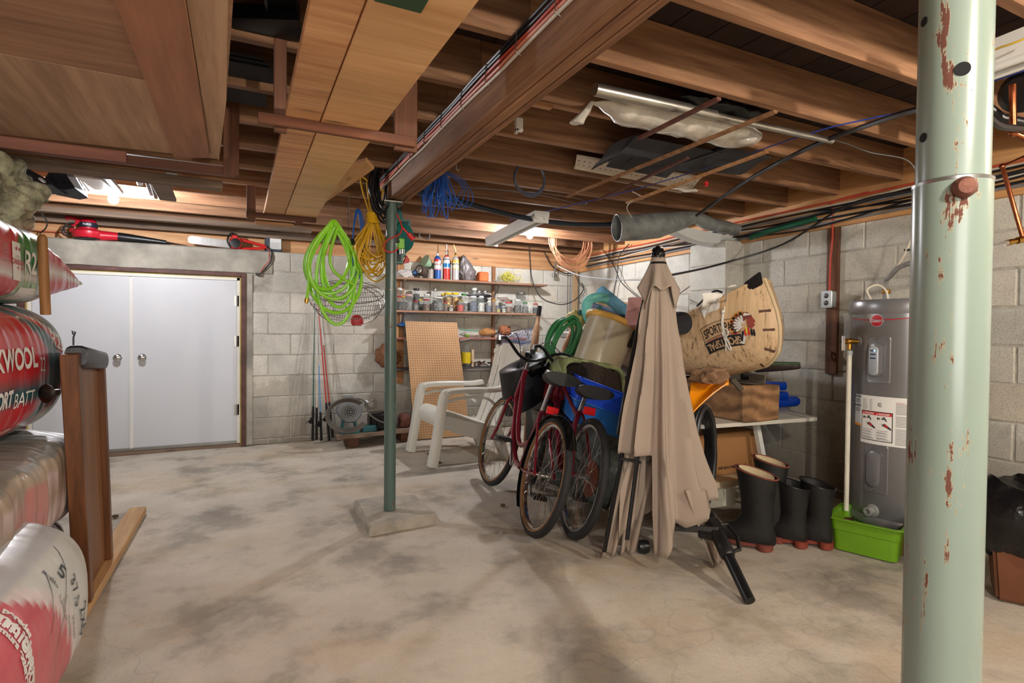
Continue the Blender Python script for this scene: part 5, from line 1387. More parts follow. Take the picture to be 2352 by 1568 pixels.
C_BRN = contents('brown_bits', (150, 112, 84), (80, 56, 42)); C_RED = contents('red_bits', (226, 70, 44), (180, 40, 30), 70); C_YEL = contents('yellow_bits', (222, 196, 80), (120, 110, 90), 80); C_WHT = contents('white_bits', (226, 226, 216), (160, 160, 150), 80); C_BLU = contents('blue_bits', (120, 128, 150), (60, 64, 82))
lidm = {'white': M_WHITEM, 'red': mat('lid_red', (190, 40, 40), .4, var=0), 'yellow': mat('lid_yellow', (226, 196, 30), .4, var=0), 'green': mat('lid_green', (34, 120, 50), .4, var=0), 'blue': mat('lid_blue', (40, 76, 170), .4, var=0), 'gold': mat('lid_gold', (206, 168, 80), .35, .6, var=0), 'pink': mat('lid_pink', (226, 176, 180), .4, var=0), 'black': M_BLACKP, 'steel': M_STEEL}
def jar(px, w, py_top, lid, cm, label, y=5.71, z=1.325, fill=.75, name='glass_jar', base=None, square=False, ribs=False):
    """width w and top given in photograph pixels, standing on the shelf at depth y"""
    c = at_y(px, 700, y); k = (c-CAM).dot(CF)/FPX; r = w*k/2; top = at_y(px, py_top, y).z; h = top-z
    t = thing(name, label, 'jar', (c.x, y, z), group='glass jars on the middle shelf')
    n = 16
    pr = [(r*.9, 0), (r, r*.12), (r, h*.70), (r*.93, h*.78), (r*.74, h*.86), (r*.72, h*.93)]
    bm = B(); lathe(bm, [(a, z+b_) for a, b_ in pr], (c.x, y, 0), n=n); obj('glass', bm, M_GLASS, t)
    bm = B(); lathe(bm, [(r*.86, z+.003), (r*.93, z+r*.15), (r*.93, z+h*fill*.78), (r*.5, z+h*fill*.8), (0, z+h*fill*.82)], (c.x, y, 0), n=n); obj('contents', bm, cm, t)
    bm = B(); lathe(bm, [(r*.80, z+h*.90), (r*.82, z+h*.91), (r*.82, z+h*.99), (r*.78, z+h)], (c.x, y, 0), n=n); obj('lid', bm, lidm[lid], t)
    return t
# front row left to right: px, width, top py, lid, contents, label
FR_ = [(918, 14, 643+36, 'red', C_DARK, 'jar of black bits with red lid, half behind the slim post on the middle shelf'),
 (926, 15, 680, 'gold', C_NAIL, 'slim jar of nails with brass lid, second from the slim post'),
 (937, 21, 676, 'pink', C_SCREW, 'jar of mixed screws under a pale pink lid near the slim post'),
 (954, 15, 691, 'red', C_SCREW, 'small jar of screws with a little red lid in front of the washer jar'),
 (979, 16, 687, 'red', C_BRN, 'small jar wearing a red and white paper band'),
 (1005, 28, 682, 'white', C_SCREW, 'wide jar of bright screws with a white lid, left of the honey-coloured tubs'),
 (1022, 13, 694, 'red', C_BRN, 'thin jar with a small red lid in front of the honey-coloured tubs'),
 (1035.5, 12, 701, 'white', C_WHT, 'shortest white-lidded jar in front of the yellow-lidded tubs'),
 (1057, 17, 689, 'gold', C_RED, 'jar holding bright red pieces at its bottom'),
 (1069, 11, 694, 'white', C_SCREW, 'narrow white-lidded jar just right of the jar with red pieces'),
 (1086, 20, 680, 'white', C_BLU, 'tall jar of bluish screws below the black drill'),
 (1104, 19, 680, 'white', C_WHT, 'tall jar half full of white pieces below the black drill'),
 (1121.5, 15, 692, 'white', C_BLU, 'straight jar of blue-grey nails right of the tall white-filled one'),
 (1134, 13, 689, 'gold', C_BRN, 'brown-filled jar under a wide brass lid'),
 (1144, 12, 704, 'blue', C_YEL, 'tiny jar of yellow pieces with a blue lid'),
 (1157, 10, 703, 'white', C_WHT, 'tiny pale jar right of the yellow-filled one'),
 (1168, 18, 694, 'red', C_BRN, 'jar of brown nails with a coral red lid in the right half of the shelf'),
 (1189, 18, 688, 'white', C_NAIL, 'tall jar of brownish nails with white lid in front of the big empty jar'),
 (1206, 14, 694, 'green', C_SCREW, 'jar of long screws with a green lid'),
 (1216.5, 9, 705, 'white', C_WHT, 'tiny jar with a white label beside the green-lidded one'),
 (1230, 14, 697, 'red', C_DARK, 'dark-filled jar with a red lid at the right end of the shelf')]
for a in FR_: jar(a[0], a[1], a[2], a[3], a[4], a[5], y=5.70)
BK_ = [(919, 15, 661, 'white', C_WHT, 'clear jar standing high behind the first jars beside the slim post', .3), (956, 16, 662, 'black', C_DARK, 'tall jar of dark washers with a black lid', .95), (963, 14, 687, 'yellow', C_SCREW, 'jar with a flat yellow lid behind the little red-lidded one', .7),
 (980, 17, 675, 'white', C_WHT, 'empty white-lidded jar behind the jar with the paper band', .2), (999, 11, 663, 'steel', C_SCREW, 'slim tall jar with a steel lid rising behind the bright screws', .6), (1089, 15, 661, 'white', C_NAIL, 'white-lidded jar standing behind the black drill', .6), (1100, 14, 668, 'steel', C_SCREW, 'steel-lidded jar behind the middle of the drill', .8), (1114, 15, 668, 'steel', C_SCREW, 'steel-lidded jar behind the right end of the drill', .8),
 (1154, 14, 688, 'white', C_NAIL, 'white-lidded jar of nails behind the tiny pale one', .8), (1197, 27, 672, 'steel', C_WHT, 'big empty wide-mouthed jar towards the right end of the shelf', .1)]
for a in BK_: jar(a[0], a[1], a[2], a[3], a[4], a[5], y=5.80, fill=a[6])
for px, w, lab in ((1018, 12, 'yellow-lidded amber tub partly hidden at the left of its row'), (1028, 20, 'large amber plastic tub with a yellow lid, middle of three'), (1045, 19, 'amber plastic tub with a yellow lid, right of three')):
    jar(px, w, 672 if w != 12 else 674, 'yellow', contents('amber', (196, 150, 60), (120, 84, 30), 60), lab, y=5.785 if w != 12 else 5.81, fill=.95, name='amber_tub')
jar(1065, 14, 674, 'green', C_DARK, 'green-lidded dark jar just right of the amber tubs', y=5.80, fill=.6)
# paper band on jar
# drill / black tool on the jars
t = thing('black_tool', 'long black hand tool lying across the jars on the middle shelf', 'tool', at_y(1105, 678, 5.70))
a, b_ = at_y(1072, 677, 5.69), at_y(1128, 680, 5.69)
bm = B(); tube(bm, [a, a.lerp(b_, .3), a.lerp(b_, .62), a.lerp(b_, .9), b_], [.012, .016, .022, .020, .010], 10); obj('body', bm, M_BLACKP, t)
bm = B(); c = a.lerp(b_, .74); stick(bm, c, c+V((0.005, 0, -.07)), .045, .03, (0, 1, 0), bev=.004); obj('handle', bm, M_BLACKP, t)
bm = B(); tube(bm, [b_, b_+V((.05, 0, .002))], .005, 6); obj('bit', bm, M_STEEL, t)
bm = B(); a = at_y(1140, 684, 5.72); 
for k in range(5): tube(bm, [a+V((.02*k, 0, -.01*k)), a+V((.13+.012*k, 0, .01-.012*k)), a+V((.20, .0, -.05+.008*k))], .0035, 5)
tag(obj('spring_tangle', bm, mat('rusty_metal', (112, 70, 56))), 'tangle of rusty springs and pliers lying on the jars right of the tool', 'spring')
rg = random.Random(4); c = at_y(1078, 722, 5.68); t = thing('screw_bag', 'clear bag with a few loose screws at the front edge of the middle shelf', 'bag', c)
for k in range(12):
    p = c+V((rg.uniform(-.05, .05), rg.uniform(-.02, .02), .014+rg.uniform(0, .02))); q = p+V((rg.uniform(-.03, .03), 0, rg.uniform(-.01, .01))); bm = B(); tube(bm, [p, q], .003, 5); obj('screw', bm, M_STEEL, t)
lump('bag_film', c+V((0, 0, .02)), (.07, .03, .02), M_GLASS, '', '', parent=t)
# top shelf things
def can(px, w, ptop, pneck, col_fn, label, lab2, y=5.74, z=1.665):
    c = at_y(px, 630, y); k = (c-CAM).dot(CF)/FPX; r = w*k/2; h = at_y(px, ptop, y).z-z
    t = thing('gas_cylinder', label, 'gas cylinder', (c.x, y, z), group=None)
    pr = [(r*.9, 0), (r, .006)]+[(r, h*.82*i/24) for i in range(1, 25)]+[(r*.93, h*.88), (r*.7, h*.95), (r*.35, h*.985), (r*.3, h)]
    bm = B(); lathe(bm, [(a, z+b_) for a, b_ in pr], (c.x, y, 0), n=28)
    obj('body', bm, vcmat('printed_metal', .3, .1, grain=.06), t, col=lambda p, n: col_fn((p.z-z)/h, math.atan2(p.y-y, p.x-c.x)))
    return t, V((c.x, y, z+h)), r, h
def c_blue(s, a): return (214, 44, 56) if .74 < s < .86 and (a < -1.2) else (226, 222, 216) if .42 < s < .80 else (200, 44, 54) if .40 < s <= .42 else (34, 92, 168)
def c_red(s, a): return (226, 222, 214) if .66 < s < .93 else (20, 120, 176) if .50 < s <= .66 else (226, 222, 214) if .47 < s <= .5 else (206, 52, 44)
def c_gry(s, a): return (232, 186, 60) if .72 < s < .84 else (226, 220, 190) if .50 < s <= .72 else (232, 186, 60) if .47 < s <= .5 else (186, 184, 182)
def labeltext(t, c, r, z, s, size, m):
    q = text_bm(s, size, sub=.01, bold=.0006)
    a0 = math.atan2(CAM.y-c.y, CAM.x-c.x)
    for v in q.verts: th = a0+v.co.x/r; v.co = V((c.x+(r+.0012)*math.cos(th), c.y+(r+.0012)*math.sin(th), z+v.co.y))
    obj('lettering', q, m, t)
t, tp, r, h = can(1004.5, 16, 587, 0, c_blue, 'blue gas cylinder with red and white band, left of the three on the top shelf', '')
bm = B(); lathe(bm, [(.013, 0), (.013, .022), (.009, .026), (0, .026)], tp, n=12); obj('cap', bm, M_WHITEP, t); labeltext(t, tp, r, tp.z-h*.38, 'PROPANE', .022, M_LRED)
t, tp, r, h = can(1025, 16, 586, 0, c_red, 'red gas cylinder with a torch tip, middle of the three on the top shelf', '')
bm = B(); lathe(bm, [(.010, 0), (.013, .01), (.008, .03), (.010, .04), (.004, .05)], tp, n=12); tube(bm, spline([tp+V((0, 0, .05)), tp+V((.004, 0, .09)), tp+V((-.002, 0, .12))], 4), .0035, 6); obj('torch', bm, M_STEEL, t); labeltext(t, tp, r, tp.z-h*.18, 'PROPANE', .02, M_INK)
t, tp, r, h = can(1046, 16, 589, 0, c_gry, 'silver gas cylinder with a yellow band and brass torch, right of the three', '')
bm = B(); lathe(bm, [(.010, 0), (.013, .01), (.008, .03), (.011, .035), (.006, .045)], tp, n=12); tube(bm, spline([tp+V((0, 0, .045)), tp+V((.002, 0, .07)), tp+V((-.012, 0, .10)), tp+V((-.022, 0, .13))], 4), .0035, 6); obj('torch', bm, M_BRASS, t); labeltext(t, tp, r, tp.z-h*.33, 'MAP-PRO', .02, M_INK)
# clay pot (upside down), bag, funnel, tapes, tin, pack of twine
c = at_y(1108, 640, 5.76); bm = B(); lathe(bm, [(.058, 0), (.060, .01), (.058, .075), (.052, .10), (.044, .108), (0, .109)], (c.x, c.y, 1.665), n=4)
bm.free(); bm = B(); box(bm, (c.x-.056, 5.70, 1.665), (c.x+.056, 5.81, 1.775), .014); tag(obj('clay_brick', bm, mat('orange_clay', (210, 108, 56), .8, bmp=.3)), 'rounded orange block on the top shelf left of the yellow twine', 'clay block')
bm = B(); c = at_y(1068, 615, 5.80); bmesh.ops.create_icosphere(bm, subdivisions=4, radius=1)
for v in bm.verts:
    n = v.co.copy(); r = 1+.22*noise.noise(n*3)+.12*noise.noise(n*8); tpz = max(0, n.z)
    v.co = V((c.x+.02-tpz*.05+n.x*.10*r*(1-.55*tpz), 5.79+n.y*.05*r, 1.665+max(.001, .12+n.z*(.16 if n.z > 0 else .13)*r)))
tag(obj('plastic_bag', bm, mat('grey_film', (116, 110, 108), .35, var=.2, vs=30, bmp=.25, bs=50), ang=3.2), 'crumpled grey plastic bag leaning on the wall right of the cylinders', 'plastic bag')
c = at_y(975, 600, 5.78); bm = B(); ax = V((-.75, -.2, .35)); x, y, z = frame(ax); 
lathe(bm, [(.075, .0), (.077, .004), (.073, .004), (.02, -.10), (.014, -.15), (.016, -.15), (.026, -.10)], c, ax, 24)
tag(obj('funnel', bm, mat('pale_green_plastic', (150, 180, 148), .5)), 'pale green plastic funnel lying behind the tape rolls on the top shelf', 'funnel')
def taperoll(c, ax, r1, r2, w, m, m2, label, cat='tape roll'):
    t = thing('tape_roll', label, cat, c)
    bm = B(); x, y, z = frame(ax); c = V(c); rr = [(r2, -w/2), (r1, -w/2), (r1, w/2), (r2, w/2)]
    loft(bm, [ringc(c+z*h, x, y, r, 28) for r, h in rr+[rr[0]]], True, False); obj('roll', bm, m, t)
    bm = B(); loft(bm, [ringc(c+z*h, x, y, r, 28) for r, h in [(r2-.004, -w/2), (r2, -w/2), (r2, w/2+.001), (r2-.004, w/2+.001), (r2-.004, -w/2)]], True, False); obj('core', bm, m2, t)
    return t
taperoll(at_y(966, 621, 5.72)+V((0, 0, .0)), (-.8, -.55, .1), .055, .036, .05, mat('brown_tape', (84, 68, 58), .35), M_WHITEP, 'large brown tape roll leaning on edge on the top shelf')
taperoll(at_y(953, 627, 5.70), (-.35, -.9, .15), .028, .012, .045, mat('navy_tape', (30, 44, 78), .35), mat('tape_core_blue', (120, 180, 230), .5), 'small dark blue tape roll with a light blue core on the top shelf')
bm = B(); c = at_y(988, 620, 5.72); cyl(bm, (c.x, 5.72, 1.665), (c.x, 5.72, 1.765), .033, n=20); tag(obj('grey_spool', bm, mat('grey_tape', (170, 158, 146), .5)), 'upright grey tape spool between the brown tape and the blue cylinder', 'spool')
bm = B(); bmesh.ops.create_icosphere(bm, subdivisions=3, radius=1); c = at_y(930, 628, 5.73)
for v in bm.verts: n = v.co.copy(); r = 1+.3*noise.noise(n*3); v.co = V((c.x+n.x*.10*r, 5.73+n.y*.06*r, 1.667+max(0, .035+n.z*.05*r)))
tag(obj('cloth_bundle', bm, mat('white_cloth', (200, 196, 190), .8)), 'small whitish cloth bundle at the left end of the top shelf', 'cloth')
bm = B(); rg = random.Random(6); c = at_y(1170, 633, 5.76)
for k in range(26):
    cx_ = c.x+rg.gauss(0, .035); cz_ = 1.715+rg.uniform(-.02, .05); a = rg.uniform(.03, .07); b_ = rg.uniform(.02, .05); ph = rg.uniform(0, PI)
    pts = [V((cx_+a*math.cos(u)*math.cos(ph)-b_*math.sin(u)*math.sin(ph), 5.76+.03*math.sin(u*2+k), max(1.668, cz_+a*math.cos(u)*math.sin(ph)+b_*math.sin(u)*math.cos(ph)))) for u in [2*PI*i/14 for i in range(14)]]
    tube(bm, pts, .0022, 5, loop=True)
tube(bm, spline([V((c.x+.06, 5.74, 1.70)), V((c.x+.13, 5.72, 1.72)), V((c.x+.16, 5.72, 1.67)), V((c.x+.22, 5.72, 1.672)), V((c.x+.26, 5.73, 1.69))], 5), .0022, 5)
tag(obj('yellow_twine', bm, mat('yellow_twine', (214, 208, 84), .5)), 'tangle of yellow twine on the top shelf', 'twine')
bm = B(); rg = random.Random(8)
for k in range(16):
    p = V((c.x-.12+rg.uniform(-.06, .1), 5.75+rg.uniform(-.03, .03), 1.672)); pts = [p+V((.03*math.cos(u+k), .015*math.sin(u*2), .008+.008*math.sin(u))) for u in [2*PI*i/10 for i in range(10)]]; tube(bm, pts, .003, 5, loop=True)
tag(obj('cord_heap', bm, mat('dirty_cord', (176, 168, 156), .8)), 'low heap of dirty white cord beside the yellow twine', 'cord')
# lower shelf stuff, pegboard
t = thing('pegboard', 'tall tan perforated pegboard leaning on the back wall shelves', 'pegboard', (1.88, 5.58, 0))
pt = [V((1.60, 5.50, .006)), V((2.20, 5.50, .006)), V((2.095, 5.64, 1.205)), V((1.528, 5.64, 1.212))]
dn = (pt[1]-pt[0]).cross(pt[3]-pt[0]).normalized()
bm = B(); A = [bm.verts.new(p) for p in pt]; Q = [bm.verts.new(p-dn*.005) for p in pt]; bm.faces.new(A); bm.faces.new(Q[::-1])
for i in range(4): bm.faces.new((A[i], A[(i+1) % 4], Q[(i+1) % 4], Q[i]))
obj('board', bm, mat('hardboard', (198, 156, 112), .55, var=.08, vs=3), t, smooth=False)
bm = B()
for i in range(22):
    for j in range(46):
        u, v = (i+.7)/22.4, (j+.6)/46.2
        p = pt[0].lerp(pt[1], u).lerp(pt[3].lerp(pt[2], u), v)+dn*.0004; x, y, z = frame(dn)
        vs = [bm.verts.new(q) for q in ringc(p, x, y, .0044, 6)]; bm.faces.new(vs)
h_ = obj('holes', bm, mat('peg_hole', (84, 54, 34), .9, var=0), t, smooth=False); h_['kind'] = 'stuff'
bm = B(); a = at_y(1058, 757, 5.75); b_ = at_y(1150, 763, 5.78); cyl(bm, a, b_, .006, n=8); tag(obj('green_rod', bm, mat('green_rod', (60, 160, 120), .4)), 'thin green rod lying behind the landing net handle on the lowest shelf', 'rod')
t = thing('landing_net', 'landing net with silver handle and blue mesh on the lowest shelf', 'landing net', at_y(1150, 770, 5.68))
bm = B(); a = at_y(1057, 782, 5.66); b_ = at_y(1236, 749, 5.70); cyl(bm, a, b_, .007, n=10); obj('handle', bm, M_CHROME, t)
hc = at_y(1190, 764, 5.66); bm = B(); pts = [hc+V((.15*math.cos(u)*.9, .02*math.sin(u), -.07*math.sin(u)-.05*math.cos(u))) for u in [2*PI*i/24 for i in range(24)]]; tube(bm, pts, .005, 6, loop=True); obj('hoop', bm, M_STEEL, t)
bm = B()
for i in range(14):
    for j in range(2):
        s = i/13; 
        p = at_y(1140+90*s, 764-14*s, 5.69); q = at_y(1148+(60*s), 800+6*math.sin(s*6), 5.66) if j == 0 else at_y(1200+30*s*1.0, 790, 5.70)
        tube(bm, [p, p.lerp(q, .5)+V((0, -.02, -.01)), q], .0018, 4)
for j in range(5):
    tube(bm, spline([at_y(1142, 770+6*j, 5.67), at_y(1175, 772+7*j, 5.65), at_y(1215, 760+6*j, 5.68)], 4), .0018, 4)
obj('mesh', bm, mat('net_blue', (50, 84, 160), .6), t)
lump('paper_bag', V((2.50, 5.74, 1.095)), (.10, .06, .05), mat('brown_paper', (176, 124, 72), .8, bmp=.5), 'crumpled brown paper bag on the lowest shelf', 'paper bag')
lump('cloth_rag', V((2.30, 5.76, 1.075)), (.11, .05, .03), mat('pale_rag', (190, 186, 170), .9), 'flat pale rag on the lowest shelf beside the paper bag', 'rag')
bm = B(); box(bm, (2.22, 5.70, 1.047), (2.26, 5.73, 1.075), .006); tag(obj('green_box', bm, mat('lime_plastic', (110, 160, 30))), 'tiny bright green box at the edge of the lowest shelf', 'box')
lump('leaf_bundle', V((2.70, 5.70, 1.12)), (.07, .05, .06), mat('rust_leaf', (168, 104, 70), .9, var=.4, vs=40, bmp=1), 'bundle of rust-brown scraps above the blue net mesh', 'bundle', amp=.6, fr=5)
bm = B(); c = V((1.44, 5.72, 1.046))
cyl(bm, c, c+V((0, 0, .11)), .045, n=16); tag(obj('wicker_pot', bm, mat('wicker', (190, 144, 96), .8, bmp=1, bs=80)), 'small round wicker pot left of the pegboard top on the lowest shelf', 'pot')
bm = B(); g = [[V((1.38+.36*i/8, 5.66+.06*j, 1.175+.012*math.sin(i*1.7)+.006*j)) for j in range(4)] for i in range(9)]; sheet(bm, g, .006); tag(obj('blue_frisbee', bm, mat('bright_blue', (30, 120, 200), .4)), 'flat bright blue plastic lid peeking out above the pegboard', 'lid')
lump('paper_sack', V((1.38, 5.76, .84)), (.12, .07, .13), mat('brown_leather', (134, 88, 58), .7, var=.2, bmp=.4), 'brown paper sack hanging at the left edge of the pegboard', 'sack', amp=.4)
# low wall shelf with chain and jar right of the pegboard
bm = B(); box(bm, (1.44, 5.66, .70), (2.95, YB-.035, .722), .003); tag(obj('wall_shelf', bm, mat('dark_shelf', (70, 62, 58), .7), smooth=False), 'dark low shelf behind the white chair carrying a heavy chain', 'shelf')
rg = random.Random(11); t = thing('rusty_chain', 'heap of rusty chain on the dark low shelf', 'chain', (2.36, 5.73, .722)); mm = mat('chain_rust', (96, 66, 54), .7, .4, var=.3, vs=40)
for k in range(60):
    x = 2.16+.40*rg.random(); z = .735+.05*rg.random()*(1-abs(x-2.4)/.3); p = V((x, 5.70+.07*rg.random(), z)); d = V((rg.uniform(-1, 1), rg.uniform(-.4, .4), rg.uniform(-.4, .4))).normalized(); u = d.cross(V((0, 0, 1))).normalized()
    bm = B(); tube(bm, [p+d*.018*math.cos(q)+u*.010*math.sin(q) for q in [2*PI*i/8 for i in range(8)]], .0045, 4, loop=True); obj('link', bm, mm, t)
t = thing('yellow_bottle', 'clear bottle with a yellow label standing on the dark low shelf', 'bottle', (2.24, 5.74, .722))
bm = B(); lathe(bm, [(.05, .722), (.053, .73), (.053, .90), (.03, .94), (.022, .96)], (2.24, 5.74, 0), n=20); obj('bottle', bm, M_GLASS, t)
bm = B(); lathe(bm, [(.0545, .76), (.0545, .88)], (2.24, 5.74, 0), n=20, cap=False); obj('paper_label', bm, lidm['yellow'], t)
bm = B(); box(bm, (2.30, 5.72, .722), (2.33, 5.80, .91), .002); tag(obj('small_carton', bm, mat('cream_card', (214, 190, 160), .8)), 'narrow cream carton beside the yellow-labelled bottle', 'carton')
# ------------------------------------------------------------------ HANGING ON BEAM END / POST
YH = 3.42
def hoop(c, rx, rz, off=(0, 0), tw=0, n=26, pinch=.9, ph=0, sx=0):
    pts = []
    for i in range(n):
        u = 2*PI*i/n; s = math.sin(u); tpf = (s+1)/2
        x = rx*math.cos(u)*(1-pinch*tpf**3); z = -rz+rz*s
        pts.append(c+V((x+off[0]*(1-tpf)+sx*(1-tpf)**2, off[1]*(1-tpf)+tw*math.cos(u), z)))
    return pts
# nail anchor, black cable coil
c = at_y(882, 368, 3.30)
bm = B(); rg = random.Random(21)
for k in range(13):
    rz = .15+rg.uniform(-.03, .035); rx = .055+rg.uniform(-.02, .02)
    tube(bm, hoop(c+V((rg.uniform(-.02, .02), rg.uniform(-.03, .03), 0)), rx, rz, (rg.uniform(-.03, .03), rg.uniform(-.04, .02)), rg.uniform(-.02, .02), pinch=.3), .0062, 6, loop=True)
tag(obj('cord_coil', bm, mat('glossy_black_cord', (22, 22, 25), .22, var=0)), 'thick bundle of glossy black cord hung at the far end of the beam', 'cord coil')
bm = B(); a = at_y(885, 520, 3.28); b_ = at_y(912, 570, 3.28)
tube(bm, spline([at_y(893, 455, 3.28), at_y(893, 490, 3.28), at_y(900, 515, 3.28)], 4), .006, 6); stick(bm, at_y(901, 508, 3.28), at_y(912, 558, 3.27), .032, .02, (0, 1, 0), bev=.004)
tag(obj('cord_adapter', bm, M_BLACKP), 'black power adapter block hanging from the cord bundle before the slim post', 'adapter')
# lime hose
c = at_y(768, 510, YH); bm = B(); rg = random.Random(31)
for rx, rz, ox in ((.15, .21, -.02), (.155, .23, .0), (.12, .20, -.06), (.10, .245, .02), (.115, .30, .03), (.09, .225, .05), (.16, .27, .02)):
    tube(bm, hoop(c+V((rg.uniform(-.012, .012), rg.uniform(-.02, .02), rg.uniform(-.01, .01))), rx, rz, (ox, rg.uniform(-.05, .05)), rg.uniform(-.03, .03), pinch=.82, n=30), .0105, 8, loop=True)
tube(bm, spline([c+V((-.03, -.02, -.03)), c+V((-.13, -.03, -.20)), c+V((-.14, -.03, -.33)), c+V((-.155, -.03, -.455))], 7), .0088, 8)
tube(bm, spline([c+V((.02, -.03, -.02)), c+V((-.03, -.04, -.2)), c+V((.0, -.04, -.3)), c+V((.12, -.03, -.37))], 7), .0088, 8)
t = thing('garden_hose', 'bright lime green garden hose hung in loops left of the slim post', 'hose', c)
obj('hose', bm, mat('lime_hose', (142, 212, 46), .35, var=.05), t)
bm = B(); k = c+V((-.155, -.03, -.455)); cyl(bm, k+V((0, 0, .0)), k+V((-.003, 0, -.022)), .012, n=12); cyl(bm, k+V((-.003, 0, -.022)), k+V((-.005, 0, -.03)), .008, n=12); obj('brass_end', bm, M_BRASS, t)
bm = B(); k = c+V((.095, -.05, -.10)); cyl(bm, k, k+V((.004, -.01, -.03)), .011, n=10); obj('black_end', bm, M_BLACKP, t)
# blue rope
c = at_y(820, 480, YH-.02); bm = B()
for k in range(9):
    tube(bm, hoop(c+V((.002*k, .006*(k % 3), 0)), .028+.002*k, .185+.007*(k % 4), (0, 0), .01, pinch=.35, n=20), .0032, 5, loop=True)
tag(obj('blue_rope', bm, mat('royal_blue_rope', (24, 84, 168), .4, var=.2, vs=30)), 'skein of blue rope hanging between the lime hose and the yellow cord', 'rope')
# yellow extension cord
t = thing('extension_cord', 'yellow extension cord tied in a long looped bundle beside the slim post', 'extension cord', at_y(850, 480, YH-.06))
bm = B(); rg = random.Random(41); c = at_y(856, 488, YH-.06)
for k in range(17):
    L = .36+rg.uniform(-.12, .05); w_ = rg.uniform(.05, .10)
    b_ = c+V((rg.uniform(-.05, .05), rg.uniform(-.05, .05), -L)); y_ = rg.uniform(-.03, .03)
    pts = [c+V((rg.uniform(-.02, .02), 0, 0)), c.lerp(b_, .45)+V((-w_*.55, y_, 0)), c.lerp(b_, .8)+V((-w_, y_, 0)), b_, c.lerp(b_, .8)+V((w_, -y_, 0)), c.lerp(b_, .45)+V((w_*.5, -y_, 0)), c+V((rg.uniform(-.02, .02), .01, .0))]
    tube(bm, spline(pts, 5), .0048, 6)
for k in range(4):
    T = V((-.07+.04*k, 0, .20-.02*k)); pts = [c+V((-.02+.01*k, 0, 0)), c+V((-.06+.03*k, 0, .12)), c+T, c+T+V((.05, 0, -.03)), c+V((.03, 0, .05)), c+V((.01, 0, 0))]; tube(bm, spline(pts, 5), .0048, 6)
obj('loops', bm, mat('ochre_cord', (204, 158, 26), .38, var=.08), t)
bm = B()
for k in range(7): tube(bm, [c+V((.036*math.cos(u), .036*math.sin(u), -.005-.009*k+.004*math.sin(u))) for u in [2*PI*i/16 for i in range(16)]], .0052, 6, loop=True)
obj('wrap', bm, mat('ochre_cord', (204, 158, 26)), t)
# teal reel + lime level + red cable
t = thing('teal_reel', 'teal green plastic hose reel hanging right of the slim post', 'reel', at_y(930, 540, 3.62))
def tp_(x, y, Y=3.60): return at_y(x, y, Y)
bm = B(); P_ = [tp_(912, 478), tp_(922, 480), tp_(926, 503), tp_(943, 506), tp_(943, 526), tp_(938, 532), tp_(938, 565), tp_(932, 585), tp_(926, 590), tp_(926, 604), tp_(908, 604)]
A = [bm.verts.new(p) for p in P_]; Q = [bm.verts.new(p+V((0.02, .09, 0))) for p in P_]; n = len(P_)
bm.faces.new(A); bm.faces.new(Q[::-1])
for i in range(n): bm.faces.new((A[i], A[(i+1) % n], Q[(i+1) % n], Q[i]))
obj('body', bm, mat('teal_plastic', (28, 108, 104), .35), t, smooth=False)
bm = B(); c = tp_(925, 545, 3.57); lathe(bm, [(.0, -.02), (.09, -.018), (.10, 0), (.09, .018), (.0, .02)], c, (.5, -.8, 0), 28); obj('disc', bm, mat('teal_plastic', (28, 108, 104)), t)
for (x0, y0, x1, y1) in ((921, 510, 938, 522), (908, 576, 921, 600)):
    a, b_ = tp_(x0, y1, 3.598), tp_(x1, y0, 3.598); bm = B(); box(bm, (a.x, a.y-.006, a.z), (b_.x, a.y, b_.z), .002); obj('dark_slot', bm, mat('teal_dark', (14, 46, 52), .5, var=0), t, smooth=False)
bm = B(); k0 = tp_(917, 482); stick(bm, k0, V((k0.x, k0.y, 2.07)), .03, .008, (0, 1, 0)); obj('hanging_strap', bm, M_BLK, t)
a, b_ = tp_(911, 572, 3.44), tp_(927, 552, 3.44); bm = B(); box(bm, (a.x, a.y-.03, a.z), (b_.x, a.y, b_.z+.01), .006); obj('spray_nozzle', bm, mat('lime_nozzle', (120, 200, 40), .35), t)
bm = B(); k = V(((a.x+b_.x)/2+.008, a.y-.015, a.z)); cyl(bm, k, k+V((0, 0, -.03)), .015, n=14); obj('nozzle_tip', bm, M_STEEL, t)
cable('red_cable', [tp_(893, 455, 3.3), tp_(905, 480, 3.28), tp_(918, 505, 3.26), tp_(923, 525, 3.24), tp_(915, 540, 3.22), tp_(895, 548, 3.22), tp_(882, 562, 3.22), tp_(886, 576, 3.22), tp_(905, 578, 3.22), tp_(915, 568, 3.22)], .0045, mat('red_thin_cord', (190, 60, 50), .4), 'red cord looped in front of the slim post below the black bundle', 'cord')
bm = B(); a, b_ = tp_(922, 520, 3.26), tp_(950, 550, 3.26); cyl(bm, a, a.lerp(b_, .6), .006, n=8); cyl(bm, a.lerp(b_, .55), b_, .015, n=14); tag(obj('red_plug', bm, mat('red_plastic', (206, 40, 44))), 'red and grey plug end sticking out right of the slim post', 'plug')
bm = B(); P_ = [tp_(927, 604, 3.62), tp_(940, 603, 3.62), tp_(941, 596, 3.62), tp_(934, 586, 3.62)]; A = [bm.verts.new(p) for p in P_]; Q = [bm.verts.new(p+V((0, .03, 0))) for p in P_]; bm.faces.new(A); bm.faces.new(Q[::-1])
for i in range(4): bm.faces.new((A[i], A[(i+1) % 4], Q[(i+1) % 4], Q[i]))
obj('red_clip', bm, mat('red_plastic', (206, 40, 44)), bpy.data.objects['teal_reel'], smooth=False)
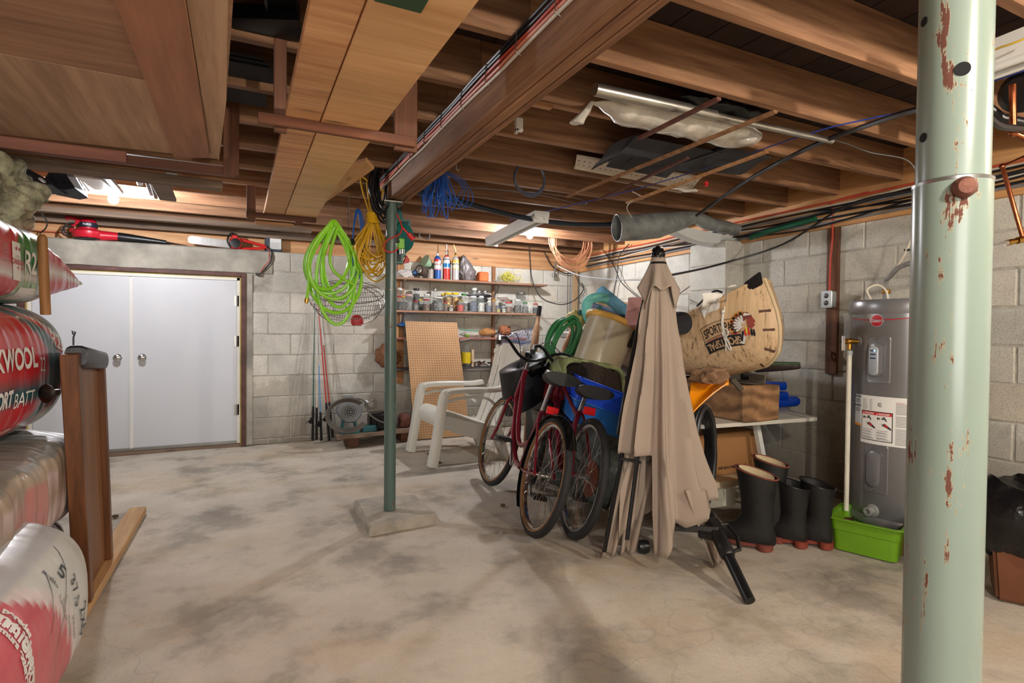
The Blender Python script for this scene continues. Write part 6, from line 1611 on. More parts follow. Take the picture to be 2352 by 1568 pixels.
# wire fish basket + red floats
t = thing('wire_basket', 'collapsed wire fish basket hanging behind the lime hose', 'wire basket', at_y(800, 680, 4.0))
bm = B(); c = at_y(800, 690, 4.05)
for rx, rz, oz in ((.25, .085, .06), (.26, .13, 0), (.23, .15, -.03)):
    tube(bm, [c+V((rx*math.cos(u), .08*math.sin(u), oz+rz*math.sin(u))) for u in [2*PI*i/30 for i in range(30)]], .003, 5, loop=True)
for i in range(30):
    x = -.25+.5*i/29; w_ = math.sqrt(max(0, 1-(x/.26)**2)); tube(bm, [c+V((x, .02, .13*w_)), c+V((x+.01, -.03, 0)), c+V((x, .02, -.16*w_))], .0018, 4)
for j in range(9):
    z = -.13+.032*j; w_ = math.sqrt(max(0, 1-(z/.165)**2)); tube(bm, [c+V((-.25*w_, .0, z)), c+V((0, -.03, z-.015)), c+V((.25*w_, .0, z+.01))], .0018, 4)
obj('wire', bm, M_STEEL, t)
bm = B(); tube(bm, [c+V((0, 0, .12)), V((c.x, c.y, 2.07))], .002, 5); obj('hanging_cord', bm, M_BLK, t)
lump('red_float', at_y(820, 737, 4.0), (.042, .02, .042), mat('red_float', (186, 48, 58), .45, var=.1), 'dark red flat float hanging below the wire basket', 'float', amp=.1, sq=.8)
# second wooden piece behind hose (brace from beam to sill)
bm = B(); stick(bm, at_y(700, 505, 5.3), at_y(870, 470, 3.6), .06, .03); 
bm.free()
# ------------------------------------------------------------------ FISHING RODS
def rod(foot, tip, c1, c2, label, reel=True):
    f = at_z(*foot, 0.01); f.y = min(f.y, 5.72); f = at_y(foot[0], foot[1], f.y); f.z = max(f.z, .012)
    T = at_y(tip[0], tip[1], YB-.03)
    t = thing('fishing_rod', label, 'fishing rod', f); L = (T-f)
    def seg(a, b_, r1, r2, m, nm):
        bm = B(); tube(bm, [f+L*a, f+L*b_], [r1, r2], 8); obj(nm, bm, m, t)
    seg(0, .09, .013, .012, M_BLACKP, 'butt'); seg(.09, .14, .010, .010, M_BLACKM, 'reel_seat'); seg(.14, .21, .013, .009, M_BLACKP, 'grip')
    seg(.21, .55, .0062, .005, c1, 'blank'); seg(.55, 1, .005, .002, c2, 'tip')
    if reel:
        p = f+L*.125+V((-.02, -.03, 0)); bm = B(); lathe(bm, [(.012, -.025), (.022, -.02), (.022, 0), (.015, .004), (.015, .02), (.022, .024), (.01, .03)], p, (.3, -.3, .9), 14); tube(bm, [p, p+V((-.04, -.02, 0)), p+V((-.045, -.03, -.02))], .003, 5); obj('reel', bm, M_BLACKM, t)
    bm = B()
    for s in (.35, .5, .65, .8): p = f+L*s; tube(bm, [p+V((0, -.008, 0))+V((.0, .006*math.cos(u), .006*math.sin(u))) for u in [2*PI*i/8 for i in range(8)]], .001, 4, loop=True)
    obj('guides', bm, M_STEEL, t)
    return t
mk = lambda n, c: mat(n, c, .35, var=0)
rod((718, 1012), (724, 640), mk('rod_green', (30, 92, 76)), mk('rod_green', (30, 92, 76)), 'dark green fishing rod, leftmost in the row at the back wall')
rod((727, 1010), (729, 660), mk('rod_white', (210, 204, 188)), mk('rod_white2', (222, 222, 222)), 'white and black banded fishing rod, second from the left', reel=False)
rod((738, 1012), (728, 700), mk('rod_blue', (90, 150, 206)), mk('rod_silver', (190, 196, 206)), 'light blue fishing rod in the middle of the row')
rod((756, 1012), (723, 600), mk('rod_red', (196, 48, 46)), mk('rod_red', (196, 48, 46)), 'red fishing rod with a black reel, second from the right')
rod((764, 1004), (727, 620), mk('rod_red2', (176, 50, 44)), mk('rod_white2', (222, 222, 222)), 'darker red fishing rod, rightmost of the row')
# ------------------------------------------------------------------ MOTOR ON LOW PLATFORM
bm = B(); g0 = [V((.80, 5.30, .10)), V((1.55, 5.42, .10)), V((1.62, 5.80, .10)), V((.86, 5.80, .10))]
A = [bm.verts.new(p) for p in g0]; Q = [bm.verts.new(p+V((0, 0, .03))) for p in g0]; bm.faces.new(A[::-1]); bm.faces.new(Q)
for i in range(4): bm.faces.new((A[i], A[(i+1) % 4], Q[(i+1) % 4], Q[i]))
tag(obj('low_platform', bm, M_GREYW, smooth=False), 'low weathered wooden platform under the grey motor at the back wall', 'platform')
for (x, y) in ((.92, 5.40), (1.45, 5.48)):
    bm = B(); box(bm, (x, y, 0), (x+.10, y+.28, .10), .003); tag(obj('wood_block', bm, M_BROWN, smooth=False), 'dark wood block supporting the %s end of the low platform' % ('left' if x < 1 else 'right'), 'wood block')
t = thing('electric_motor', 'round grey electric motor with a slotted end, on the low platform', 'motor', (.97, 5.5, .13))
mc = at_y(805, 945, 5.40); ax = (CAM-mc).normalized(); ax = V((ax.x*.8+.15, ax.y, 0)).normalized()
bm = B(); R = .105; lathe(bm, [(R*.9, -.20), (R, -.18), (R, -.02), (R*1.03, -.018), (R*1.03, -.005), (R*.93, .012), (0, .016)], mc, ax, 36); obj('housing', bm, mat('motor_grey', (124, 128, 130), .45, .1, var=.1), t)
x, y, z = frame(ax); bm = B()
for k in range(3):
    for s in range(4+2*k):
        n_ = 4+2*k; u0 = 2*PI*s/n_+.12; u1 = 2*PI*(s+1)/n_-.12; rr = .018+.018*k
        tube(bm, [mc+z*(.0165-.002*k)+x*rr*math.cos(u)+y*rr*math.sin(u) for u in [u0+(u1-u0)*i/5 for i in range(6)]], .003, 4)
o = obj('vent_slots', bm, mat('hole_black', (6, 6, 8)), t)
bm = B(); k = mc-z*.10+V((0, 0, R)); box(bm, (k.x-.045, k.y-.05, k.z-.02), (k.x+.045, k.y+.05, k.z+.035), .01); obj('wiring_box', bm, mat('motor_grey', (124, 128, 130)), t)
bm = B(); box(bm, (mc.x-.09, mc.y-.0, .13), (mc.x+.09, mc.y+.2, .16), .003); stick(bm, V((mc.x-.07, mc.y+.08, .14)), mc-z*.08+V((-.05, 0, -.08)), .02, .08); stick(bm, V((mc.x+.07, mc.y+.08, .14)), mc-z*.08+V((.05, 0, -.08)), .02, .08); obj('base', bm, mat('motor_teal', (34, 92, 96), .5), t)
bm = B(); c = mc+V((-.02, -.04, -.02)); rg = random.Random(3)
for k in range(4):
    tube(bm, [c+V((-.02+(.165+.010*k)*math.cos(u), -.03-.01*k+.03*math.sin(u), -.0+(.125+.01*k)*math.sin(u))) for u in [PI*.25+2*PI*.78*i/24 for i in range(25)]], .007, 6)
tube(bm, spline([mc+V((.03, -.05, .13)), mc+V((.12, -.06, .10)), mc+V((.16, -.08, -.02)), mc+V((.27, -.10, -.10)), mc+V((.38, -.1, -.12))], 6), .008, 6)
tag(obj('power_cord', bm, mat('grey_brown_cord', (92, 86, 78), .5)), 'stiff grey power cord coiled round the motor', 'power cord')
t = thing('drill_parts', 'black and chrome drilling machine parts right of the motor', 'machine', (1.25, 5.6, .13))
c = at_y(853, 928, 5.5); bm = B()
for k in range(5):
    tube(bm, [c+V(((.032+.006*k)*math.cos(u), .01*k, (.03+.007*k)*math.sin(u))) for u in [2*PI*i/18 for i in range(18)]], .006, 6, loop=True)
obj('chrome_ring', bm, M_CHROME, t)
bm = B(); c2 = at_y(872, 960, 5.5); box(bm, (c2.x-.10, 5.46, .13), (c2.x+.09, 5.62, .30), .02); cyl(bm, (c2.x-.06, 5.5, .26), (c2.x+.1, 5.48, .30), .03, n=16); cyl(bm, (c2.x+.0, 5.46, .2), (c2.x+.0, 5.40, .2), .04, n=18); obj('body', bm, M_BLACKM, t)
bm = B(); c3 = at_y(853, 980, 5.45); box(bm, (c3.x-.09, 5.42, .13), (c3.x+.05, 5.5, .19), .008); obj('teal_base', bm, mat('motor_teal', (34, 92, 96)), t)
lump('brown_pot', V((1.50, 5.55, .20)), (.06, .06, .08), mat('rusty_metal', (112, 70, 56)), 'rusty brown metal pot right of the slim post on the low platform', 'pot', amp=.1, sq=.7)
bm = B(); box(bm, (1.40, 5.45, .131), (1.66, 5.66, .15), .004); bm.free()
# ------------------------------------------------------------------ TOOLS ON THE LEDGE
t = thing('leaf_blower', 'red electric leaf blower with a long black nozzle lying on the ledge above the door', 'leaf blower', at_y(200, 555, 5.93))
yb_ = 5.90
def L_(x, y, dy=0): return at_y(x, y, yb_+dy)
zl = WT
k = L_(205, 545); mm = mat('blower_red', (196, 26, 46), .35, var=.05)
c = V((L_(203, 540).x, yb_, zl+.055)); bm = B(); lathe(bm, [(.06, -.05), (.10, -.045), (.115, -.02), (.115, .01), (.095, .028), (.05, .032)], c, (0, 0, 1), 32); obj('fan_housing', bm, mm, t)
bm = B(); lathe(bm, [(.066, .02), (.064, .055), (.058, .10), (.05, .118), (0, .12)], c, (0, 0, 1), 28); obj('motor_cover', bm, mm, t)
bm = B(); lathe(bm, [(.0675, .045), (.0645, .088)], c, (0, 0, 1), 28, cap=False); lab_ = obj('label_band', bm, mat('label_navy', (30, 34, 50), .4, var=0), t)
q = text_bm('TORO', .022, sub=.01, bold=.0005); a0 = math.atan2(CAM.y-c.y, CAM.x-c.x)-.15
for v in q.verts: th = a0+v.co.x/.067; v.co = V((c.x+.068*math.cos(th), c.y+.068*math.sin(th), c.z+.068+v.co.y))
obj('lettering', q, M_PW, t)
bm = B(); tube(bm, spline([c+V((-.05, 0, .10)), c+V((-.12, 0, .125)), c+V((-.155, 0, .11))], 5), .016, 10); tube(bm, spline([c+V((-.06, 0, .10)), c+V((-.10, -.01, .06)), c+V((-.12, 0, .0))], 5), .012, 8); obj('handle', bm, mm, t)
bm = B(); a = c+V((.06, -.03, -.015)); b_ = L_(272, 548); b_.z = zl+.045; tube(bm, [a, a.lerp(b_, .6), b_], [.045, .038, .034], 20); obj('outlet', bm, mm, t)
e_ = L_(382, 566); e_.z = zl+.022; bm = B(); tube(bm, [b_, b_.lerp(e_, .2), e_], [.037, .036, .018], 20); obj('nozzle', bm, M_BLACKP, t)
bm = B(); tube(bm, spline([c+V((-.09, -.05, .04)), c+V((-.15, -.06, .03)), c+V((-.165, -.06, -.02)), c+V((-.13, -.05, -.045))], 5), .007, 8); tube(bm, spline([c+V((-.08, -.06, .07)), c+V((-.13, -.07, .06)), c+V((-.15, -.07, .0)), c+V((-.12, -.06, -.03))], 5), .006, 8); obj('power_cord', bm, M_BLK, t)
bm = B(); lathe(bm, [(.10, -.055), (.105, -.05), (.10, -.043)], c, (0, 0, 1), 28); obj('black_base', bm, M_BLACKP, t)
bm = B(); a = L_(434, 566); a.z = zl+.005; tube(bm, [V((e_.x, yb_, zl+.02)), V((L_(432, 565).x, yb_, zl+.004))], [.010, .002], 8); obj('nozzle_tip', bm, M_BLACKP, t)
t = thing('chainsaw', 'red and black electric chainsaw with a pale bar on the ledge above the door', 'chainsaw', L_(530, 570))
x0_ = L_(433, 555).x; x1_ = L_(527, 565).x; zc_ = at_y(440, 553, yb_).z-.004
bm = B(); pl_ = []
za, zb_ = zl+.062, zl+.045
for i in range(13): u = PI/2+PI*i/12; pl_.append((x0_+.03+.03*math.cos(u), za+.03*math.sin(u)))
pl_ += [(x1_, zb_-.033), (x1_, zb_+.033)]
A = [bm.verts.new((a, yb_-.004, b_)) for a, b_ in pl_]; Q = [bm.verts.new((a, yb_+.004, b_)) for a, b_ in pl_]; bm.faces.new(A); bm.faces.new(Q[::-1]); n = len(A)
for i in range(n): bm.faces.new((A[i], A[(i+1) % n], Q[(i+1) % n], Q[i]))
obj('bar', bm, mat('bar_white', (176, 176, 174), .35, .3, var=.1, vs=20), t, smooth=False)
bm = B(); N = 70
pts = []
for i in range(14): u = PI/2+PI*i/13; pts.append(V((x0_+.03+.034*math.cos(u), yb_, za+.034*math.sin(u))))
path = [V((x1_, yb_, zb_+.037))]+pts+[V((x1_, yb_, zb_-.037))]
def along(path, n):
    Ls = [0]
    for i in range(len(path)-1): Ls.append(Ls[-1]+(path[i+1]-path[i]).length)
    out = []
    for k in range(n):
        s = Ls[-1]*k/(n-1); i = max(j for j in range(len(Ls)) if Ls[j] <= s+1e-9); i = min(i, len(path)-2)
        out.append(path[i].lerp(path[i+1], (s-Ls[i])/max(1e-9, Ls[i+1]-Ls[i])))
    return out
for i, p in enumerate(along(path, 64)): box(bm, p-V((.003, .004, .003)), p+V((.003, .004, .004 if i % 2 else .002)))
o = obj('chain', bm, M_STEEL, t, smooth=False); o['kind'] = 'stuff'
bx_ = x1_; bm = B(); box(bm, (bx_, yb_-.05, zl+.005), (bx_+.10, yb_+.05, zl+.105), .015); box(bm, (bx_+.02, yb_-.045, zl+.09), (bx_+.07, yb_+.045, zl+.13), .01); obj('body', bm, mat('saw_red', (206, 40, 38), .35), t)
bm = B(); lathe(bm, [(.045, 0), (.045, .006), (.03, .008)], (bx_+.05, yb_-.05, zl+.052), (0, -1, 0), 24); obj('side_cover', bm, M_BLACKP, t)
bm = B(); tube(bm, spline([V((bx_+.01, yb_-.05, zl+.01)), V((bx_-.015, yb_-.06, zl+.07)), V((bx_+.01, yb_-.05, zl+.135)), V((bx_+.04, yb_-.04, zl+.14))], 5), .009, 8); obj('front_guard', bm, M_BLACKP, t)
bm = B(); h1 = V((L_(612, 575).x, yb_, zl+.04)); tube(bm, spline([V((bx_+.09, yb_, zl+.095)), V((bx_+.15, yb_, zl+.085)), h1, V((bx_+.14, yb_, zl+.012)), V((bx_+.08, yb_, zl+.012))], 6), .013, 10); obj('rear_handle', bm, mat('saw_red', (206, 40, 38)), t)
t = thing('power_cord', 'red and black cord end with plug dangling from the chainsaw over the lintel', 'power cord', V((h1.x, yb_, zl)))
bm = B(); a = h1+V((0, -.02, 0)); k = YB-.03; tube(bm, spline([a, V((a.x+.04, YB-.0, zl+.01)), V((a.x+.045, k, zl-.04)), V((a.x+.035, k, zl-.10)), V((a.x+.0, k, zl-.16)), at_y(598, 628, k)], 6), .0055, 8); obj('black_cord', bm, M_BLK, t)
bm = B(); tube(bm, spline([a+V((-.01, 0, 0)), V((a.x+.02, YB-.0, zl+.008)), V((a.x+.022, k, zl-.04)), V((a.x+.02, k, zl-.10)), V((a.x-.02, k, zl-.15)), at_y(597, 629, k)], 6), .004, 8); obj('red_cord', bm, M_RED, t)
bm = B(); p = at_y(595, 630, k); box(bm, p+V((-.03, -.012, -.012)), p+V((.01, .012, .012)), .004); obj('plug', bm, M_BLACKP, t)
t = thing('jug', 'dark grey container with a white label standing on the ledge right of the chainsaw', 'container', V((L_(628, 560).x, 5.95, zl)))
a = at_y(608, 578, 5.95); b_ = at_y(647, 578, 5.95); tz = at_y(628, 532, 5.95).z
bm = B(); box(bm, (a.x, 5.92, zl), (b_.x, 6.0, tz), .012); box(bm, (a.x+.02, 5.93, tz-.01), (b_.x-.02, 5.99, tz+.02), .008); obj('body', bm, mat('dark_grey_plastic', (72, 80, 88), .35), t)
bm = B(); box(bm, (a.x+.045, 5.917, zl+.03), (b_.x-.006, 5.921, tz-.03), .0005); obj('paper_label', bm, M_LWHITE, t, smooth=False)
bm = place_flat(text_bm('CHAIN & BAR', .02, bold=.0004), ((a.x+b_.x)/2+.02, 5.9165, tz-.045), (1, 0, 0), (0, 0, 1), 0); obj('lettering', bm, M_INK, t)
bm = B()
for r in range(5): merge(bm, place_flat(poly_bm([(-.05, 0), (.045-.012*(r % 2), 0), (.045-.012*(r % 2), .003), (-.05, .003)]), ((a.x+b_.x)/2+.02, 5.9165, zl+.04+.012*r), (1, 0, 0), (0, 0, 1), 0))
obj('label_print', bm, M_INKG, t)
cable('black_cable', [at_y(96, 490, 5.4), at_y(108, 510, 5.6), at_y(104, 525, 5.85), at_y(92, 535, 5.95)], .006, M_BLK, 'black cord looping down on the rim board left of the leaf blower')
cable('red_cable', [at_y(80, 531, 6.0), at_y(110, 532, 6.0), at_y(150, 534, 6.0)], .004, M_RED, 'thin red cord running along the rim board to the leaf blower')
# cords hanging on the back wall right side
cable('black_cable', [at_y(1216, 565, 5.60), at_y(1218, 600, 5.62), at_y(1222, 640, 5.55), at_y(1240, 680, 5.5), at_y(1270, 696, 5.5), at_y(1300, 698, 5.5), at_y(1325, 685, 5.5), at_y(1340, 665, 5.6), at_y(1336, 650, 5.7)], .006, M_BLK, 'long black cord hanging in a deep curve at the right end of the shelves')
cable('black_cable', [at_y(1250, 578, 5.6), at_y(1268, 610, 5.7), at_y(1300, 628, 5.8), at_y(1320, 622, 5.8)], .007, M_BLK, 'short black cord sagging below the copper coil')
cable('black_cable', [at_y(1305, 620, 5.8), at_y(1304, 680, 5.8), at_y(1303, 770, 5.8)], .004, M_BLK, 'thin black cord hanging straight down beside the corner')
cable('black_cable', [at_y(1318, 622, 5.75), at_y(1330, 650, 5.75), at_y(1343, 668, 5.7), at_y(1330, 690, 5.7), at_y(1345, 705, 5.7)], .004, M_BLK, 'kinked thin black cord just left of the corner strip')
cable('thin_cable', [at_y(1315, 622, 5.8), at_y(1312, 700, 5.82), at_y(1310, 730, 5.82)], .003, M_GRY, 'thin grey cord hanging next to the straight black one')
cable('grey_cable', [at_y(1280, 610, 5.0), at_y(1330, 632, 4.8), at_y(1400, 641, 4.5), at_y(1460, 643, 4.0), at_y(1500, 638, 3.6)], .005, M_GRY, 'grey cable swinging from the copper coil towards the closed parasol')
cable('black_cable', [at_wall(1385, 574, .07), at_wall(1410, 610, .08), at_wall(1425, 645, .08), at_wall(1450, 670, .08), at_wall(1476, 690, .08), at_wall(1495, 700, .08)], .005, M_BLK, 'black cord dropping from the sill cables to the closed parasol')
cable('black_cable', [at_wall(1445, 560, .07), at_wall(1422, 590, .08), at_wall(1418, 630, .06), at_wall(1412, 660, .06), at_wall(1408, 690, .06)], .005, M_BLK, 'black cord hanging straight beside the light blue foam noodle')
cable('black_cable', [at_d(2130, 430, 2.9), at_d(1950, 470, 3.4), at_d(1800, 560, 3.8), at_d(1660, 605, 3.9), at_d(1560, 628, 3.5), at_d(1530, 632, 3.2)], .007, M_BLK, 'black cable sweeping down across the right wall behind the parasol top')
cable('thin_cable', [at_wall(1625, 610, .06), at_wall(1605, 640, .1), at_wall(1560, 675, .2), at_d(1545, 682, 3.3)], .004, M_BLK, 'loose thin cord end near the pilaster')
# blocky junction hanging
bm = B(); a = at_y(1277, 600, 5.7); b_ = at_y(1274, 632, 5.75); cyl(bm, a, b_, .010, n=8); box(bm, b_+V((-.03, -.02, -.02)), b_+V((.02, .02, .02)), .006); tag(obj('pipe_stub', bm, M_STEEL), 'grey metal pipe stub with a clamp below the copper coil', 'pipe')
# ------------------------------------------------------------------ WHITE ADIRONDACK CHAIR (local x = front)
M_RESIN = mat('white_resin', (222, 220, 208), .42, var=.04)
t = thing('lawn_chair', 'white plastic high-backed garden armchair standing before the pegboard', 'chair', (1.80, 4.70, 0), (0, 0, PI), local=True)
def cs(P, k=5): return spline([V(p) for p in P], k)
# seat
prof = cs([(.30, 0, .30), (.325, 0, .36), (.30, 0, .41), (.22, 0, .42), (.0, 0, .335), (-.20, 0, .27), (-.27, 0, .27)], 4)
bm = B(); sheet(bm, [[p+V((0, y, .012*(y/.26)**2 if i > 8 else 0)) for y in [-.27+.54*j/8 for j in range(9)]] for i, p in enumerate(prof)], .009); obj('seat', bm, M_RESIN, t, ang=.9)
for s in (-1, 1):
    g = []; bm = B()
    for i in range(9):
        x = .31-.58*i/8; top = (.40 if i == 0 else .415-.155*(i/8)); g.append([V((x, s*.275, top)), V((x, s*.285, top-.06)), V((x, s*.287, top-.10-.035*math.sin(PI*i/8)))])
    sheet(bm, g, .008); obj('seat_rail', bm, M_RESIN, t, ang=.9)
# backrest: slats
bx = lambda s: -.215-.245*s; bz = lambda s: .27+.735*s
for k in range(5):
    a = (-.225+.09*k); g = []
    for i in range(13):
        s = i/12; wd = (.98+.34*s); bow = .03*(1-((a+.045)/.22)**2)
        xx = bx(s)-.03*math.sin(PI*s)-bow
        dz = -.028*((a+.045)/.2)**2*(s > .9)
        g.append([V((xx, (a+.0012)*wd, bz(s)+dz)), V((xx-.003, (a+.045)*wd, bz(s)+dz+.004*(s > .9))), V((xx, (a+.0888)*wd, bz(s)+dz))])
    bm = B(); sheet(bm, g, .010); obj('slat', bm, M_RESIN, t, ang=.9)
for s0, h in ((.0, .10), (.93, .055), (.42, .03)):
    g = []
    for i in range(4):
        s = s0+h*i/3; row = []
        for j in range(11):
            y = (-.225+.45*j/10)*(.98+.34*s); bow = .03*(1-(y/.24)**2); row.append(V((bx(s)-.03*math.sin(PI*s)-bow-.006, y, bz(s)-(.028*(y/.22)**2 if s > .9 else 0))))
        g.append(row)
    bm = B(); sheet(bm, g, .008); obj('back_band', bm, M_RESIN, t, ang=.9)
# arms with front legs, rear legs
for s in (-1, 1):
    y = s*.325
    def rail(P, w, h, nm, wy=None):
        pts = cs(P, 5); bm = B(); rings = []
        for i, p in enumerate(pts):
            d = (pts[min(i+1, len(pts)-1)]-pts[max(i-1, 0)]).normalized(); n_ = V((0, 1, 0)).cross(d).normalized(); f = i/(len(pts)-1)
            ww = (w[0]*(1-f)+w[1]*f) if isinstance(w, tuple) else w; hh = (h[0]*(1-f)+h[1]*f) if isinstance(h, tuple) else h
            rings.append([p+V((0, a*ww/2, 0))+n_*b_*hh/2 for a, b_ in ((-.8, 1), (.8, 1), (1, .5), (1, -1), (.8, -1), (.75, .2), (-.75, .2), (-.8, -1), (-1, -1), (-1, .5))])
        loft(bm, rings); return obj(nm, bm, M_RESIN, t, ang=.7)
    rail([(.27, y, .60), (.20, y, .615), (.0, y, .618), (-.13, y, .612), (-.24, y*.90, .615), (-.30, y*.76, .63)], (.095, .08), (.042, .04), 'armrest')
    rail([(.385, y*1.0, .0), (.345, y, .22), (.315, y, .42), (.285, y, .575), (.25, y, .605)], (.105, .08), (.065, .055), 'leg')
    rail([(-.30, s*.27, .0), (-.25, s*.28, .14), (-.20, s*.28, .28)], (.09, .07), (.06, .10), 'leg')
    rail([(.30, y, .52), (.10, y, .555), (-.10, y, .54), (-.24, s*.26, .44)], .03, .022, 'arm_brace')
# ------------------------------------------------------------------ BICYCLES
def wheel(t, cx_, cz_, R, m_tyre, side, steer=0):
    M = Matrix.Translation((cx_, 0, cz_)) @ Matrix.Rotation(steer, 4, 'Z') @ Matrix.Rotation(PI/2, 4, 'X')
    w_ = thing('wheel', '', '', (0, 0, 0)); bpy.data.objects.remove(w_)
    def ring(r0, prof, nm, m, par, n=56):
        bm = B(); rings = []
        for i in range(n):
            u = 2*PI*i/n; rings.append([V(((r0+a)*math.cos(u), (r0+a)*math.sin(u), b_)) for a, b_ in prof])
        loft(bm, rings, True, False, True); bmesh.ops.transform(bm, matrix=M, verts=bm.verts); return obj(nm, bm, m, par)
    tr = .021
    ty = ring(R-tr, [(tr*math.cos(a), tr*math.sin(a)) for a in [2*PI*k/10 for k in range(10)]], 'tyre', m_tyre, t)
    if side: ring(R-tr*2.0, [(.002, -.0205), (.011, -.0213), (.011, .0213), (.002, .0205)], 'sidewall', mat('tan_sidewall', (150, 106, 62), .7), ty)
    ring(R-tr*2.1, [(.004, -.013), (.004, .013), (-.008, .013), (-.014, .006), (-.014, -.006), (-.008, -.013)], 'rim', M_CHROME, ty)
    bm = B(); rr = R-tr*2-.016
    for k in range(32):
        u = 2*PI*k/32; sg = 1 if k % 2 else -1; v_ = u+(.9 if (k//2) % 2 else -.9)
        a = V((.02*math.cos(v_), .02*math.sin(v_), .028*sg)); b_ = V((rr*math.cos(u), rr*math.sin(u), 0)); tube(bm, [a, b_], .0011, 4, cap=False)
    bmesh.ops.transform(bm, matrix=M, verts=bm.verts); o = obj('spokes', bm, M_CHROME, ty); o['kind'] = 'stuff'
    bm = B(); lathe(bm, [(.006, -.05), (.006, -.034), (.021, -.03), (.021, -.026), (.012, -.022), (.012, .022), (.021, .026), (.021, .03), (.006, .034), (.006, .05)], n=14); bmesh.ops.transform(bm, matrix=M, verts=bm.verts); obj('hub', bm, M_STEEL, ty)
    return ty
M_BIKE = mat('maroon_bike_paint', (128, 28, 46), .25, .2, var=.08, coat=.5); M_BIKE2 = mat('dark_red_bike_paint', (112, 24, 36), .3, .2, var=.08)
def bike(loc, yaw, lean, label, m, fender, tan, guard, sad, hb, step, steer=0, reflect=True):
    t = thing('bicycle', label, 'bicycle', loc, (lean, 0, yaw), local=True); R = .33
    wheel(t, 0, R, R, M_RUBBER, tan, 0); wheel(t, 1.04, R, R, M_RUBBER, tan, steer)
    def tb(P, r, nm, mm=m, k=5, n=10): bm = B(); tube(bm, cs(P, k) if len(P) > 2 else [V(p) for p in P], r, n); return obj(nm, bm, mm, t)
    bb = (.42, 0, .28); st = (.30, 0, .66); hd = (.85, 0, .84); hl = (.885, 0, .68)
    tb([bb, st], .016, 'seat_tube')
    if step:
        tb([hd, (.80, 0, .74), (.70, 0, .52), (.55, 0, .40), (.375, 0, .45)], .016, 'top_tube')
        tb([hl, (.84, 0, .62), (.72, 0, .42), (.56, 0, .30), bb], .019, 'down_tube')
    else:
        tb([(.845, 0, .80), (.31, 0, .62)], .014, 'top_tube'); tb([hl, bb], .018, 'down_tube')
    tb([(.90, 0, .64), (.835, 0, .88)], .020, 'head_tube')
    for s in (-1, 1):
        tb([(.0, s*.06, R), (.20, s*.05, .30), bb], .009, 'chain_stay'); tb([(0, s*.06, R), (.24, s*.03, .60), st], .008, 'seat_stay')
        tb([(.893, s*.03, .67), (.905, s*.05, .62), (.96, s*.052, .46), (1.04, s*.055, R)], .011, 'fork_blade')
    tb([st, (.255, 0, sad-.03)], .013, 'seat_post', M_CHROME)
    # saddle
    bm = B(); rings = []
    for i in range(13):
        s = i/12; w_ = .095*(1-s)**1.2+.018+.02*math.sin(PI*min(1, s*1.6)); x = .09+.30*s-.0
        rings.append([V((x, w_*math.cos(u), sad+.012*math.cos(2*PI*s)+(.03*math.sin(u) if math.sin(u) > 0 else .045*math.sin(u)*(1-s*.5)))) for u in [2*PI*j/16 for j in range(16)]])
    loft(bm, rings); obj('saddle', bm, mat('saddle_black', (24, 25, 27), .5, var=.1), t)
    # bars
    tb([(.84, 0, .86), (.825, 0, hb-.06)], .012, 'stem', M_CHROME)
    H = [(.60, -.30, hb+.02), (.68, -.285, hb+.045), (.79, -.20, hb+.06), (.84, -.06, hb-.03), (.84, .06, hb-.03), (.79, .20, hb+.06), (.68, .285, hb+.045), (.60, .30, hb+.02)]
    tb(H, .011, 'handlebar', M_BLACKM, 6)
    for s in (-1, 1):
        tb([(.58, s*.303, hb+.014), (.70, s*.28, hb+.048)], .017, 'grip', M_BLACKP); tb([(.74, s*.25, hb+.05), (.66, s*.27, hb+.012), (.60, s*.29, hb-.01)], .005, 'brake_lever', M_STEEL)
        tb([(.74, s*.22, hb+.04), (.90, s*.12, hb+.12), (.95, s*.03, hb-.02), (.90, 0, .72)], .003, 'brake_cable', M_BLK)
    # crank
    bm = B(); M = Matrix.Translation((.42, -.045, .28)) @ Matrix.Rotation(PI/2, 4, 'X'); lathe(bm, [(.09, -.003), (.092, 0), (.09, .003)], n=36); bmesh.ops.transform(bm, matrix=M, verts=bm.verts); obj('chainring', bm, M_STEEL, t)
    for s, dx, dz in ((-1, -.09, -.14), (1, .09, .14)):
        tb([(.42, s*.065, .28), (.42+dx, s*.075, .28+dz)], .009, 'crank', M_STEEL)
        bm = B(); box(bm, (.42+dx-.045, s*.085, .28+dz-.012), (.42+dx+.045, s*.175, .28+dz+.012), .004); obj('pedal', bm, M_BLACKP, t)
    tb([(.42, -.05, .37), (.02, -.045, .37)], .004, 'chain', M_BLACKM); tb([(.42, -.05, .19), (.02, -.045, .28)], .004, 'chain', M_BLACKM)
    if guard:
        bm = B(); M = Matrix.Translation((0, -.05, R)) @ Matrix.Rotation(PI/2, 4, 'X'); lathe(bm, [(.10, -.004), (.10, 0), (.02, .006)], n=32); bmesh.ops.transform(bm, matrix=M, verts=bm.verts); obj('spoke_guard', bm, mat('amber_disc', (132, 66, 34), .4), t)
    if fender:
        for cx_, a0, a1 in ((0, -.55, 2.75),):
            bm = B(); g = []
            for i in range(25):
                u = PI-a1+(a1-a0)*i/24+.25; row = []
                for j in range(7): v_ = -1+2*j/6; rr = R+.02-.012*v_*v_; row.append(V((cx_-rr*math.cos(u)*1.0, v_*.030, R+rr*math.sin(u))))
                g.append(row)
            sheet(bm, g, .003); obj('mudguard', bm, mat('gloss_black', (14, 14, 15), .12, var=0), t)
    if reflect:
        bm = B(); box(bm, (.12, -.035, .66), (.145, .035, .705), .004); obj('reflector', bm, mat('red_reflector', (206, 24, 30), .25, var=0), t)
    return t
yaw1 = math.atan2(1.017, .19)
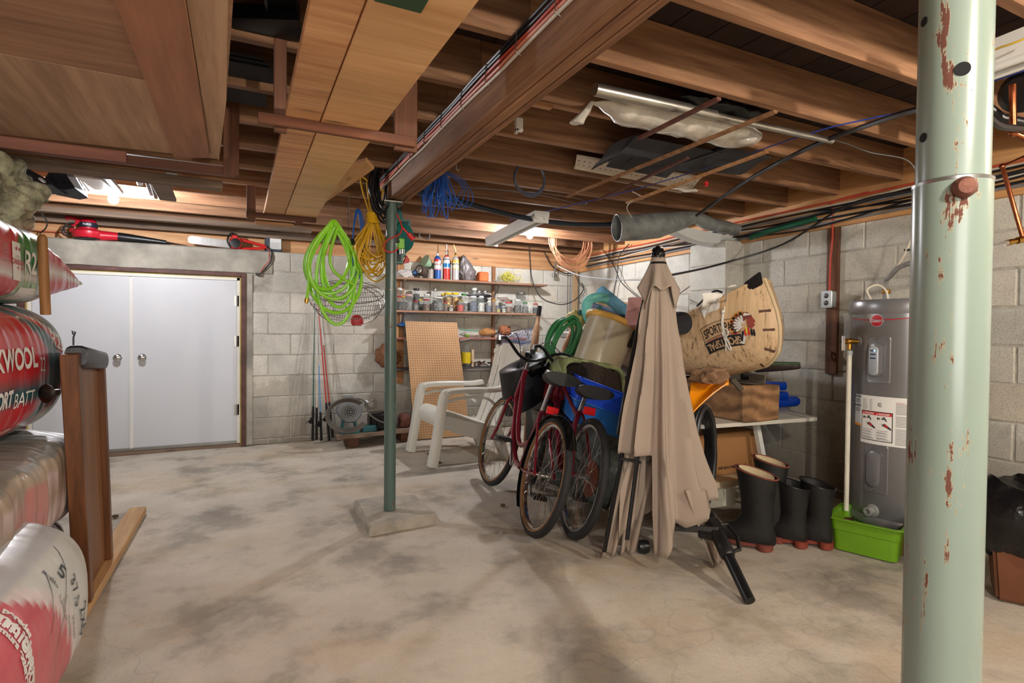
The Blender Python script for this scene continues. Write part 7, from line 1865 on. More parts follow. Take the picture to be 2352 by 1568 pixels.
bike(at_z(1215, 1228, 0), yaw1, math.radians(15), 'maroon step-through bicycle with a black rear mudguard and tan-walled tyres, front one of the two', M_BIKE, True, True, False, .87, .99, True, .12)
bike(at_z(1342, 1232, 0)+V((-.075, .04, 0)), math.atan2(1.0, .28), math.radians(13), 'dark red bicycle with all-black tyres and an amber spoke disc, behind the maroon one', M_BIKE2, False, False, True, .79, .93, False, -.15)
# black bin hanging before the handlebars
bm = B(); c = at_d(1204, 880, 4.2); rings = []
for s in range(14):
    f = min(1, s/9); z = -.17+.32*f+(.0 if s < 10 else .02*math.sin((s-9)/4*PI/2)); r = (.13+.04*f)*(1 if s < 10 else math.cos((s-9)/4*PI/2*.97))
    rings.append([c+V((r*math.cos(u)*1.15, r*math.sin(u), z+.07*math.cos(u))) for u in [2*PI*i/28 for i in range(28)]])
loft(bm, rings); tag(obj('black_basket', bm, mat('matt_black_plastic', (28, 29, 33), .45, var=.2, vs=8)), 'big matt black plastic basket at the front of the maroon bicycle', 'basket')
# ------------------------------------------------------------------ PILE: tarp box, crates, mat, bucket
bm = B(); bmesh.ops.create_cube(bm, size=1); bmesh.ops.subdivide_edges(bm, edges=bm.edges[:], cuts=14, use_grid_fill=True)
for v in bm.verts:
    p = V((v.co.x*.52, v.co.y*.95, v.co.z*.50)); p += noise.noise_vector(p*7)*.03; v.co = V((2.30, 3.35, .265))+p; v.co.z = max(.012, v.co.z)
tag(obj('tarp_box', bm, mat('grey_green_tarp', (84, 92, 88), .3, var=.4, vs=14, bmp=.8, bs=30), ang=2.5), 'bulky box under a dull grey-green tarp behind the bicycles', 'box')
def crate(c, yaw, tilt, m, label, h=.17, w=.44, l=.56):
    return open_tub('crate', c, yaw, w, l, h, m, label, 'crate', flare=.025, lip=.014, tilt=tilt)
crate(at_d(1362, 975, 3.74), -.42, (.0, .34), mat('mid_blue_plastic', (26, 110, 196), .35, var=.05), 'lower blue plastic crate with a lighter rim, under the royal blue one', h=.14)
crate(at_d(1372, 930, 3.70), -.42, (.0, .36), mat('royal_blue_plastic', (20, 78, 226), .35, var=.05), 'royal blue plastic crate on top of the lower blue one', h=.14)
bm = B(); bmesh.ops.create_cube(bm, size=1); bmesh.ops.subdivide_edges(bm, edges=bm.edges[:], cuts=8, use_grid_fill=True); c = at_d(1372, 872, 3.74)
for v in bm.verts: p = V((v.co.x*.34, v.co.y*.34, v.co.z*.14)); p.z -= p.x*.36; v.co = c+p+noise.noise_vector(p*9)*.006
tag(obj('dark_carpet', bm, mat('dark_brown_carpet', (66, 54, 46), .98, var=.3, vs=60, bmp=1, bs=150), ang=2), 'folded dark brown carpet piece inside the royal blue crate', 'carpet')
bm = B(); g = []
P_ = [(1297, 862), (1297, 842), (1308, 829), (1345, 834), (1385, 838), (1412, 846), (1428, 862), (1433, 890), (1436, 915)]
base = [at_d(x, y-2, 3.60) for x, y in P_]; base = spline(base, 5)
for i, p in enumerate(base): g.append([p+V((.09*j/5, .34*j/5, 0.008*math.sin(j*2+i*.5)))+noise.noise_vector(p*11)*.006 for j in range(7)])
sheet(bm, g, .022); jitter(bm, .006, 40)
tag(obj('green_mat', bm, mat('green_shag', (168, 178, 124), .98, var=.4, vs=9, bmp=1, bs=160), ang=2.5), 'fuzzy pale green mat draped between the tan bucket and the blue crate', 'mat')
# tan bucket (tilted drum)
bc = at_d(1367, 842, 3.82); bt = at_d(1408, 737, 3.86); ax = (bt-bc).normalized()
t = thing('tan_drum', 'tan plastic drum tilted on the green mat', 'drum', bc)
bm = B(); L = (bt-bc).length; lathe(bm, [(.155, 0), (.160, .004), (.172, L*.97), (.175, L), (.165, L), (.150, .01)], bc, ax, 48); obj('drum', bm, mat('tan_plastic', (178, 166, 140), .3, var=.03), t)
bm = B(); x, y, z = frame(ax); rings = []
for r, h in ((.182, -.03), (.186, .006), (.17, .014), (.10, -.0), (.03, .01)): rings.append([q+noise.noise_vector(q*11)*.014 for q in ringc(bc+ax*(L+h), x, y, r, 30)])
loft(bm, rings); obj('yellow_bag', bm, mat('yellow_sack', (218, 168, 76), .6, var=.2, bmp=.5), t, ang=2)
# things on top of the pile
def noodle(P, r, m, nm, label, t_=4.2, n=18):
    bm = B(); p = spline([at_d(x, y, d) for x, y, d in P], 6) if len(P) > 2 else [at_d(*q) for q in P]; tube(bm, p, r, n); return tag(obj(nm, bm, m), label, 'foam noodle')
noodle([(1378, 668, 4.25), (1465, 740, 4.05)], .047, mat('blue_foam', (124, 190, 226), .8, bmp=.3, bs=120), 'foam_noodle', 'straight light blue foam noodle sticking up from the pile')
noodle([(1356, 740, 4.05), (1347, 712, 4.08), (1352, 690, 4.1), (1376, 683, 4.15), (1402, 690, 4.2), (1425, 705, 4.25)], .037, mat('aqua_foam', (128, 216, 206), .75, bmp=.3, bs=120), 'foam_noodle', 'aqua foam noodle bent in an arch left of the light blue one')
for k in range(4):
    a = at_d(1362-4*(k % 2), 699+9*k, 4.35); b_ = at_d(1462, 736+9*k, 4.25); bm = B(); cyl(bm, a, b_, .019, n=12)
    tag(obj('lavender_tube', bm, mat('lavender_plastic', (176, 172, 204), .35)), 'pale lavender tube under the foam noodles, %s of four' % ('topmost', 'second', 'third', 'lowest')[k], 'tube')
for (x, y, lab) in ((1378, 707, 'teal tube end sticking out among the lavender tubes'), (1334, 717, 'teal tube end left of the aqua arch')):
    bm = B(); a = at_d(x, y, 4.2); cyl(bm, a, a+V((.10, .16, -.02)), .020, n=12); tag(obj('teal_tube', bm, mat('teal_tube', (24, 96, 96), .5)), lab, 'tube')
bm = B(); box(bm, (2.62, 3.62, .02), (3.06, 4.30, 1.06), .03); box(bm, (2.59, 3.59, 1.06), (3.09, 4.33, 1.12), .012); tag(obj('grey_tote', bm, mat('pale_grey_plastic', (186, 184, 178), .5)), 'tall pale grey storage tote standing at the back of the pile', 'tote')
bm = B(); M = Matrix.Translation(at_d(1462, 715, 3.72)) @ Matrix.Rotation(.5, 4, 'Z') @ Matrix.Rotation(.35, 4, 'Y'); box(bm, (-.035, -.06, -.11), (.035, .06, .09), .003, M); o = tag(obj('pink_carton', bm, mat('pink_print', (222, 170, 170), .6, var=.1), smooth=False), 'pink and white printed carton beside the light blue noodle', 'carton')
# green hose, shovels, red bin
bm = B(); c = at_d(1292, 782, 4.0); rg = random.Random(51)
for k in range(6):
    rx = .08+rg.uniform(-.02, .03); rz = .165+rg.uniform(-.03, .02); a0 = -.50+rg.uniform(-.2, .15)
    c_ = c+V((rg.uniform(-.02, .02), .04*rg.uniform(-1, 1), rg.uniform(-.015, .015))); tube(bm, [c_+V((1, -.3, 0)).normalized()*(rx*math.cos(u)*math.cos(a0)-rz*math.sin(u)*math.sin(a0))+V((0, 0, 1))*(rx*math.cos(u)*math.sin(a0)+rz*math.sin(u)*math.cos(a0)) for u in [2*PI*i/30 for i in range(30)]], .0125, 8, loop=True)
tube(bm, spline([c+V((.08, 0, .0)), c+V((.10, 0, -.10)), c+V((.10, 0, -.22))], 5), .0105, 8)
tag(obj('green_hose', bm, mat('deep_green_hose', (46, 122, 70), .35)), 'dark green garden hose coil hanging on a handle left of the tan drum', 'hose')
def handle(P, r, m, mg, label, nm='spade'):
    t = thing(nm, label, 'spade', (P[-1].x, P[-1].y, 0)); bm = B(); tube(bm, P, r, 12); obj('shaft', bm, m, t)
    d = (P[0]-P[1]).normalized(); bm = B(); tube(bm, [P[0]-d*.10, P[0]], [r[0]*1.12]*2, 12); obj('grip', bm, mg, t); return t
hw = wood('ash_handle', (206, 168, 132), (172, 130, 96), 'z', .55, knots=.2)
A0 = at_d(1240, 704, 5.1); A1 = at_d(1222, 830, 4.9); f_ = V((A1.x-.05, A1.y, .02)); handle([A0, A0.lerp(A1, .30), A0.lerp(A1, .45), A1, f_], [.019, .019, .032, .036, .030], hw, M_BLACKP, 'thick pale wooden handle with black grip standing upright by the white chair')
A0 = at_d(1326, 728, 4.9); A1 = at_d(1296, 800, 4.8); f_ = V((A1.x-.12, A1.y, .02)); handle([A0, A0.lerp(A1, .5), A1, f_], [.02, .02, .024, .024], hw, M_BLACKP, 'pale wooden handle with black grip slanting behind the green hose coil')
c = at_d(1285, 838, 4.4); open_tub('red_tub', V((c.x, c.y, .60)), .3, .36, .36, .32, mat('red_bin', (176, 44, 44), .45), 'red plastic tub behind the green hose coil', 'tub')
bm = B(); box(bm, (c.x-.2, c.y-.2, .015), (c.x+.2, c.y+.2, .598), .02); tag(obj('dark_bin', bm, mat('matt_black_plastic', (38, 40, 46))), 'dark bin under the red tub in the back of the pile', 'bin')
c = at_d(1262, 842, 4.05); bm = B(); g = []
for i in range(13): g.append([c+V((-.15+.30*i/12, -.12+.26*j/6, -.02*j+.022*math.cos(i*PI/1.5)+.02)) for j in range(7)])
sheet(bm, g, .01); tag(obj('ribbed_tray', bm, mat('gloss_black', (14, 14, 15))), 'black ribbed plastic tray lying under the green hose coil', 'tray')
bm = B(); rg = random.Random(61); c = at_d(1331, 760, 4.1)
for k in range(7): tube(bm, [c+V((.03*math.cos(u+k)+rg.uniform(-.03, .03), rg.uniform(-.02, .02), .05*math.sin(u)-.01*k)) for u in [2*PI*i/10 for i in range(10)]], .004, 5, loop=True)
tag(obj('white_rope', bm, M_WHT), 'bunch of white rope squeezed between the green hose and the tan drum', 'rope')
bm = B(); c = at_d(1322, 735, 4.3); bmesh.ops.create_icosphere(bm, subdivisions=3, radius=.075); 
for v in bm.verts: v.co = c+v.co*(1+.3*noise.noise(v.co*30))
tag(obj('yellow_bundle', bm, mat('yellow_white_cloth', (214, 194, 120), .8, var=.3, vs=20), ang=2), 'small yellow and white crumpled bundle behind the green hose', 'bundle')
# ------------------------------------------------------------------ CANOE
def birch():
    m, nt, b = _new('birch_print'); v = coords(nt, (9, 9, .45)); n = noi(nt, v, 6, 6, .7)
    c = ramp(nt, n, [(.36, lin((128, 102, 76))), (.42, lin((204, 172, 132))), (.6, lin((224, 194, 154)))])
    nt.links.new(c, b.inputs['Base Color']); b.inputs['Roughness'].default_value = .42; bump(nt, b, noi(nt, coords(nt), 8, 4), .25, .006); return m
M_BIRCH = birch()
def hull(name, bow, stern, zb0, zb1, zg0, zg1, beam, m, label, roll=0, n=44, th=.006, cut=1.0, mi=None, amp=1.0):
    ax = (stern-bow); ax.z = 0; L = ax.length; ax.normalize(); sd = V((ax.y, -ax.x, 0))     # sd: towards +x
    t = thing(name, label, 'canoe', bow+V((0, 0, zb0)))
    rings = []
    for i in range(n+1):
        s = i/n*cut; e = math.sin(PI*s)**.55; w_ = beam*e
        sheer = zg1+(zg0-zg1)*abs(1-2*s)**2.6; keel = zb1+(zb0+.03-zb1)*abs(1-2*s)**3
        rake = .10*math.cos(PI*s)
        row = []
        for j in range(21):
            u = -1+2*j/20; a = u*PI/2; yy = w_*math.copysign(abs(math.sin(a))**.7, a)
            zz = keel+(sheer-keel)*(1-math.cos(a))**1.15
            h = (zz-keel)/(sheer-keel)
            off = -(1-abs(1-2*s)**0)*0
            hh_ = min(1, max(0, h)); kk = [(0, -.16), (.08, .0), (.2, .09), (.45, .12), (.7, .10), (1.001, .03)]; q_ = max(z_ for z_ in range(5) if kk[z_][0] <= hh_); st = amp*(kk[q_][1]+(kk[q_+1][1]-kk[q_][1])*(hh_-kk[q_][0])/(kk[q_+1][0]-kk[q_][0]))*max(0, 1-s*7)   # rounded stem
            row.append(bow+V((0, 0, zz))+ax*(L*s-st)+sd*yy)
        rings.append(row)
    if roll:
        R = Matrix.Rotation(roll, 3, ax); c0 = bow+V((0, 0, zb1))
        rings = [[c0+R @ (p-c0) for p in r] for r in rings]
    bm = B(); sheet(bm, rings, th); o = obj('hull', bm, m, t, ang=1.3)
    for k, nm in ((0, 'gunwale'), (20, 'gunwale')):
        bm = B(); tube(bm, [r[k] for r in rings], .009, 8); obj(nm, bm, mi or m, t)
    return t, o, rings, ax, sd
cb = V((2.72, 2.21, 0)); ce = V((3.03, 4.15, 0))
t, ho, rg_, cax, csd = hull('canoe', cb, ce, 0.865, .845, 1.43, 1.20, .37, M_BIRCH, 'birch-patterned canoe lying upright on the pile, bow towards the heater, sporting a chief emblem', roll=math.radians(-7))
CT = t
tr = bvh_of(ho)
def hit(px, py, tree=tr): d = ray(px, py).normalized(); h = tree.ray_cast(CAM, d); return h
def hdecal(q, px, py, rot, m, nm, lift=.003, par=None):
    h = hit(px, py)
    if h[0] is None: return
    n = h[1]; n = -n if n.dot(CAM-h[0]) < 0 else n; n = V((n.x, n.y, n.z*.4)).normalized()
    u = V((0, 0, 1)).cross(n).normalized(); v = n.cross(u); R = Matrix.Rotation(rot, 3, n)
    return obj(nm, project(q, tr, h[0], R @ u, R @ v, lift, .2), m, par or CT)
def pxs(px, py): h = hit(px, py); return (h[0]-CAM).dot(CF)/FPX if h[0] else 3.0/FPX
k_ = pxs(1660, 770)
def arctext(s, W, H, bend, sub=.012, flip=False, bold=.0012):
    q = text_bm(s, 1, sub=0, bold=.02); xs = [v.co.x for v in q.verts]; ys = [v.co.y for v in q.verts]; w0 = max(xs)-min(xs); h0 = max(ys)-min(ys)
    for v in q.verts: v.co.x = (v.co.x-(max(xs)+min(xs))/2)/w0*W; v.co.y = (v.co.y-(max(ys)+min(ys))/2)/h0*H
    if flip:
        for v in q.verts: v.co.x *= -1; v.co.y *= -1
    bmesh.ops.triangulate(q, faces=q.faces)
    for _ in range(3):
        es = [e for e in q.edges if e.calc_length() > sub]
        if es: bmesh.ops.subdivide_edges(q, edges=es, cuts=1); bmesh.ops.triangulate(q, faces=q.faces)
    for v in q.verts: v.co.y += bend*(1-(v.co.x/(W/2))**2)
    return q
rot_ = .27; FS = 1.75      # the hull is seen at a slant: stretch along it
def band(W, y0, y1, bend, n=14): return [(-W/2+W*i/n, y0+bend*(1-(2*i/n-1)**2)) for i in range(n+1)]+[(W/2-W*i/n, y1+bend*(1-(2*i/n-1)**2)) for i in range(n+1)]
h_ = hit(1660, 765)
Wt = 92*k_*.98
def subbed(q, sub=.012):
    for _ in range(4):
        es = [e for e in q.edges if e.calc_length() > sub]
        if es: bmesh.ops.subdivide_edges(q, edges=es, cuts=1); bmesh.ops.triangulate(q, faces=q.faces)
    return q
hdecal(subbed(poly_bm(band(Wt*1.06, -.042, .042, .018))), 1653, 760, rot_, M_INK, 'emblem_frame', .0022)
hdecal(subbed(poly_bm(band(Wt*1.03, -.039, .039, .018))), 1653, 760, rot_, mat('emblem_tan', (208, 172, 130), .5, var=0), 'emblem_panel', .0030)
hdecal(arctext('SPORTSPAL', Wt*.92, .052, .018), 1653, 760, rot_, M_INK, 'lettering', .0040)
hdecal(arctext('THE WORLDS FINEST CANOES', Wt*.92, .008, .012), 1660, 776, rot_, mat('print_red', (190, 44, 54)), 'lettering', .0048)
hdecal(subbed(poly_bm(band(Wt*1.06, -.034, .034, .012))), 1664, 791, rot_, M_INK, 'emblem_frame', .0030)
hdecal(arctext('SPORTSPAL', Wt*.98, .046, .012, flip=True), 1664, 791, rot_, mat('emblem_tan', (208, 172, 130)), 'lettering', .0040)
# chief head emblem: layered flat shapes (feather bonnet, face in profile)
def shp(P, col, nm='emblem_shape', lift=.003): 
    S = k_*.98
    hdecal(subbed(poly_bm([((x-1708)*S*1.02, -(y-750)*S*.92) for x, y in P]), .01), 1706, 748, .08, mat('emb_%d_%d_%d' % col, col, .5, var=0), nm, lift)
for i in range(9):
    a = -2.2+.33*i; cx_, cy_ = 1712, 748; dx, dy = math.sin(a), -math.cos(a); L = 32-(4 if i > 6 else 0)
    x0_, y0_ = cx_+dx*6, cy_+dy*6; x1_, y1_ = cx_+dx*L, cy_+dy*L; nx, ny = -dy*5, dx*5
    if dx > .35: continue
    shp([(x0_-nx*.5, y0_-ny*.5), (x1_-nx*1.1, y1_-ny*1.1), (x1_+dx*5, y1_+dy*5), (x1_+nx*1.1, y1_+ny*1.1), (x0_+nx*.5, y0_+ny*.5)], (226, 150, 40), lift=.0030+.0002*i)
    shp([(x0_-nx*.45, y0_-ny*.45), (x1_-nx*.8, y1_-ny*.8), (x1_+dx*1, y1_+dy*1), (x1_+nx*.8, y1_+ny*.8), (x0_+nx*.45, y0_+ny*.45)], (96, 36, 34) if i % 2 else (40, 28, 30), lift=.0036+.0002*i)
    shp([(x0_-nx*.4, y0_-ny*.4), (x0_+dx*16-nx*.5, y0_+dy*16-ny*.5), (x0_+dx*20, y0_+dy*20), (x0_+dx*16+nx*.5, y0_+dy*16+ny*.5), (x0_+nx*.4, y0_+ny*.4)], (222, 220, 216), lift=.0050+.0002*i)
shp([(1704, 764), (1716, 768), (1712, 782), (1706, 796), (1698, 792), (1702, 778)], (222, 220, 216), lift=.0056)
shp([(1706, 762), (1711, 764), (1704, 790), (1700, 786)], (50, 36, 36), lift=.0062)
shp([(1722, 722), (1729, 726), (1733, 733), (1736, 739), (1737, 743), (1733, 745), (1736, 749), (1732, 755), (1726, 758), (1720, 754), (1719, 742)], (150, 66, 56), lift=.0066)
shp([(1712, 716), (1722, 718), (1731, 727), (1728, 730), (1718, 734), (1711, 740)], (120, 60, 54), lift=.0070)
shp([(1714, 718), (1726, 722), (1728, 725), (1712, 726)], (226, 222, 214), lift=.0074)
for (x, y, c) in ((1716, 760, (214, 190, 60)), (1721, 764, (200, 50, 44)), (1727, 766, (36, 30, 30)), (1732, 768, (36, 30, 30)), (1713, 766, (200, 50, 44))):
    shp([(x-1.6, y-8), (x+1.6, y-8), (x+3, y+6), (x, y+11), (x-2.5, y+6)], c, lift=.0078)
# stem edge strip, tape marks, black deck plate, rope, cloth
mid = [r[10] for r in rg_[:6]]
stem = []
for j in range(21): stem.append(rg_[0][j])
bm = B(); tube(bm, stem[:11], .010, 8); obj('stem_band', bm, mat('cream_edge', (222, 200, 160), .5), CT)
for (px, py, rot, w_, h__) in ((1757, 714, .1, .06, .016), (1766, 757, .05, .06, .015), (1768, 804, -.3, .055, .016), (1752, 840, -.8, .055, .014), (1733, 857, -.9, .055, .014), (1702, 655, 1.45, .06, .013), (1661, 680, 1.5, .06, .013), (1595, 708, 1.7, .05, .010)):
    hdecal(subbed(poly_bm([(-w_/2, -h__/2), (-w_*.1, -h__*.35), (w_/2, -h__/2), (w_/2, h__/2), (0, h__*.4), (-w_/2, h__/2)])), px, py, rot, mat('brown_tape_mark', (88, 58, 44), .7, var=.2), 'tape_mark')
a = [at_d(1708, 649, 2.95), at_d(1742, 622, 2.90), at_d(1747, 652, 2.87), at_d(1715, 669, 2.90)]
hd = hit(1728, 668)[0]; dpt = (hd-CAM).dot(CF)-.012
A_ = [at_d(x, y, dpt+e) for x, y, e in ((1706, 650, .04), (1743, 623, -.02), (1749, 653, -.03), (1716, 670, .03))]
bm = B(); A = [bm.verts.new(p) for p in A_]; Q = [bm.verts.new(p+csd*.018+V((0, 0, .002))) for p in A_]
bm.faces.new(A); bm.faces.new(Q[::-1])
for i in range(4): bm.faces.new((A[i], A[(i+1) % 4], Q[(i+1) % 4], Q[i]))
bmesh.ops.bevel(bm, geom=bm.edges[:], offset=.006, segments=2, affect='EDGES'); obj('deck_plate', bm, M_BLACKP, CT)
bm = B(); g1_ = rg_[6][0]; tube(bm, spline([rg_[3][0]+V((-.02, 0, .02)), rg_[4][0]+V((-.02, 0, .05)), g1_+V((-.02, 0, .01))], 6), .006, 8); obj('carry_loop', bm, M_BLK, CT)
def onh(px, py, l=.012): h = hit(px, py); return (h[0]+(CAM-h[0]).normalized()*l) if h[0] else at_d(px, py, 2.8)
t = thing('white_rope', 'knotted white rope hanging over the side of the birch-patterned canoe', 'rope', onh(1662, 700))
bm = B(); tube(bm, spline([onh(1690, 655), onh(1670, 662), onh(1668, 690), onh(1663, 712), onh(1660, 740), onh(1664, 760), onh(1668, 775), onh(1679, 800), onh(1676, 803), onh(1668, 788), onh(1660, 765)], 6), .0045, 8); tube(bm, spline([onh(1661, 715, .018), onh(1658, 745), onh(1663, 765), onh(1667, 785), onh(1667, 806)], 6), .0045, 8)
tube(bm, [onh(1666, 764, .018)+V((0, .02*math.cos(u), .022*math.sin(u))) for u in [2*PI*i/14 for i in range(14)]], .0045, 7, loop=True); obj('rope', bm, mat('white_rope', (226, 224, 214), .8, bmp=.5, bs=120), t)
bm = B(); bmesh.ops.create_uvsphere(bm, u_segments=10, v_segments=8, radius=.012, matrix=Matrix.Translation(onh(1661, 716, .018))); obj('knot', bm, mat('white_rope', (226, 224, 214)), t)
bm = B(); g = []
for i in range(9):
    f = i/8; L0 = (1612+46*f, 674+3*f-4*math.sin(f*3)); row = []
    for j in range(9):
        s = j/8; row.append(onh(L0[0]+(2-14*f)*s*(1-.2*s)+3*math.sin(j+i), L0[1]+(58-24*f)*s, .018+.006*math.sin(i*2+j)))
    g.append(row)
sheet(bm, g, .003); tag(obj('white_cloth', bm, mat('white_fabric', (222, 218, 212), .85), ang=1.5), 'white cloth scrap hanging over the canoe side left of the rope', 'cloth')
bm = B(); p0 = onh(1568, 742, .10); k2 = (p0-CAM).dot(CF)/FPX; r_ = 27*k2; tube(bm, [p0, p0+cax*.03, p0+cax*.9], [r_*.96, r_, r_], 24); tag(obj('foam_sponson', bm, mat('black_foam', (38, 38, 42), .85, bmp=.4, bs=140)), 'black foam float tube along the near side of the birch-patterned canoe', 'float')
bm = B(); c = at_d(1452, 778, 3.75); cyl(bm, c, c+V((.06, .3, 0)), .062, n=20); tag(obj('black_foam_tube', bm, mat('black_foam', (38, 38, 42))), 'short black foam tube right behind the tan drum', 'float')
# second canoe below (green rim)
t2, h2, r2, a2, s2 = hull('canoe', at_d(1834, 845, 3.45)*1.0+V((0, 0, -at_d(1834, 845, 3.45).z)), V((3.0, 4.9, 0)), .87, .83, .935, .905, .26, mat('dark_hull', (62, 50, 44), .6), 'dark upturned-ended canoe with a green gunwale, under the birch-patterned one', cut=.62, mi=mat('green_gunwale', (74, 100, 70), .6), amp=.1)
# ------------------------------------------------------------------ TABLE AND WHAT IS ON / UNDER IT
TZ = .612; tx1 = 3.16; ty0 = 2.22
t = thing('work_table', 'low white-topped table along the right wall under the canoes', 'table', (2.8, 2.6, 0))
bm = B(); A_ = [V((2.05, 2.50, TZ)), V((2.30, 2.28, TZ)), V((tx1, ty0, TZ)), V((3.42, 2.75, TZ)), V((3.30, 3.2, TZ)), V((2.2, 3.2, TZ))]
A = [bm.verts.new(p) for p in A_]; Q = [bm.verts.new(p-V((0, 0, .022))) for p in A_]; bm.faces.new(A); bm.faces.new(Q[::-1]); n = len(A_)
for i in range(n): bm.faces.new((A[i], A[(i+1) % n], Q[(i+1) % n], Q[i]))
obj('table_top', bm, mat('off_white_laminate', (206, 202, 190), .5, var=.05), t, smooth=False)
for (x, y, x2, y2) in ((2.86, 2.42, 2.96, 2.36), (3.24, 2.9, 3.24, 2.9), (2.22, 3.1, 2.22, 3.1), (2.22, 2.52, 2.22, 2.52)):
    bm = B(); stick(bm, V((x2, y2, 0)), V((x, y, TZ-.02)), .032, .03); obj('leg', bm, M_WHITEM, t, smooth=False)
bm = B(); A_ = [V((2.10, 2.42, .24)), V((3.06, 2.36, .24)), V((3.2, 2.9, .24)), V((2.2, 2.95, .24))]; A = [bm.verts.new(p) for p in A_]; Q = [bm.verts.new(p-V((0, 0, .035))) for p in A_]; bm.faces.new(A); bm.faces.new(Q[::-1])
for i in range(4): bm.faces.new((A[i], A[(i+1) % 4], Q[(i+1) % 4], Q[i]))
obj('lower_shelf', bm, mat('chipboard', (198, 178, 150), .8, var=.1), t, smooth=False)
bm = B(); stick(bm, V((2.06, 2.40, .16)), V((2.62, 2.36, .16)), .10, .03, (0, 1, 0)); obj('apron', bm, mat('cream_paint', (206, 204, 186), .6), t, smooth=False)
# big timber block
bm = B(); a = at_y(1708, 950, 2.24); b_ = at_y(1790, 950, 2.24); box(bm, (a.x, 2.24, TZ), (b_.x, 3.0, TZ+.205), .008); bmesh.ops.subdivide_edges(bm, edges=bm.edges[:], cuts=3, use_grid_fill=True); jitter(bm, .012, 9)
def burl():
    m, nt, b = _new('burl_wood'); v = coords(nt, (5, 5, 9)); w_ = nt.nodes.new('ShaderNodeTexWave'); w_.inputs['Scale'].default_value = .45; w_.inputs['Distortion'].default_value = 12; w_.inputs['Detail'].default_value = 3; w_.bands_direction = 'Z'; nt.links.new(v, w_.inputs['Vector'])
    c = ramp(nt, w_.outputs[0], [(.1, lin((128, 94, 64))), (.5, lin((150, 112, 76))), (.9, lin((172, 130, 90)))]); c = mix(nt, .85, c, ramp(nt, noi(nt, coords(nt), 9, 6, .7), [(.35, .45), (.6, 1.0)]), 'MULTIPLY')
    nt.links.new(c, b.inputs['Base Color']); b.inputs['Roughness'].default_value = .8; bump(nt, b, noi(nt, coords(nt), 40, 4), .5); return m
tag(obj('timber_beam', bm, burl(), smooth=True, ang=.5), 'thick weathered timber block with sawn end lying on the table', 'timber')
bm = B(); c = at_d(1622, 862, 2.86)
bm.free()
# wood chunk on the scoop
lump('wood_chunk', at_d(1628, 862, 2.88), (.085, .07, .045), wood('split_wood', (168, 132, 100), (112, 84, 62), 'x', .85), 'split chunk of firewood lying on the orange scoop', 'firewood', amp=.5, sq=.7, sub=3, fr=2, ang=.5)
# orange scoop
bm = B(); g = []
for i in range(11):
    f = i/10; row = []
    for j in range(9):
        s = j/8; x = 1588+(82)*s-12*f*(1-s)+8*(1-f)*0; y = 872+8*math.sin(PI*s)+(26-20*s)*f*1.2+(60*f*(1-s)**2)-8*s*(1-f)
        d = 2.95-.16*f+.05*s+.05*math.sin(PI*s)*math.sin(PI*f); row.append(at_d(x, y+2, d))
    g.append(row)
sheet(bm, g, .006)
pts = [g[0][j] for j in range(9)]+[g[i][8] for i in range(1, 11)]; tube(bm, pts, .009, 8)
tag(obj('orange_scoop', bm, mat('orange_plastic', (248, 154, 16), .35, var=.03)), 'bright orange plastic scoop standing between the parasol and the timber block', 'scoop')
# vise bits
t = thing('bench_clamp', 'dark metal clamp with rubber wheel lying on the timber block', 'clamp', (2.68, 2.4, TZ+.205))
bm = B(); c = at_y(1716, 882, 2.45); c.z = TZ+.26; lathe(bm, [(.03, -.04), (.042, -.036), (.042, .036), (.03, .04)], c, (.8, -.5, 0), 20); obj('wheel', bm, M_BLACKP, t)
bm = B(); stick(bm, at_d(1683, 872, 2.95), at_d(1704, 896, 2.92), .03, .01, (0, 1, 0)); obj('plate', bm, mat('dull_metal', (110, 104, 92), .5, .6), t, smooth=False); bm = B(); box(bm, (2.70, 2.30, TZ+.207), (2.80, 2.42, TZ+.215), .002); box(bm, (2.796, 2.30, TZ+.207), (2.802, 2.42, TZ+.26), .002); obj('plate', bm, mat('dull_metal', (110, 104, 92), .5, .6), t, smooth=False)
# blue floats
M_BF = mat('blue_float', (14, 70, 190), .25, var=.04)
for i, (px, py, r) in enumerate(((1780, 886, .030), (1784, 908, .030), (1786, 926, .028), (1798, 943, .038))):
    bm = B(); c = at_y(px, py, 2.62); c.z = max(c.z, TZ+r+.002); tube(bm, spline([c+V((.06+(.05 if i == 3 else 0), -.02, 0)), c+V((.05, -.015, 0)), c+V((-.15, .08, 0)), c+V((-.17, .09, 0))], 4), [r*.55, r*.85, r*.97, r, r, r, r, r, r, r*.97, r*.9, r*.8, r*.6], 18)
    tag(obj('blue_float', bm, M_BF), 'rounded glossy blue float behind the timber block, %s of four stacked' % ('topmost', 'second from the top', 'third from the top', 'lowest and largest')[i], 'float')
# black hose coil between scoop and box
bm = B(); c = at_d(1600, 1045, 2.98); rg = random.Random(71)
for k in range(8):
    rx = .09+.008*k; rz = .27+rg.uniform(-.02, .02)
    tube(bm, [c+V((rx*math.cos(u)+rg.uniform(-.002, .002), .016*k-.06+.02*math.cos(u), rz*math.sin(u))) for u in [2*PI*i/30 for i in range(30)]], .013, 8, loop=True)
tag(obj('black_hose', bm, mat('black_rubber_hose', (40, 40, 42), .35)), 'coil of thick black hose hanging right of the parasol', 'hose')
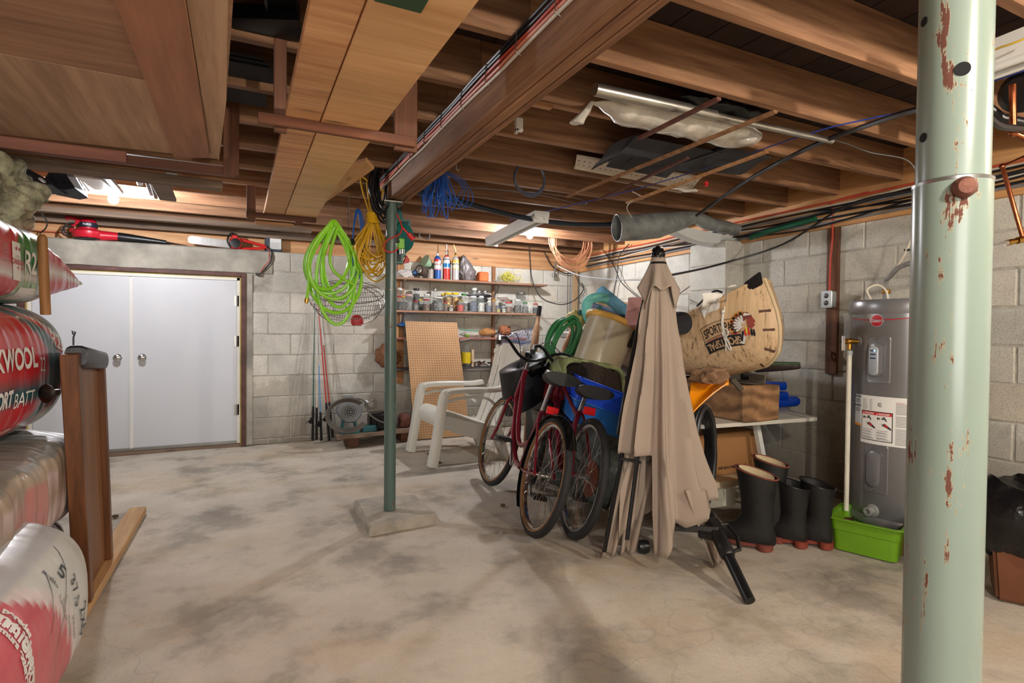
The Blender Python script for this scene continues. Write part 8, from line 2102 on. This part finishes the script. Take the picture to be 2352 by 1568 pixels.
# cardboard box
ba = at_y(1590, 1100, 2.50); bb_ = at_y(1738, 1100, 2.50)
t = thing('cardboard_box', 'brown cardboard box on the lower shelf of the white table', 'box', ((ba.x+bb_.x)/2, 2.65, .241))
bm = B(); box(bm, (ba.x, 2.50, .242), (bb_.x, 2.80, .50), .004); obj('box', bm, mat('cardboard', (172, 124, 78), .8, var=.05, vs=3), t, smooth=False)
q = text_bm('UNIT BOX STRENGTH TEST', .023, sub=0, bold=.0006, xs=.85); place_flat(q, (ba.x+(bb_.x-ba.x)*.60, 2.498, .285), (1, 0, 0), (0, 0, 1)); obj('lettering', q, M_INK, t)
bm = B(); lump_c = at_d(1668, 1010, 3.0); bm.free()
lump('grey_bag', V((2.46, 2.60, .55)), (.12, .09, .035), mat('grey_green_film', (132, 128, 120), .35, var=.3, bmp=.5), 'grey plastic bag squeezed on top of the cardboard box', 'plastic bag')
# ------------------------------------------------------------------ PARASOL
TOP = at_d(1512, 600, 2.85); 
t = thing('parasol', 'closed taupe cantilever parasol standing folded on the floor', 'parasol', (1.85, 2.1, 0))
M_TAUPE = mat('taupe_canvas', (168, 152, 138), .85, var=.05, vs=3, bmp=.15, bs=300)
bot = at_d(1520, 1230, 2.72); bot.z = .06
sR = V((CR.x, CR.y, 0)).normalized(); sF = V((CF.x, CF.y, 0)).normalized()
bm = B(); g = []; NA = 120
def hem(a):
    s = math.cos(a); f = -math.sin(a)      # s: to the right, f: towards the camera
    if f > 0:
        if s < -.45: return .52
        if s < -.38: return .52-(.52-.10)*(s+.45)/.07
        if s < -.1: return .06+.12*abs(s+.3)
        if s < .25: return .05+.55*(s+.1)
        if s < .5: return .24-.2*(s-.25)
        if s < .75: return .19+.36*(s-.5)
        return .28+.1*(s-.75)
    return .10+.12*abs(math.sin(3*a))
for i in range(41):
    tt = i/40; row = []
    for j in range(NA):
        a = 2*PI*j/NA; zt = TOP.z-.03; zh = hem(a); z = zt+(zh-zt)*tt; q = (TOP.z-z)/(TOP.z-.05)
        c = TOP.lerp(bot, q)
        r = .028+.036*min(1, q*6)+.175*q**1.55
        fold = 1+(.34*(1-2*abs(math.sin(4.5*a+.5+.6*math.sin(q*3)))**.8)+.10*math.cos(17*a+q*4))*min(1, .25+q*1.5)
        sx = 1.0+.08*q; sy = .62
        rr = r*fold
        p = V((c.x, c.y, z))+sR*(rr*math.cos(a)*sx)+sF*(rr*math.sin(a)*sy)
        if tt > .93 : p += V((0, 0, 0))
        p.z = max(p.z, .015); row.append(p)
    row.append(row[0].copy()); g.append(row)
rings = [r[:-1] for r in g]
loft(bm, rings, True, False)
for v in bm.verts: v.co += noise.noise_vector(V((v.co.x*5, v.co.y*5, v.co.z*2)))*.008
o = obj('canopy', bm, M_TAUPE, t, ang=2.2)
sm = o.modifiers.new('thick', 'SOLIDIFY'); sm.thickness = .003
bm = B(); rings = []
for i in range(12):
    q = i/11; row = []
    for j in range(72):
        a = 2*PI*j/72; hz_ = .19+.045*math.cos(3*a+1.6)-.03*math.cos(6*a); z = TOP.z+.02-(hz_)*q; r = (.028+.05*q**1.2)*(1+.10*q*math.cos(6*a+.6)+.06*math.cos(10*a)*q)
        c = TOP.lerp(bot, max(0, (TOP.z-z))/(TOP.z)); row.append(V((c.x, c.y, z))+sR*r*math.cos(a)*1.22+sF*r*math.sin(a)*.95)
    rings.append(row)
loft(bm, rings, True, False); o = obj('vent_flap', bm, M_TAUPE, t, ang=2.2); sm = o.modifiers.new('thick', 'SOLIDIFY'); sm.thickness = .003
bm = B(); bmesh.ops.create_icosphere(bm, subdivisions=3, radius=1)
for v in bm.verts: n = v.co.copy(); r = 1+.35*noise.noise(n*2.5); v.co = TOP+V((n.x*.034*r, n.y*.03*r, .035+n.z*.04*r))
obj('top_cover', bm, mat('black_film', (16, 16, 18)), t, ang=2)
bm = B(); tube(bm, [TOP+V((0, 0, -.01))+V((.036*math.cos(u), .036*math.sin(u), 0)) for u in [2*PI*i/20 for i in range(20)]], .006, 6, loop=True); obj('tie_band', bm, M_BLACKP, t)
# black mast on the left side, ribs, struts
bm = B(); tube(bm, [at_d(1496, 622, 2.9), at_d(1478, 700, 2.93), at_d(1447, 850, 2.93), at_d(1420, 1000, 2.86)], .014, 10); obj('mast', bm, M_BLACKM, t)
for (a, b_) in (((1430, 1040, 2.74), (1388, 1268, 2.68)), ((1466, 1040, 2.70), (1440, 1240, 2.60))):
    p, q_ = at_d(*a), at_d(*b_); q_.z = max(q_.z, .03); bm = B(); stick(bm, p, q_, .018, .014, (0, 1, 0), bev=.002); obj('rib', bm, M_BLACKM, t)
bm = B(); stick(bm, at_d(1425, 1052, 2.72), at_d(1472, 1062, 2.70), .02, .012); obj('rib_bracket', bm, M_BLACKM, t)
foot = at_z(1722, 1380, .012); up = at_d(1612, 1150, 2.76); bm = B(); tube(bm, [foot, foot.lerp(up, .12), up, up.lerp(TOP, .3)], [.024, .024, .026, .022], 20); obj('pole', bm, M_BLACKM, t)
jn = foot.lerp(up, .60); dd = (up-foot).normalized(); bm = B(); tube(bm, [jn-dd*.11, jn-dd*.10, jn+dd*.08, jn+dd*.09], [.028, .034, .034, .029], 20); obj('sleeve', bm, M_BLACKP, t)
bm = B(); k = jn+sR*.03; tube(bm, [k+dd*.07, k+dd*.07+sR*.04, k+sR*.055, k-dd*.07+sR*.035, k-dd*.08], .010, 8); obj('tilt_handle', bm, M_BLACKP, t)
bm = B(); e1 = at_d(1530, 1218, 2.75); e1.z = .16; stick(bm, e1, jn+V((0, 0, .03)), .028, .03, bev=.003); obj('strut', bm, mat('charcoal_metal', (66, 66, 68), .45), t, smooth=False)
bm = B(); e2 = jn+(e1-jn)*.35; tube(bm, [jn, e2], [.026, .022], 14); obj('strut_socket', bm, M_BLACKP, t)
bm = B(); c = at_z(1480, 1255, .03); lathe(bm, [(.03, -.03), (.035, 0), (.03, .02)], c, (1, -.4, 0), 16); obj('roller', bm, M_BLACKP, t)
# hanging tails of cloth, left and right
def tail(P0, P1, w0, w1, d, nm='canopy_tail', k=0):
    bm = B(); g = []
    for i in range(15):
        f = i/14; row = []
        for j in range(9):
            s = j/8; x = P0[0]+(P1[0]-P0[0])*f+(w0+(w1-w0)*f)*(s-.5); y = P0[1]+(P1[1]-P0[1])*f
            dist = d+.03*math.sin(s*9+k+f*2); p = at_d(x, y, dist); p.z = max(p.z, .012); row.append(p)
        g.append(row)
    sheet(bm, g, .003); obj(nm, bm, M_TAUPE, t, ang=2)
tail((1445, 1045), (1395, 1282), 40, 32, 2.76, k=1); tail((1476, 1060), (1440, 1284), 60, 34, 2.80, k=2); tail((1598, 1125), (1648, 1298), 50, 22, 2.66, k=4)
# ------------------------------------------------------------------ floor bits
rg = random.Random(91)
for i, (px, py, lab) in enumerate(((985, 1042, 'small brown clod on the floor under the white chair'), (1010, 1062, 'tiny dark clod on the floor by the front foot of the white chair'), (1155, 1160, 'small mossy clump on the floor left of the front bicycle'), (265, 1185, 'small pale wood chip on the floor by the stud'))):
    c = at_z(px, py, .006); lump('dirt_clod', c, (.016, .012, .01), mat('dirt', (104, 84, 58), .95), lab, 'dirt')
